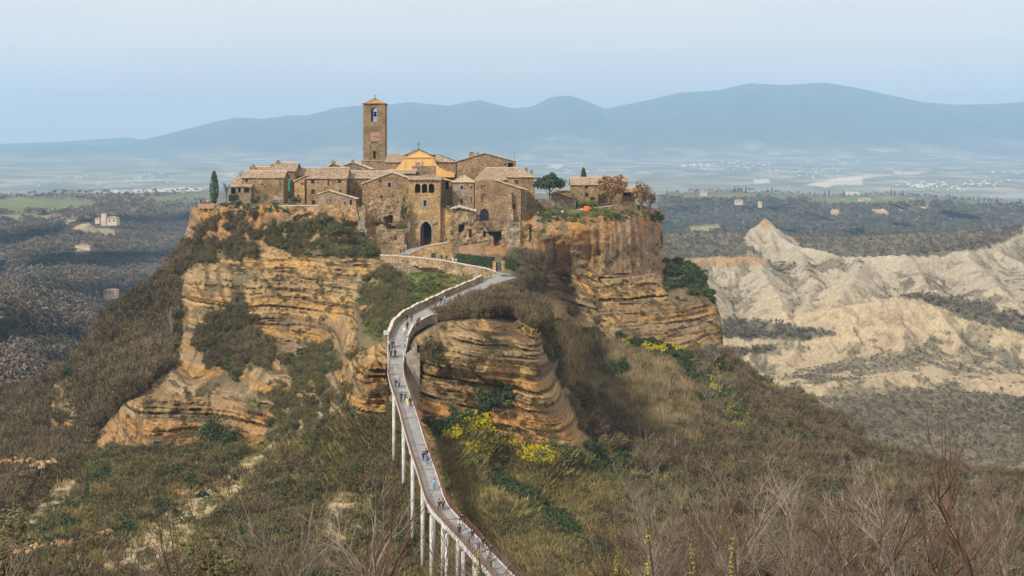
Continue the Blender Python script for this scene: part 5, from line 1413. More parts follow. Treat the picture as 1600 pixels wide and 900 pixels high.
rough_wall('ruined_buttress', 'sloping stone buttress against the left side of the gate tower', 'buttress', [(639.5,331),(641,331),(641,388),(632,388),(631,356),(634,344)], 382.6, 382.6, 2.0, M_grey, seed=19, rough=.2)
rough_wall('town_wall', 'golden wall with a lamp between the gate tower and the cave ruins', 'wall', [(687,323),(704,322),(706,335),(705,392),(687,386)], 385.2, 385.2, 1.5, M_gold, seed=20, rough=.15, cop=[(687,323),(704,322)])
rough_wall('cave_ruins', 'ruined wall with cave openings right of the gate tower', 'ruin', [(704,327),(717,322.5),(742,329.5),(747,346),(749,402),(705,400)], 383.4, 383.4, 1.8, M_ruin,
  holes=[[(715,353),(724,351),(725,362),(716,363)],[(733,358),(737,358),(737,371),(733,371)],[(746,356),(750,356),(750,372),(746,372)],[(716,385),(733,385),(733,388),(717,388)],[(732,384),(737,384),(737,397),(732,397)]], seed=21, rough=.45)
rough_wall('ruin_coping', 'pale sloping ledge on top of the cave ruins', 'ledge', [(704,325),(717,320.5),(744,328),(744,330.5),(717,323.5),(704,327.5)], 382.6, 382.6, 2.6, M_coping, seed=22, rough=.05, cell=.3)
rough_wall('cave_ruins', 'ruined wall with a tall square cave recess below the slope roofed house', 'ruin', [(745,347),(792,346),(793,400),(745,402)], 382.4, 382.4, 1.9, M_ruin,
  holes=[[(760,356),(783,357),(782,393),(772,394),(771,370),(762,366)],[(755,361),(759,361),(759,371),(755,371)]], seed=23, rough=.4)
rough_wall('town_wall', 'pale rubble wall at the right end of the cave ruins', 'wall', [(788,348),(812,349),(813,395),(789,397)], 381.8, 381.8, 2.4, M_pale, seed=24, rough=.3)
rough_wall('town_wall', 'brown rock pier where the town wall meets the right cliff', 'wall', [(811,346),(826,347),(829,398),(812,399)], 382.8, 383.5, 2.4, M_gold, seed=25, rough=.45)
# terrace railing
def railing(name, label, pts, h=1.0, post=0.06, nrail=2, mat=None, step=1.4):
    mat = mat or M_iron
    P3_ = [Vector(p) for p in pts]; o0 = P3_[0]
    r = empty(name, o0); tag(r, label, 'railing')
    mb = MB()
    for j in range(nrail): mb.tube([p-o0+Vector((0, 0, h*(j+1)/nrail)) for p in P3_], 0.05, 4)
    mb.build('rail', mat, r)
    tot = 0
    me = None
    for a, b_ in zip(P3_[:-1], P3_[1:]):
        n = max(1, int((b_-a).length/step))
        for i in range(n):
            p = a+(b_-a)*i/n-o0
            if me is None:
                mb = MB(); mb.tube([(0, 0, 0), (0, 0, h)], post, 4); o = mb.build('post', mat, r); me = o.data
            else: o = bpy.data.objects.new('post', me); link(o, r)
            o.location = p
    return r
railing('terrace_railing', 'dark railing on the terrace under the slope roofed house', [W(745,347,381.6), W(792,346.5,381.6)])
railing('garden_fence', 'dark wire fence behind the bushes of the left garden terrace', [W(428,321,383), W(478,321,383)], 1.6)

# green cloth and small things by the left houses
mb = MB(); mb.box(-0.25, 0.25, 0, .1, 0, 3.6); g_ = mb.build('awning', M_green, None); g_.location = W(451.5, 299, 396); tag(g_, 'bright green folded awning between two houses on the left', 'awning')
# small stall roof on the ledge under the terrace wall
def hut():
    k = 376/F; r = empty('wooden_hut', W(494, 371, 376)); tag(r, 'small dark wooden hut with a flat roof on the ledge below the terrace', 'hut')
    mb = MB(); mb.box(-13*k, 14*k, -.6, 3.2, 8.6*k, 10*k); mb.build('roof', M_frame, r)
    mb = MB(); mb.box(-12*k, 13*k, .8, 3, 0, 8.6*k); mb.build('wall', M_frame, r)
    for x in (-12, -1, 12):
        mb = MB(); mb.box(x*k-.1, x*k+.1, -.4, -.2, -.3, 8.6*k); mb.build('post', M_frame, r)
    mb = MB(); mb.box(-8*k, -2*k, .72, .79, 2*k, 7*k); mb.build('window', M_dark, r)
hut()
for px_, h_ in ((797, 2.9), (804, 3.3)):
    mb = MB(); mb.tube([(0, 0, -.6), (0, 0, h_)], .035, 4); mb.box(-.45, .45, -.03, .03, h_*.8, h_*.8+.05)
    o_ = mb.build('antenna', M_iron, None); o_.location = W(px_, 251.5, 421); tag(o_, 'thin roof antenna on the big gabled house, '+('left' if px_ < 800 else 'right')+' of the two', 'antenna')

# ------------------------------------------------------------------ approach ramp, walls and hedge
rough_wall('ramp_wall', 'golden stone wall of the upper ramp with a small iron door', 'wall', [(637,399),(640,396),(663,385),(700,379),(703,382),(710,404),(690,409),(637,403)], 371, 371, 1.0, M_gold,
  holes=[[(674,396),(681,396),(681,403),(674,403)]], seed=30, rough=.1, cell=.35, cop=[(637,398),(663,385),(700,378.5)])
mb = MB(); mb.box(-.65, .65, 0, .1, 0, 1.3); d_ = mb.build('iron_door', M_blued, None); d_.location = W(677.5, 403, 371.4); tag(d_, 'small grey iron door set in the upper ramp wall', 'door')
rough_wall('ramp_wall', 'long pale stone wall of the lower ramp running down to the road', 'wall',
  [(594,399),(640,401.5),(690,407),(712,411),(722,413),(760,420),(775,425),(775,440),(742,438),(735,452),(700,432),(690,420),(615,414),(594,406)], 362, 318, .7, M_ruin, seed=31, rough=.1, cell=.4, cop=[(594,398.5),(640,401),(690,406.5),(722,412.5),(760,419.5),(775,424.5)])
rough_wall('ramp_wall', 'purplish lower retaining wall above the grassy bank', 'wall', [(612,411),(640,413),(690,419),(700,428),(690,431),(640,431),(618,428)], 352, 347, .8, M_grey, seed=32, rough=.1)
def ribbon(name, pts, hw, mat, parent=None, kind=None, th=0.3):
    P_ = [Vector(p) for p in pts]; vs = []; fs = []
    for i, p in enumerate(P_):
        d = P_[min(i+1, len(P_)-1)] - P_[max(i-1, 0)]; d.z = 0; d.normalize(); s_ = Vector((d.y, -d.x, 0))
        h = hw[i] if isinstance(hw, (list, tuple, np.ndarray)) else hw
        vs += [p-s_*h, p+s_*h, p-s_*h-Vector((0, 0, th)), p+s_*h-Vector((0, 0, th))]
    for i in range(len(P_)-1):
        a = 4*i; b_ = a+4
        fs += [(a, a+1, b_+1, b_), (a+2, b_+2, b_+3, a+3), (a, b_, b_+2, a+2), (a+1, a+3, b_+3, b_+1)]
    fs += [(0, 2, 3, 1), (4*len(P_)-4, 4*len(P_)-3, 4*len(P_)-1, 4*len(P_)-2)]
    o = mesh_obj(name, vs, fs, mat, parent); 
    if kind: tag(o, kind=kind)
    return o
ribbon('gate_ramp', [W(598,399.5,371), W(612,397.5,374), W(630,395,377), W(648,389,380), (W(665,384.5,383.9))], [2.0,3.0,4.0,3.6,2.4], M_pave, kind='structure', th=.8)
ribbon('lower_path', [W(604,401,366), W(640,404,361), W(690,409.5,350), W(722,416,340), W(762,424,326), W(790,429,316)], 1.6, M_pave, kind='structure', th=.8)

def hedge(name, label, pts, h, dp, mat, n=1400):
    P_ = [Vector(p) for p in pts]; o0 = P_[0]; c = []; nr = []
    segs = [(a, b_, (b_-a).length) for a, b_ in zip(P_[:-1], P_[1:])]; tot = sum(s_[2] for s_ in segs)
    mb = MB()
    for a, b_, l in segs:
        d = (b_-a); dn = Vector((-d.y, d.x, 0)).normalized()
        for _ in range(int(n*l/tot)):
            t = RNG.random(); f_ = RNG.integers(0, 3)
            if f_ < 2: q_ = a+d*t+Vector((0, 0, h*RNG.random())); off = -dn*(dp/2)*(1+.25*RNG.random()) if dn.y > 0 else dn*(dp/2)*(1+.25*RNG.random()); nrm = Vector((0, -1, .3))
            else: q_ = a+d*t+Vector((0, 0, h*(1+.06*RNG.random()))); off = dn*(RNG.random()-.5)*dp; nrm = Vector((0, 0, 1))
            c.append(tuple(q_+off-o0)); nr.append(tuple(nrm+Vector(RNG.normal(size=3)*.5)))
        s_ = dn*dp*.45
        A = [a-o0-s_, b_-o0-s_, b_-o0+s_, a-o0+s_]; up_ = Vector((0, 0, h*.95))
        mb.add(A+[q+up_ for q in A], [(0,3,2,1),(4,5,6,7),(0,1,5,4),(1,2,6,5),(2,3,7,6),(3,0,4,7)])
    me = leaf_mesh(name, np.array(c), np.array(nr), .38, mat, 1.2, (mb.v, mb.f))
    o = bpy.data.objects.new(name, me); link(o); o.location = o0; tag(o, label, 'hedge'); return o
hedge('clipped_hedge', 'long dark clipped hedge above the lower ramp', [W(716,410.5,352), W(735,413,347), W(770,417,338)], 2.3, 1.4, M_leaf_d)
hedge('clipped_hedge', 'short dark hedge right of the garden gate', [W(789,419,336), W(808,421,336)], 2.3, 1.4, M_leaf_d, 500)
hedge('clipped_hedge', 'low hedge with pale flowers on the wall behind the orange cloth', [W(904,319,402), W(933,319,402)], 1.0, 1.4, M_leaf_g, 500)
hedge('clipped_hedge', 'square dark hedge in front of the annex on the far left', [W(358,314,391), W(372,314,391)], 1.7, 1.2, M_leaf_d, 400)
def garden_gate():
    D = 331.0; k = D/F; r = empty('garden_gate', W(779, 424, D)); tag(r, 'dark blue garden gate between two golden stone piers at the top of the road', 'gate')
    for x in (-6.8, 6.8):
        mb = MB(); mb.box(x*k-.42, x*k+.42, -.4, .4, -.6, 2.5); mb.box(x*k-.5, x*k+.5, -.5, .5, 2.5, 2.65); mb.build('pier', M_gold, r)
    mb = MB(); mb.box(-4.2*k, -0.06, -.05, .05, 0, 2.3); mb.build('gate_leaf', M_blued, r)
    mb = MB(); mb.box(0.06, 4.2*k, -.05, .05, 0, 2.3); mb.build('gate_leaf', M_blued, r)
garden_gate()
print('village', round(time.time()-t0, 1))
# ------------------------------------------------------------------ road, footbridge
def jitter_none(): pass
road_pts = [W(a, b_, d) for a, b_, d, _ in ROAD]
rd = ribbon('road', road_pts + [W(622, 556, 243)], list(ROAD[:, 3]) + [1.7], M_pave, kind='structure', th=1.5)
# stone parapet along the far side of the road
def side(pts, off):
    P_ = [Vector(p) for p in pts]; r = []
    for i, p in enumerate(P_):
        d = P_[min(i+1, len(P_)-1)] - P_[max(i-1, 0)]; d.z = 0; d.normalize(); r.append(p + Vector((d.y, -d.x, 0))*(off[i] if isinstance(off, (list, tuple, np.ndarray)) else off))
    return r
def strip_wall(name, label, pts, h, th, mat, cat='wall', cop=True, low=1.0):
    P_ = [Vector(p) for p in pts]; o0 = P_[0]
    # subdivide
    Q = []
    for a, b_ in zip(P_[:-1], P_[1:]):
        n = max(1, int((b_-a).length/0.8))
        Q += [a+(b_-a)*i/n for i in range(n)]
    Q.append(P_[-1]); vs = []; fs = []
    for i, p in enumerate(Q):
        d = Q[min(i+1, len(Q)-1)] - Q[max(i-1, 0)]; d.z = 0; d.normalize(); s_ = Vector((d.y, -d.x, 0))*th/2
        hh = h*(1+0.06*math.sin(i*1.7)+.05*math.sin(i*.63)); q = p-o0
        vs += [q-s_-Vector((0, 0, low)), q+s_-Vector((0, 0, low)), q+s_+Vector((0, 0, hh)), q-s_+Vector((0, 0, hh))]
    for i in range(len(Q)-1):
        a = 4*i; b_ = a+4
        fs += [(a+k, a+(k+1) % 4, b_+(k+1) % 4, b_+k) for k in range(4)]
    fs += [(3, 2, 1, 0), tuple(len(vs)-4+k for k in range(4))]
    o = mesh_obj(name, vs, fs, mat); o.location = o0; tag(o, label, cat)
    if cop:
        vs2 = []; fs2 = []
        for i in range(len(Q)):
            a, b_ = Vector(vs[4*i+3]), Vector(vs[4*i+2]); e = (b_-a).normalized()*.06
            vs2 += [a-e, b_+e, b_+e+Vector((0, 0, .1)), a-e+Vector((0, 0, .1))]
        for i in range(len(Q)-1):
            a = 4*i; b_ = a+4
            fs2 += [(a+k, a+(k+1) % 4, b_+(k+1) % 4, b_+k) for k in range(4)]
        fs2 += [(3, 2, 1, 0), tuple(len(vs2)-4+k for k in range(4))]
        mesh_obj('coping', vs2, fs2, M_coping, o)
    return o
far_side = side(road_pts, [w_+0.1 for w_ in ROAD[:, 3]])
near_side = side(road_pts, [-(w_+0.1) for w_ in ROAD[:, 3]])
print('sides', far_side[3].x, near_side[3].x)
strip_wall('road_parapet', 'long stone parapet along the uphill side of the road', [p for p in far_side[1:9]], 1.35, .5, M_ruin)
strip_wall('kerb_wall', 'low broken kerb along the downhill side of the road', [p for p in near_side[1:7]], .18, .35, M_grey, cop=False)
strip_wall('curved_parapet', 'pale curved concrete parapet where the road meets the footbridge', [near_side[6]+Vector((2.6, 1.2, .2)), near_side[6]+Vector((1.0, 0.2, 0)), near_side[7], near_side[8]], .8, .3, M_concd)
strip_wall('low_kerb', 'thin pale kerb along the right edge of the last bend before the footbridge', [near_side[8], near_side[9]], .3, .2, M_conc, cop=False)
strip_wall('curved_parapet', 'low white parapet on the outer side of the last bend before the footbridge', [far_side[8], far_side[9]], .35, .2, M_conc, cop=False)
railing('bend_railing', 'thin pale railing on the outer side of the last bend before the footbridge', [far_side[8]+Vector((0, 0, .3)), far_side[9]+Vector((0, 0, .3)), W(606, 590, 236.5)], .85, .04, 3, M_conc)
rough_wall('abutment', 'tall weathered concrete abutment under the top end of the footbridge', 'abutment',
  [(635,556),(650,540),(656,560),(656,640),(655,688),(647,688),(640,650),(635,600)], 241.5, 240, 2.0, M_concd, seed=40, rough=.08, cell=.5)

BR = [(619.5,552,244.5),(619,570,240),(620,592,235),(636,640,224),(652,695,210),(669,745,198.5),(682,785,189),(703,812,183.5),(737,848,177),(767,881,170.5),(835,952,159.5)]
bp_ = [W(*b_) for b_ in BR]
# resample with Catmull-Rom so that the deck bends smoothly
def smooth(P_, n=5):
    Q = []
    for i in range(len(P_)-1):
        p0, p1, p2, p3 = P_[max(i-1, 0)], P_[i], P_[i+1], P_[min(i+2, len(P_)-1)]
        for k in range(n):
            t = k/n; Q.append(0.5*((2*p1)+(p2-p0)*t+(2*p0-5*p1+4*p2-p3)*t*t+(3*p1-p0-3*p2+p3)*t**3))
    return Q + [P_[-1]]
deck_pts = smooth(bp_, 4)
B0 = deck_pts[0].copy()
bridge = empty('footbridge', B0); tag(bridge, 'long narrow concrete footbridge on tall pale columns with rusty railings', 'bridge')
dp = [p-B0 for p in deck_pts]
dk = ribbon('deck', dp, 1.3, M_pave, bridge, th=.3)
for s_ in (-1, 1):
    e = side(dp, s_*1.38)
    vs = []; fs = []
    for i, p in enumerate(e):
        d = dp[min(i+1, len(dp)-1)]-dp[max(i-1, 0)]; d.z = 0; d.normalize(); q = Vector((d.y, -d.x, 0))*.08
        vs += [p-q-Vector((0, 0, .5)), p+q-Vector((0, 0, .5)), p+q+Vector((0, 0, .14)), p-q+Vector((0, 0, .14))]
    for i in range(len(e)-1):
        a = 4*i; b_ = a+4; fs += [(a+k, a+(k+1) % 4, b_+(k+1) % 4, b_+k) for k in range(4)]
    fs += [(3, 2, 1, 0), tuple(len(vs)-4+k for k in range(4))]
    mesh_obj('edge_beam', vs, fs, M_conc, bridge)
    # railing: top rail, thin rails, posts
    e2 = side(dp, s_*1.42)[5:]
    for zz_, rr in ((1.12, .055), (.92, .03), (.74, .03), (.56, .03), (.38, .03)):
        mb = MB(); mb.tube([p+Vector((0, 0, zz_)) for p in e2], rr, 5); mb.build('handrail' if zz_ > 1 else 'rail', M_rust, bridge)
    me = None; acc = 0
    for a, b_ in zip(e2[:-1], e2[1:]):
        l = (b_-a).length; t = 0.8-acc if acc > 0 else 0
        while t < l:
            p = a+(b_-a)*(t/l)
            if me is None:
                mb = MB(); mb.box(-.035, .035, -.05, .05, 0, 1.12); o = mb.build('railing_post', M_rust, bridge); me = o.data
            else: o = link(bpy.data.objects.new('railing_post', me), bridge)
            o.location = p; t += .8
        acc = l-(t-.8)
# twin columns
for i_ in range(4, len(dp)-1, 3):
    p_ = dp[i_]; d_ = dp[i_+1]-dp[i_-1]; d_.z = 0; d_.normalize(); q_ = Vector((d_.y, -d_.x, 0))*1.28; e_ = (dp[i_+1]-dp[i_]).normalized()*.07; u_ = Vector((0, 0, .012))
    mesh_obj('expansion_joint', [p_-q_-e_+u_, p_+q_-e_+u_, p_+q_+e_+u_, p_-q_+e_+u_], [(0,1,2,3)], M_iron, bridge)
cols = [(1.2, 680), (7.5, 745), (12, 797), (16, 868), (20.2, 905), (23.5, 925), (27.5, 950), (31.5, 970), (36, 990)]
def deck_at(t):
    i = min(int(t), len(dp)-2); f_ = t-i; p = dp[i]*(1-f_)+dp[i+1]*f_
    d = dp[min(i+1, len(dp)-1)]-dp[max(i, 0)]; d.z = 0; d.normalize(); return p, Vector((d.y, -d.x, 0))
def ground_z(x, y):
    pxc = x/y*F+800; pp = np.arange(500, 1100, 3.0); dd = Dbase(np.full(pp.shape, pxc), pp)
    i = np.where(dd < y)[0]; p_ = pp[i[0]] if len(i) else 1000.0
    return (HZ-p_)/F*y
for t, pb in [(9.0, 684), (12.6, 746), (16.2, 797), (20.0, 868), (24.3, 905), (28.5, 930), (31.5, 950), (34.5, 970), (38, 1000)]:
    p, s_ = deck_at(t); D_ = (p+B0).y
    zb = ground_z((p+B0).x, D_) - B0.z - 2.5
    mb = MB(); mb.add([p+s_*sx*1.4+Vector((0, sy*.35, sz)) for sz in (-1.15, -.5) for sx, sy in ((-1,-1),(1,-1),(1,1),(-1,1))], [(0,3,2,1),(4,5,6,7),(0,1,5,4),(1,2,6,5),(2,3,7,6),(3,0,4,7)]); mb.build('crosshead', M_conc, bridge)
    for k in (-1, 1):
        q = p+s_*k*.85
        mb = MB(); mb.tube([(q.x, q.y, zb), (q.x, q.y, q.z-1.1)], .3, 12); mb.build('column', M_conc, bridge, True)
mb = MB(); mb.box(-.5, .5, -.04, .04, .6, 1.5); mb.box(-.42, -.36, -.03, .03, 0, .6); mb.box(.36, .42, -.03, .03, 0, .6); sg = mb.build('notice_board', M_conc, None); sg.location = W(603.5, 528, 249); tag(sg, 'small white notice board on posts beside the last bend before the footbridge', 'sign')
mb = MB(); mb.box(-.28, .28, -.12, .12, 0, 1.0); sg = mb.build('service_box', flat_mat('grey_blue', (.22, .27, .3), .6), None); sg.location = W(746.5, 429, 311); tag(sg, 'small grey blue service box against the wall at the top of the road', 'box')

# ------------------------------------------------------------------ people
M_skin = flat_mat('skin', (0.45, 0.27, 0.19), 0.7, 0.05)
def skin_mesh(name, verts, edges, radii, mat, root=0, sub=1):
    me = bpy.data.meshes.new(name); me.from_pydata(verts, edges, []); me.update()
    o = bpy.data.objects.new(name, me); COL.objects.link(o)
    md = o.modifiers.new('s', 'SKIN'); md.use_smooth_shade = True
    sk = me.skin_vertices[0].data
    for i, r_ in enumerate(radii):
        sk[i].radius = r_ if isinstance(r_, tuple) else (r_, r_)
        sk[i].use_root = (i == root)
    o.modifiers.new('u', 'SUBSURF').levels = sub
    dg = bpy.context.evaluated_depsgraph_get(); dg.update()
    new = bpy.data.meshes.new_from_object(o.evaluated_get(dg)); new.name = name
    new.materials.clear(); new.materials.append(mat)
    bpy.data.objects.remove(o); return new
def make_person(pose):
    """joint positions in metres, feet at z=0, facing +Y"""
    hipz, kz = 0.92, 0.50
    seat = pose == 'sit'
    if seat: hipz = 0.45
    lean = 0.05 if pose != 'sit' else 0.0
    sh = hipz+0.50; nk = hipz+0.58; hd = hipz+0.72
    J = {'pel': (0, 0, hipz), 'bel': (0, .01, hipz+.2), 'che': (0, lean, hipz+.40), 'nek': (0, lean*1.1, nk), 'hea': (0, lean*1.3+.01, hd), 'top': (0, lean*1.2, hd+.09)}
    st = {'walk': (.26, -.26), 'walk2': (-.2, .22), 'stand': (.03, -.02), 'sit': (0, 0)}[pose]
    for s_, k in ((-1, 'L'), (1, 'R')):
        d = st[0] if s_ < 0 else st[1]
        J['hip'+k] = (s_*.1, 0, hipz-.05)
        if seat: J['kne'+k] = (s_*.13, .42, .47); J['ank'+k] = (s_*.12, .45, .09); J['toe'+k] = (s_*.12, .6, .04)
        else:
            J['kne'+k] = (s_*.105, d*.65+.04, kz-.01); J['ank'+k] = (s_*.1, d*1.15-(.05 if d < 0 else 0), .10+(.07 if d < -.1 else 0)); J['toe'+k] = (s_*.11, d*1.15+.14, .04)
        J['sho'+k] = (s_*.19, lean, sh); a = -d*.8 if not seat else .15
        J['elb'+k] = (s_*.25, lean+a*.45-.03, sh-.28); J['wri'+k] = (s_*.24, lean+a*1.0+.08, sh-.50 if not seat else sh-.42)
    names = ['pel','bel','che','nek','hea','top']; V = [J[n] for n in names]; R_ = [(.15,.11),(.14,.10),(.165,.115),.055,(.078,.095),.06]
    E = [(0,1),(1,2),(2,3),(3,4),(4,5)]
    def add(pt, r_, par): V.append(pt); R_.append(r_); E.append((par, len(V)-1)); return len(V)-1
    for k, s_ in (('L', -1), ('R', 1)):
        a = add(J['hip'+k], .09, 0); a = add(J['kne'+k], .058, a); a = add(J['ank'+k], .04, a); add(J['toe'+k], .035, a)
        a = add(J['sho'+k], .06, 2); a = add(J['elb'+k], .042, a); a = add(J['wri'+k], .028, a)
        w_ = Vector(J['wri'+k]); dn = (w_-Vector(J['elb'+k])).normalized()
        pm = add(tuple(w_+dn*.07), (.04, .02), a)
        for f_ in range(4):
            b_ = w_+dn*(.10)+Vector((0, (f_-1.5)*.02, 0)); l = (.07, .08, .075, .055)[f_]
            x = add(tuple(b_), .009, pm); add(tuple(b_+dn*l+Vector((-s_*.015, 0, 0))), .008, x)
        x = add(tuple(w_+dn*.04+Vector((-s_*.01, .04, 0))), .01, a); add(tuple(w_+dn*.08+Vector((-s_*.02, .055, 0))), .009, x)
    nose = add((0, J['hea'][1]+.105, hd-.005), .012, 4)
    body = skin_mesh('body', V, E, R_, M_skin)
    # jacket: torso and sleeves
    V2 = [(0, 0, hipz-.08), J['pel'], J['bel'], J['che'], (0, lean, nk-.02)]; R2 = [(.17,.13),(.17,.13),(.165,.12),(.195,.14),.075]; E2 = [(0,1),(1,2),(2,3),(3,4)]
    for k in 'LR':
        n = len(V2); V2 += [J['sho'+k], J['elb'+k], tuple(Vector(J['wri'+k])*.93+Vector(J['elb'+k])*.07)]; R2 += [.082, .062, .05]; E2 += [(3, n), (n, n+1), (n+1, n+2)]
    jac = skin_mesh('jacket', V2, E2, R2, M_skin, 1)
    V3 = [(0, 0, hipz+.03)]; R3 = [(.155,.12)]; E3 = []
    for k in 'LR':
        n = len(V3); V3 += [J['hip'+k], J['kne'+k], tuple(Vector(J['ank'+k])+Vector((0, 0, .02)))]; R3 += [.105, .075, .06]; E3 += [(0, n), (n, n+1), (n+1, n+2)]
    tro = skin_mesh('trousers', V3, E3, R3, M_skin, 0)
    hc = Vector(J['hea'])
    hair = skin_mesh('hair', [tuple(hc+Vector((0, -.035, -.03))), tuple(hc+Vector((0, -.03, .05))), tuple(hc+Vector((0, .01, .10)))], [(0,1),(1,2)], [(.082,.07),(.092,.095),(.07,.08)], M_skin, 1)
    shoes = []
    for k in 'LR':
        a, t_ = Vector(J['ank'+k]), Vector(J['toe'+k])
        shoes.append(skin_mesh('shoe', [tuple(a+Vector((0, -.04, -.045))), tuple(a+Vector((0, .03, -.04))), tuple(t_)], [(0,1),(1,2)], [.045,.05,.04], M_skin, 1))
    return dict(body=body, jacket=jac, trousers=tro, hair=hair, shoes=shoes)
POSES = {p: make_person(p) for p in ('walk', 'walk2', 'stand', 'sit')}
CLOTH = {}
def cloth(nm):
    cols_ = dict(black=(.015,.015,.018), navy=(.02,.03,.07), blue=(.05,.14,.35), lightblue=(.2,.38,.55), teal=(.01,.13,.13), red=(.5,.02,.03), white=(.7,.7,.68), cream=(.55,.5,.4), grey=(.16,.16,.17),
                 yellow=(.75,.7,.05), brown=(.12,.07,.04), jeans=(.06,.1,.18), dark=(.03,.028,.03), purple=(.16,.09,.2), green=(.06,.12,.05), pink=(.5,.2,.25), blond=(.35,.24,.1), maroon=(.15,.02,.03))
    if nm not in CLOTH: CLOTH[nm] = flat_mat('cloth_'+nm, cols_[nm], .85, .12, 6)
    return CLOTH[nm]
def person(px, py, D, jac, tro, hair='dark', pose='walk', face=0.0, label='', group=None, zoff=0.0, scale=1.0, bag=None):
    r = empty('person', W(px, py, D)+Vector((0, 0, zoff)), math.radians(face)); r.scale = (scale,)*3
    tag(r, label, 'person', group); P_ = POSES[pose]
    def part(nm, me, mat):
        o = bpy.data.objects.new(nm, me); link(o, r); o.material_slots[0].link = 'OBJECT'; o.material_slots[0].material = mat; return o
    part('body', P_['body'], M_skin); part('jacket', P_['jacket'], cloth(jac)); part('trousers', P_['trousers'], cloth(tro)); part('hair', P_['hair'], cloth(hair))
    for m_ in P_['shoes']: part('shoe', m_, cloth('black'))
    if bag:
        mb = MB(); mb.box(-.15, .15, -.32, -.14, 1.1, 1.5); mb.box(-.11, .11, -.37, -.32, 1.12, 1.36); part('backpack', mb.build('b', cloth(bag), None).data, cloth(bag))
        bpy.data.objects.remove(bpy.data.objects['b'])
    return r
ARR = BR[1:]
def bridge_D(px, py):
    P_ = [(b_[1], b_[2]) for b_ in list(map(tuple, ROAD[:, :3]))[3:]] + [(b_[1], b_[2]) for b_ in BR[1:]]
    P_.sort(); return float(np.interp(py, [p[0] for p in P_], [p[1] for p in P_]))
PE = [  # px, py of the feet, jacket, trousers, hair, pose, facing, label, backpack
 (618.6,606,'black','jeans','dark','walk',0,'person in black jacket and jeans walking on the left near the top of the footbridge',None),
 (623.5,607,'grey','black','dark','walk2',10,'person in grey jacket walking right beside the one in black near the bridge top',None),
 (627,628,'navy','dark','dark','walk2',5,'person in navy coat just behind the person in yellow on the footbridge',None),
 (633,627,'teal','black','brown','walk',0,'person in teal jacket beside the yellow jacketed person on the footbridge',None),
 (636.5,636,'yellow','white','dark','walk',180,'person in bright yellow jacket and white trousers on the footbridge',None),
 (641.5,635,'black','black','dark','walk2',185,'person all in black at the right elbow of the yellow jacketed person',None),
 (661.5,721,'black','black','dark','walk',0,'person in black walking up the footbridge on the left of the pair in blue',None),
 (667.5,725,'blue','jeans','dark','walk2',5,'person in bright blue jacket halfway down the footbridge',None),
 (666.5,718,'dark','black','dark','walk',0,'person in dark jacket just ahead of the bright blue jacket on the footbridge',None),
 (678.5,765,'lightblue','blue','brown','walk',0,'lone person in pale blue on the steep part of the footbridge',None),
 (686.5,798,'dark','dark','dark','walk2',170,'person in dark clothes at the bend of the footbridge, left of the maroon jacket',None),
 (692.5,798,'maroon','navy','dark','stand',180,'person in maroon jacket and navy trousers at the bend of the footbridge',None),
 (636,502,'black','dark','dark','walk',20,'person in black at the upper left of the group on the road bend',None),
 (643,504,'navy','jeans','dark','walk2',10,'tall person in navy jacket and blue jeans on the road bend',None),
 (636.5,516,'black','black','dark','walk',0,'person all in black walking in the middle of the road bend',None),
 (631.2,523,'white','cream','blond','walk2',0,'person in white on the lower left of the road bend',None),
 (647.8,518,'grey','jeans','dark','walk',185,'person in grey jacket near the right kerb of the road bend',None),
 (652.5,511,'maroon','dark','dark','walk2',190,'person in maroon jacket walking down at the right kerb of the road bend',None),
 (655,508,'black','grey','dark','walk',190,'person in black and grey just behind the maroon jacket at the road bend',None),
 (608.5,545,'white','dark','dark','stand',60,'person in white leaning at the left rail below the road bend',None),
 (612.6,545,'black','black','dark','stand',-40,'person in black chatting at the left rail below the road bend',None),
 (615.8,544,'maroon','black','brown','stand',-80,'person in dark red chatting at the left rail below the road bend',None),
 (610.8,560,'black','black','dark','walk',0,'person in black walking on the left where the footbridge begins',None),
 (617.3,560,'black','black','dark','walk2',0,'person in black walking on the right where the footbridge begins',None),
 (632.8,545,'cream','dark','dark','stand',90,'person in cream jacket standing at the right parapet below the bend',None),
 (689.3,475.5,'black','dark','brown','walk',20,'person in black on the left of the pair high on the road',None),
 (694.5,475,'lightblue','teal','blond','walk2',20,'person with pale blue jacket and teal trousers high on the road',None),
 (716,470.5,'black','black','dark','walk',20,'person in black on the topmost stretch of the road',None),
 (720.2,470,'cream','dark','dark','walk2',20,'person in cream jacket on the topmost stretch of the road',None)]
for i, (px, py, j, t_, h_, po, fc_, lb, bgk) in enumerate(PE):
    person(px, py, bridge_D(px, py), j, t_, h_, po, fc_, lb, None, 0.02, 0.97+.05*((i*7) % 3-1), bgk)
# the crowd on the lowest, level stretch of the footbridge
CR = [('dark','jeans','dark clothes, first of the queue from the bend'),('white','dark','white jacket near the head of the queue'),('black','black','all black, third in the queue'),('navy','dark','navy coat in the queue behind the one in black'),('grey','jeans','grey jacket in the middle of the queue'),
      ('black','dark','black coat walking at the right rail in the queue'),('purple','dark','purple jacket in the queue'),('dark','navy','dark jacket in front of the cream coat in the queue'),('cream','dark','cream coat in the queue'),('green','dark','green jacket near the end of the queue'),('red','black','bright red jacket at the lower end of the footbridge')]
for i, (j, t_, lb) in enumerate(CR):
    t = 29.2+i*0.82 if j != 'red' else 38.3; p, s_ = deck_at(t); p = p+B0+s_*((-.9, .2, .9, -.4, .7, -.8, .3)[i % 7])
    r = person(800, 250, 100, j, t_, 'dark', ('walk', 'walk2', 'stand')[i % 3], (20, 200, 10, 190)[i % 4], 'person in '+lb+' of the footbridge' if j != 'red' else 'person in '+lb); r.location = p
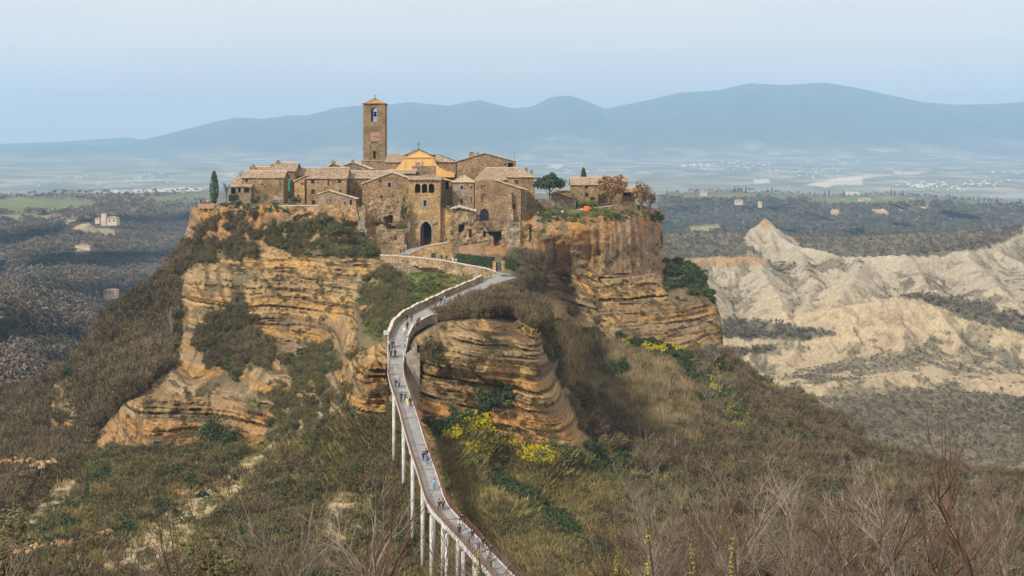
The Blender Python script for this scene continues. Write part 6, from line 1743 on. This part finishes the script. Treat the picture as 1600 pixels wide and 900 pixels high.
PV = [(626,396.5,370,'teal','black','walk','person in teal jacket on the ramp below the gateway'),(631,396,371.5,'navy','dark','walk2','person in navy beside the teal jacket on the ramp below the gateway'),
 (687.5,381,374,'red','dark','stand','person in red looking over the parapet left of the gateway ramp end'),(691.7,380.5,374,'maroon','dark','stand','person in dark red beside the one in bright red at the gateway parapet'),(697,380,374.5,'black','dark','stand','person in black at the right end of the gateway parapet'),
 (690,407,355,'black','dark','walk','person in black behind the lower ramp wall, left of the white jackets'),(698,408,353,'navy','dark','walk2','person in navy behind the lower ramp wall'),(708,412,350,'white','cream','walk','person in white behind the lower ramp wall'),(713,413,348,'cream','dark','walk2','person in cream at the right end of the lower ramp'),
 (855,329,397,'teal','dark','stand','person in teal standing beside the trunk of the pine'),(858.5,329,397,'red','dark','stand','person in red standing beside the trunk of the pine'),
 (840.5,336,393,'lightblue','grey','sit','person in pale blue sitting at the left end of the grassy terrace'),(847,336,393,'maroon','dark','sit','person in maroon sitting near the left end of the grassy terrace'),
 (861,335,393,'black','dark','sit','person in black sitting leftmost in the row on the terrace wall'),(867,335,393,'purple','dark','sit','person in purple sitting second in the row on the terrace wall'),(872.5,334.5,393,'navy','grey','sit','person in navy sitting in the middle of the terrace row'),
 (879,334.5,393,'white','dark','sit','person in white sitting on the terrace wall'),(884,334.5,393,'dark','purple','sit','person in dark jacket sitting rightmost on the terrace wall'),
 (909,331,396,'white','dark','sit','person in white beside the left edge of the orange cloth'),(926,329.5,397,'black','dark','stand','person in black beside the right edge of the orange cloth'),
 (946,326,399,'navy','dark','stand','person in navy under the left russet tree'),(952,325.5,399,'black','black','stand','person in black under the left russet tree'),
 (314,320,392,'black','dark','stand','person in black at the left end of the far lookout'),(319,320,392,'red','dark','stand','person in red at the far left lookout'),(325,320,392,'cream','dark','stand','person in cream at the far left lookout'),(331,320,391,'navy','dark','stand','person in navy at the far left lookout')]
for i, (px, py, D, j, t_, po, lb) in enumerate(PV):
    if 836 < px < 960: D = float(field(np.array([float(px)]), np.array([float(py)]))[0][0]) - .15
    person(px, py, D, j, t_, 'dark', po, (170, 185, 200, 160)[i % 4], lb, None, 0.02, 1.0)
mb = MB(); k = 397.5/F
n = 9; vs = []; fs = []
for j, (rr, hh) in enumerate(((5.2, 0), (5.0, 4), (4.2, 6.6), (1.5, 7.6))):
    for i in range(n): a = 2*math.pi*i/n; vs.append((rr*k*math.cos(a)*(1+.12*math.sin(3*a+j)), rr*k*.6*math.sin(a), hh*k*(1+.08*math.sin(2*a+1))))
for j in range(3):
    for i in range(n): fs.append((j*n+i, j*n+(i+1) % n, (j+1)*n+(i+1) % n, (j+1)*n+i))
fs.append(tuple(range(3*n, 4*n))); mb.add(vs, fs); ot = mb.build('canopy', M_orange, None); ot.location = W(916.6, 330, float(field(np.array([916.6]), np.array([330.]))[0][0])-.6); tag(ot, 'bright orange cloth covered stall on the terrace path', 'stall')
# ------------------------------------------------------------------ single trees and bushes
def leaf_tree(name, label, cat, loc, h, trunk_h, rx, rz, mat, n=1500, k=40, size=.5, lean=0, bark=None, hollow=.35, seed=1, spread=.3, elong=1.2, zshift=0):
    global RNG
    RNG = np.random.default_rng(seed); rr = random.Random(seed)
    r = empty(name, loc); tag(r, label, cat)
    c, nr = clumps(n, k, rx, rz, trunk_h+rz*.35+zshift, spread, hollow)
    me = leaf_mesh('crown', c, nr, size*(.6+.8*RNG.random(n)), mat, elong); o = bpy.data.objects.new('crown', me); link(o, r)
    mb = MB(); top = trunk_h+rz*.6
    mb.tube([(0, 0, -.8), (lean*.3, 0, trunk_h*.5), (lean*.6, 0, trunk_h), (lean, 0, top)], [h*.028, h*.022, h*.017, h*.006], 7)
    for i in range(9):
        a = i*2.4+rr.random(); z0 = trunk_h*(.6+.5*rr.random()); l = rx*(.6+.4*rr.random())
        mb.tube([(lean*.5, 0, z0), (lean*.5+math.cos(a)*l*.5, math.sin(a)*l*.5, z0+rz*.4), (lean*.5+math.cos(a)*l, math.sin(a)*l, z0+rz*(.5+.5*rr.random()))], [h*.012, h*.008, h*.003], 5)
    mb.build('trunk', bark or M_trunk, r); return r
def cypress(name, label, loc, h, rad, seed):
    global RNG
    RNG = np.random.default_rng(seed); n = 1100
    t = RNG.random(n)**.9; rr = rad*np.sin(np.clip(t*.93+.07, 0, 1)*np.pi)**.55*(.75+.3*RNG.random(n)); a = RNG.random(n)*6.283
    c = np.stack([rr*np.cos(a), rr*np.sin(a), t*h], 1); nr = np.stack([np.cos(a), np.sin(a), .5+0*a], 1)+RNG.normal(size=(n, 3))*.4
    r = empty(name, loc); tag(r, label, 'cypress')
    me = leaf_mesh('crown', c, nr, .32, M_leaf_d, 1.7); link(bpy.data.objects.new('crown', me), r)
    mb = MB(); mb.tube([(0, 0, -.6), (0, 0, h*.5), (0, 0, h*.95)], [.2, .3, .04], 6); mb.build('trunk', M_trunk, r)
cypress('cypress_tree', 'tall dark cypress at the left edge of the village', W(334.5, 318, 392), 9.9, 1.35, 5)
cypress('cypress_tree', 'slim dark cypress tip behind the detached house on the right', W(911.8, 300, 424), 8.0, 1.0, 6)
leaf_tree('pine_tree', 'broad dark evergreen with layered crown between the village and the terrace', 'pine', W(858, 330, 400), 12, 6.2, 4.6, 3.9, M_leaf_d, 3600, 60, .48, .3, seed=12, spread=.28, hollow=.3, zshift=.6)
leaf_tree('russet_tree', 'round tree with russet leaves in front of the detached house', 'tree', W(955, 326, 401), 10, 3.0, 4.6, 6.0, M_autumn, 5200, 110, .46, 0, seed=13, spread=.2, zshift=1.0)
leaf_tree('russet_tree', 'paler russet tree at the right end of the rock', 'tree', W(1001, 330, 403), 9.5, 2.2, 3.6, 5.6, M_autumn, 2400, 80, .4, .4, seed=14, spread=.17, zshift=.6)
leaf_tree('russet_tree', 'thin outermost russet tree leaning out at the right rim', 'tree', W(1014, 331, 405), 8, 2.0, 3.0, 4.6, M_autumn, 900, 50, .34, .8, seed=15, spread=.2)
leaf_tree('ivy_bush', 'dark round ivy bush overhanging the right corner of the rock', 'bush', W(1024, 345, 412), 3, .3, 2.6, 2.3, M_leaf_d, 900, 26, .35, seed=16, spread=.35, hollow=.5)
leaf_tree('ivy_bush', 'dark ivy climbing the buttress left of the gate tower', 'ivy', W(631, 345, 382), 4, .3, 1.5, 5.6, M_leaf_d, 900, 26, .3, seed=17, spread=.3)
leaf_tree('green_bush', 'bright green bush at the foot of the gate tower buttress', 'bush', W(628, 358, 378.5), 2, .2, 1.9, 1.2, M_leaf_g, 500, 18, .25, seed=18)
leaf_tree('ivy_bush', 'ivy arching over the recessed house right of the gate tower', 'ivy', W(696, 324, 384.5), 3, .2, 1.6, 2.3, M_leaf_d, 500, 18, .28, seed=19)
leaf_tree('green_bush', 'large rounded green bush at the left end of the lower ramp', 'bush', W(577, 400, 366), 4, .3, 3.4, 2.8, M_leaf_g, 1300, 40, .26, seed=20)
leaf_tree('green_bush', 'yellow green bush on the ledge beside the wooden hut', 'bush', W(525, 366, 373), 4, .3, 2.9, 3.2, M_leaf_g, 1100, 40, .24, seed=21)
leaf_tree('olive_tree', 'silvery olive bush above the garden gate', 'tree', W(800, 408, 352), 3.4, .6, 2.8, 1.5, M_leaf_o, 900, 30, .22, seed=22)
leaf_tree('olive_tree', 'round olive bush on the bank below the lower ramp wall', 'tree', W(725, 436, 338), 3.2, .3, 1.6, 2.2, M_leaf_o, 700, 30, .2, seed=23)
leaf_tree('green_bush', 'dark shrub right of the garden gate under the cliff', 'bush', W(810, 412, 365), 3.5, .3, 2.2, 2.5, M_leaf_d, 900, 30, .26, seed=24)
leaf_tree('green_bush', 'round green bush on the downhill side at the top of the road', 'bush', W(780, 473, 299), 3.4, .3, 2.4, 2.4, M_leaf_g, 1000, 36, .24, seed=25)
leaf_tree('green_bush', 'dark round bush on the dry slope under the right cliff', 'bush', W(968, 588, 332), 5, .6, 3.4, 3.8, M_leaf_d, 1500, 46, .3, seed=26)
leaf_tree('evergreen_tree', 'dark evergreen near the foot of the right hand slope', 'tree', W(1255, 715, 300), 5, .6, 2.6, 5.0, M_leaf_d, 1400, 40, .3, seed=27)
leaf_tree('evergreen_tree', 'olive green conical tree on the right hand slope left of the dark evergreen', 'tree', W(1221, 675, 318), 5, .6, 2.1, 3.6, M_leaf_g, 1000, 36, .26, seed=28)
leaf_tree('green_bush', 'dark bush on the right hand slope below the broom', 'bush', W(1100, 672, 300), 4, .4, 3.3, 3.0, M_leaf_d, 1100, 36, .28, seed=29)
leaf_tree('green_bush', 'big dark clump at the foot of the orange beds of the left cliff', 'bush', W(330, 700, 283), 6, .6, 5.2, 6.0, M_leaf_d, 2400, 60, .32, seed=30)
leaf_tree('green_bush', 'second dark clump right below the orange beds of the left cliff', 'bush', W(362, 700, 281), 4, .4, 3.4, 3.4, M_leaf_d, 1200, 40, .3, seed=31)
leaf_tree('green_bush', 'dark bush at the lower left corner of the left flank', 'bush', W(107, 600, 368), 6, .5, 3.0, 4.6, M_leaf_d, 1200, 40, .32, seed=32)
leaf_tree('bush', 'brown bush hanging on the middle of the right cliff', 'bush', W(893, 430, 385.5), 2, .2, 1.7, 2.6, M_twig, 700, 30, .2, seed=33)
leaf_tree('flowering_shrub', 'white flowering shrub in the left garden terrace', 'shrub', W(432, 316, 384), 2.4, .3, 1.6, 1.6, flat_mat('white_blossom', (.55,.52,.46), .8, .2), 260, 30, .16, seed=34)
leaf_tree('flowering_shrub', 'silver agave like shrub on the left garden terrace', 'shrub', W(373, 320, 386), 1.8, .2, 1.3, 1.2, M_leaf_o, 400, 20, .2, seed=35)
leaf_tree('green_bush', 'dark rounded bush in the middle of the left garden terrace', 'bush', W(462, 319, 386), 3, .3, 2.4, 2.2, M_leaf_d, 900, 30, .26, seed=36)
leaf_tree('green_bush', 'grey green bush in front of the long low house', 'bush', W(410, 317, 388), 3.6, .3, 3.0, 2.8, M_leaf_o, 900, 34, .24, seed=37)
leaf_tree('green_bush', 'olive bush in front of the porch annex', 'bush', W(398, 318, 387), 3.6, .3, 1.8, 1.8, M_leaf_d, 600, 24, .24, seed=38)

# ------------------------------------------------------------------ bare trees: branching tubes
def branchy(name, label, cat, loc, h, seed, mat, r0=.05, depth=4, spread=.5, nb=3, up=.25, kids=None, tipmat=None, curve=.12, wigg=.05, parent=None, first=.35):
    rr = random.Random(seed); mb = MB(); tips = []
    def grow(p, d, l, r_, dep):
        n = 5 if dep > 1 else 3; pts = [p]; q = p.copy(); dd = d.copy()
        for i in range(n):
            dd = (dd+Vector((rr.gauss(0, wigg), rr.gauss(0, wigg), rr.gauss(0, wigg)+curve*up*.5))).normalized(); q = q+dd*(l/n); pts.append(q.copy())
        rs = [r_*(1-.45*i/n) for i in range(n+1)]
        if dep == 0: rs = [r_*(1-.8*i/n) for i in range(n+1)]
        mb.tube(pts, rs, 5 if r_ > .012 else 3, cap=False)
        if dep == 0: tips.append((pts[-1], dd)); return
        for j in range(nb if dep < depth else nb+1):
            t = first+(1-first)*(j+rr.random()*.8)/(nb if dep < depth else nb+1) if dep else 1
            i = min(int(t*n), n-1); f_ = t*n-i; b_ = pts[i]*(1-f_)+pts[i+1]*f_ if i+1 <= n else pts[-1]
            a = rr.random()*6.283; s_ = spread*(.6+.7*rr.random())
            u = dd.cross(Vector((math.cos(a), math.sin(a), .3))).normalized()
            nd = (dd*math.cos(s_)+u*math.sin(s_)+Vector((0, 0, up))).normalized()
            grow(b_, nd, l*(.5+.3*rr.random()), r_*(.5+.15*rr.random()), dep-1)
        grow(pts[-1], dd, l*.6, r_*.55, max(dep-2, 0))
    grow(Vector((0, 0, -.3)), Vector((rr.gauss(0, .12), rr.gauss(0, .1), 1)).normalized(), h*.5, r0, depth)
    k_ = h/max(q_[2] for q_ in mb.v); mb.v = [(q_[0]*k_, q_[1]*k_, q_[2]*k_) for q_ in mb.v]
    r = empty(name, loc); tag(r, label, cat); mb.build('branches', mat, r)
    return r, tips
M_bark_p = flat_mat('pale_bark', (0.215, 0.18, 0.145), .9, .35, 5)
M_bark_r = flat_mat('reddish_bark', (0.09, 0.05, 0.035), .8, .35, 5)
M_bark_b = flat_mat('brown_bark', (0.115, 0.085, 0.065), .9, .35, 5)
branchy('bare_tree', 'white barked bare tree standing on the left flank of the rock', 'tree', W(268, 540, 352), 11, 41, M_bark_p, .2, 3, .5)
branchy('bare_tree', 'bare tree behind the annex at the left end of the village', 'tree', W(354, 318, 402), 7, 42, M_bark_b, .15, 4, .5)
branchy('bare_tree', 'second bare tree behind the annex, nearer the houses', 'tree', W(368, 310, 406), 8, 43, M_bark_b, .15, 4, .5)
branchy('bare_tree', 'bare tree at the left of the orange roofed house', 'tree', W(379, 300, 410), 7.5, 44, M_bark_b, .15, 4, .5)
for i, (px, py, D, h, lb) in enumerate([(520,600,305,7,'thin bare tree on the slope left of the abutment'),(205,620,345,8,'thin bare tree low on the left flank'),(1010,620,315,6,'bare tree among the reeds under the right cliff'),
    (1160,700,285,7,'bare tree at the edge of the dark bushes on the right slope'),(940,720,262,6,'bare tree just right of the orange foot of the buttress'),(1010,760,245,7,'bare tree on the dry slope below the reeds'),(600,800,225,6,'bare tree left of the bridge columns')]):
    branchy('bare_tree', lb, 'tree', W(px, py, D), h, 60+i, (M_bark_p, M_bark_b)[i % 2], .12, 3, .5)

# foreground: bare saplings below the belvedere
FG = [ # column of the stem, row of its top, metres, kind, label
 (1145,'p',17,705,'pale forked sapling with a grey stem, left of the other tall ones on the right'),
 (1236,'p',15,700,'pale many branched sapling with spreading arms in the right foreground'),
 (1345,'r',13,720,'reddish sapling with crossing branches right of the pale many branched one'),
 (1475,'r',9,645,'tall straight red brown shoot that reaches highest on the right'),
 (1565,'r',8.5,655,'red brown shoot at the far right reaching over the clay slope'),
 (1590,'b',12,735,'dark brown sapling at the right edge of the picture'),
 (1400,'p',16,735,'pale slender sapling between the two red shoots'),
 (1060,'b',18,760,'brown spreading sapling in the middle right foreground'),
 (985,'p',20,790,'small pale sapling below the dry slope'),
 (1300,'b',18,770,'brown twiggy sapling low in the right foreground'),
 (1515,'p',14,745,'pale sapling with upswept twigs left of the far right shoot'),
 (1430,'b',17,790,'low brown sapling in the lower right'),
 (1190,'r',14,790,'low reddish sapling between pale stems'),
 (310,'r',8.5,745,'thick red brown forked branch in the lower left'),
 (262,'b',10,800,'grey brown shrub left of centre at the bottom edge'),
 (420,'p',14,735,'pale sapling in the left foreground before the clay path'),
 (480,'b',13,770,'brown sapling just right of the pale clay path'),
 (555,'r',8,705,'dark red forked branch left of the footbridge'),
 (600,'p',15,745,'pale twiggy sapling before the left bridge columns'),
 (690,'b',16,790,'brown sapling in front of the lower footbridge'),
 (130,'r',9,760,'red brown shoot in the lower left corner'),
 (25,'r',9.5,775,'red brown twig at the left edge of the picture'),
 (850,'b',19,800,'brown sapling right of the lower footbridge'),
 (770,'p',20,815,'pale low sapling in front of the end of the footbridge')]
for i, (px, kd, D, top, lb) in enumerate(FG):
    base = W(px, 960, D); h = (960-top)/F*D
    big = kd == 'r'
    branchy('bare_sapling', lb, 'sapling', base, h*1.02, 100+i*3, {'p': M_bark_p, 'r': M_bark_r, 'b': M_bark_b}[kd], h*(.0095 if not big else .0098), 4 if not big else 3, .72 if not big else .4, 3 if not big else 2, .12 if not big else .2, wigg=.11, first=.25, curve=.5)
q = []
RNG = np.random.default_rng(77)
FR = [twig_shrub('t', M_twig, 1.2, 120, 1.0, .004), ]
# dense low twigs along the bottom edge
for i in range(56):
    px = -10+(i % 34)*49+RNG.integers(-20, 20) if i < 34 else 960+(i-34)*30+RNG.integers(-12, 12); D = 12+11*RNG.random(); right = px > 950
    top = (755 if right else 805)+70*RNG.random(); 
    base = W(px, 965, D); h = (965-top)/F*D
    r_, _ = branchy('bare_brush', 'low tangled '+('brown', 'pale grey', 'brown', 'reddish')[i % 4]+' bare brush along the bottom edge, '+('left of the footbridge' if px < 620 else 'under the middle of the view' if px < 1000 else 'right of centre' if px < 1320 else 'at the right side'), 'brush', base, h*1.05, 300+i, (M_bark_b, M_bark_p, M_bark_b, M_bark_r)[i % 4], h*.0075, 4, .66, 3, .12, wigg=.12, first=.3, curve=.4)
    r_['group'] = ('brown', 'pale grey', 'brown', 'reddish')[i % 4]+' brush '+('left' if px < 620 else 'middle' if px < 1000 else 'right of centre' if px < 1320 else 'right')
# shoots with yellow green buds
M_bud = foliage_mat('yellow_buds', (.22,.24,.02), (.42,.40,.04))
for px, top, D, lb in [(747,862,11,'short shoot with yellow green buds beside the footbridge end'),(963,868,12,'short shoot with yellow green buds near the middle of the bottom edge'),(1012,828,10,'upright shoot with yellow green buds, tallest of those right of the middle'),
                       (1082,842,10.5,'slanting shoot with yellow green buds'),(1143,840,10,'upright budding shoot right of the slanting one')]:
    base = W(px, 945, D); h = (945-top)/F*D; r = empty('budding_shoot', base); tag(r, lb, 'shoot')
    mb = MB(); mb.tube([(.03, 0, -.1), (.045, 0, h*.35), (.02, 0, h*.7), (0, 0, h)], [.012, .01, .008, .004], 5); mb.build('stem', M_bark_r, r)
    n = 90; t = .35+.65*RNG.random(n)**1.0; a = RNG.random(n)*6.28; rr = .022*RNG.random(n)+.008
    c = np.stack([rr*np.cos(a), rr*np.sin(a), np.round(t*14)/14*h+.006*RNG.normal(size=n)], 1)
    me = leaf_mesh('buds', c, np.stack([np.cos(a), np.sin(a), .4+0*a], 1), .011, M_bud, 1.6); link(bpy.data.objects.new('buds', me), r)
# pale dried flower heads on the left
M_dryfl = foliage_mat('dried_flowers', (.30,.20,.11), (.52,.38,.24))
for px, py, D, w_, lb in [(22,715,8,.17,'pale dried flower spray at the upper left of the foreground'),(66,722,8,.14,'smaller dried flower spray right of the first'),(160,832,8.5,.12,'dried flower head beside the red shoot'),(100,845,9,.13,'dried flower head low in the left corner'),(285,770,9,.08,'tiny dried flower head above the red fork'),(40,850,9,.2,'wide dried flower head at the left bottom corner')]:
    base = W(px, py, D); r = empty('dried_flower', base); tag(r, lb, 'flower')
    c, nr = clumps(110, 9, w_*.62, w_*.32, 0, .35, .4); c[:, 2] -= w_*.2
    me = leaf_mesh('flower_head', c, nr, .022, M_dryfl, 1.2); link(bpy.data.objects.new('flower_head', me), r)
    mb = MB(); d0 = Vector((-.25 if px < 200 else .1, .0, -.25)); mb.tube([d0*2.2+Vector((0, 0, -.35)), d0*1.6+Vector((0, .05, .0)), d0*.9+Vector((-.05, 0, .13)), d0*.35+Vector((0, 0, .05)), (0, 0, 0)], [.006, .006, .005, .004, .003], 5); mb.build('stem', M_bark_b, r)
    for j in range(5):
        a = j*1.3; 
# leafy bush at the bottom left
leaf_tree('evergreen_bush', 'olive green leafy bush at the bottom edge left of centre', 'bush', W(310, 985, 20), 1.6, .3, .78, .95, M_leaf_o, 5200, 60, .042, seed=50, spread=.3)
leaf_tree('evergreen_bush', 'olive green leafy bush in the bottom left corner', 'bush', W(15, 975, 18), 1.6, .3, .55, 1.15, M_leaf_o, 4200, 50, .04, seed=51, spread=.3)

# ------------------------------------------------------------------ far houses and towns
M_pwall = flat_mat('distant_render', (.55,.47,.36), .9, .15, .2)
M_wwall = flat_mat('distant_white_render', (.75,.72,.66), .9, .1, .02)
M_froof = flat_mat('distant_roof', (.36,.22,.15), .9, .15, .2)
def far_house(name, label, px, py, D, wpx, hpx, dep, tower=None, wall=M_pwall, wins=3):
    k = D/F; w2 = wpx*k; h = hpx*k; r = empty(name, W(px, py, D)); tag(r, label, 'house')
    mb = MB(); mb.box(-w2/2, w2/2, 0, dep, -3, h); mb.build('wall', wall, r)
    mb = MB(); e = .6; t = h+w2*.12; mb.add([(-w2/2-e, -e, h), (w2/2+e, -e, h), (w2/2+e, dep+e, h), (-w2/2-e, dep+e, h), (-w2/2*.7, dep/2, t), (w2/2*.7, dep/2, t)], [(0,1,5,4),(1,2,5),(2,3,4,5),(3,0,4),(3,2,1,0)]); mb.build('roof', M_froof, r)
    for i in range(wins):
        x = -w2/2+w2*(i+.5)/wins; mb = MB(); mb.box(x-w2*.05, x+w2*.05, -.06, .05, h*.35, h*.7); mb.build('window', M_dark, r)
    if tower:
        mb = MB(); tx, th = tower; mb.box(tx*k-w2*.16, tx*k+w2*.16, -1, 5, -3, th*k); mb.build('tower', wall, r)
    return r
far_house('farmhouse', 'pale farmhouse with a square tower on the wooded valley side at the left', 171, 349, 1690, 22, 8, 14, (-9, 15))
far_house('farmhouse', 'small pinkish barn left of the farmhouse with the tower', 152, 346, 1700, 7, 5, 9, wins=1)
far_house('villa', 'pale two storey villa low in the wooded valley at the left', 171, 462, 1140, 18, 8, 10, wall=M_pwall)
far_house('farmhouse', 'red roofed house on the right plateau among trees', 1155, 318, 2600, 12, 5, 12)
far_house('farmhouse', 'pale tower like house on the right plateau', 1188, 322, 2500, 5, 7, 9, wins=1)
far_house('long_barn', 'long red roofed barn on the right plateau', 1352, 314, 2800, 18, 3, 12)
far_house('long_barn', 'second red roofed barn right of the long one', 1388, 313, 2850, 14, 3, 12)
far_house('farmhouse', 'pale farmhouse at the right end of the barns', 1425, 314, 2850, 9, 4, 12)
far_house('farmhouse', 'tiny pale house on the plateau edge at the left', 284, 301, 2900, 8, 3, 12, wins=1)
far_house('farmhouse', 'small pale house on the plateau right behind the rock', 1100, 304, 2850, 10, 4, 12, wins=2)
# towns on the far plain: too many and too small to pick apart
mb = MB(); rr = random.Random(4)
def ground_far(px, py):
    col = np.argmin(abs(pxf-px)); z = ZF[:, col]; y = ys; pyl = HZ-z/y*F
    idx = np.where(pyl > py)[0]; i = idx[-1] if len(idx) else 0
    i = min(i, len(ys)-2); return y[i], z[i]
for cx_, cy_, sx, sy, n in [(1078,256,26,4,90),(1110,254,60,9,60),(1388,257,9,3,26),(1425,255,28,4,34),(1450,288,34,5,60),(1530,286,34,5,26),(1265,270,40,8,20),(1330,250,60,8,14),(900,262,60,16,26),(1180,262,80,14,26),(1560,270,40,14,14),(150,282,150,10,22),(230,275,30,4,14),(420,262,90,18,12),(960,285,60,12,16),(1497,294,40,4,18)]:
    for _ in range(n):
        px, py = cx_+rr.gauss(0, sx/2), cy_+rr.gauss(0, sy/2)
        if py < 236: continue
        y, z = ground_far(px, py); k = y/F; s_ = k*rr.uniform(.8, 2.4); h = k*rr.uniform(.7, 1.8); x = (px-800)*k
        a = rr.random(); c_, s2 = math.cos(a), math.sin(a)
        P_ = [(x+c_*u*s_-s2*v_*s_*.6, y+s2*u*s_+c_*v_*s_*.6) for u, v_ in ((-1,-1),(1,-1),(1,1),(-1,1))]
        mb.add([(p[0], p[1], z-10) for p in P_]+[(p[0], p[1], z+h) for p in P_], [(4,5,6,7),(0,1,5,4),(1,2,6,5),(2,3,7,6),(3,0,4,7)])
tw = mb.build('distant_towns', M_wwall, None); tag(tw, 'pale houses of far towns scattered over the blue plain', kind='stuff')
# single trees standing on the plateau skylines
RNG = np.random.default_rng(5)
sk = [leaf_mesh('crown', *clumps(120, 14, 5, 5, 5.5), 1.3, M_forest_g, 1.2), leaf_mesh('crown', *clumps(90, 14, 4.4, 5, 5), 1.1, M_forest, 1.2)]
n = 160; tt = np.linspace(0, 1, n)
cy_ = leaf_mesh('crown', np.stack([1.3*np.cos(tt*80)*np.sin(np.clip(tt+.1,0,1)*3.1), 1.3*np.sin(tt*80)*np.sin(np.clip(tt+.1,0,1)*3.1), tt*13], 1), RNG.normal(size=(n, 3)), 1.0, M_forest_g, 1.6)
rr = random.Random(9); cnt = 0
for x0, x1, n, kinds in [(0,330,46,(0,1,1)),(1040,1180,26,(0,1,0,2)),(1180,1600,70,(0,1,0,2,0)),(1140,1165,8,(2,)),(1480,1560,12,(2,))]:
    for i in range(n):
        px = x0+(x1-x0)*(i+rr.random()*.8)/n; py = float(t3(px))+rr.uniform(.5, 3); D = float(Dm(np.array([px]), np.array([py]))[0])
        kk = rr.choice(kinds); me = (sk+[cy_])[kk]; o = bpy.data.objects.new('skyline_tree', me); link(o); o.location = W(px, py+.3, D); s_ = rr.uniform(.5, 1.25); o.scale = (s_, s_, s_); o.rotation_euler = (0, 0, rr.random()*6)
        tag(o, {0: 'dark evergreen tree on the plateau skyline', 1: 'bare brown tree on the plateau skyline', 2: 'slim cypress on the plateau skyline'}[kk]+(' at the left' if px < 400 else ' at the right'), 'tree', ('left' if px < 400 else 'right')+' skyline '+('evergreens', 'bare trees', 'cypresses')[kk])
# trunk row of the cypresses by the left field
for i in range(26):
    px = -4+i*3.9+rr.random(); o = bpy.data.objects.new('field_cypress', cy_); link(o); o.location = W(px, 333.5+rr.random(), 1880); s_ = rr.uniform(.5, .8); o.scale = (s_, s_, s_)
    tag(o, 'small dark cypress in the row along the left green field', 'cypress', 'cypress row by the left field')
# ------------------------------------------------------------------ haze
hm = bpy.data.materials.new('air'); hm.use_nodes = True
hn = hm.node_tree; hn.nodes.clear()
ho = hn.nodes.new('ShaderNodeOutputMaterial'); pv = hn.nodes.new('ShaderNodeVolumePrincipled')
pv.inputs['Color'].default_value = (0.40, 0.65, 0.95, 1)
pv.inputs['Density'].default_value = HAZE
pv.inputs['Anisotropy'].default_value = 0.0
hn.links.new(pv.outputs[0], ho.inputs['Volume'])
hb = MB(); hb.box(-15000, 15000, -400, 19900, -146, 1010)
hz = hb.build('haze', hm); tag(hz, 'thin blue haze that fills the valley and veils the mountains', 'haze', kind='stuff')
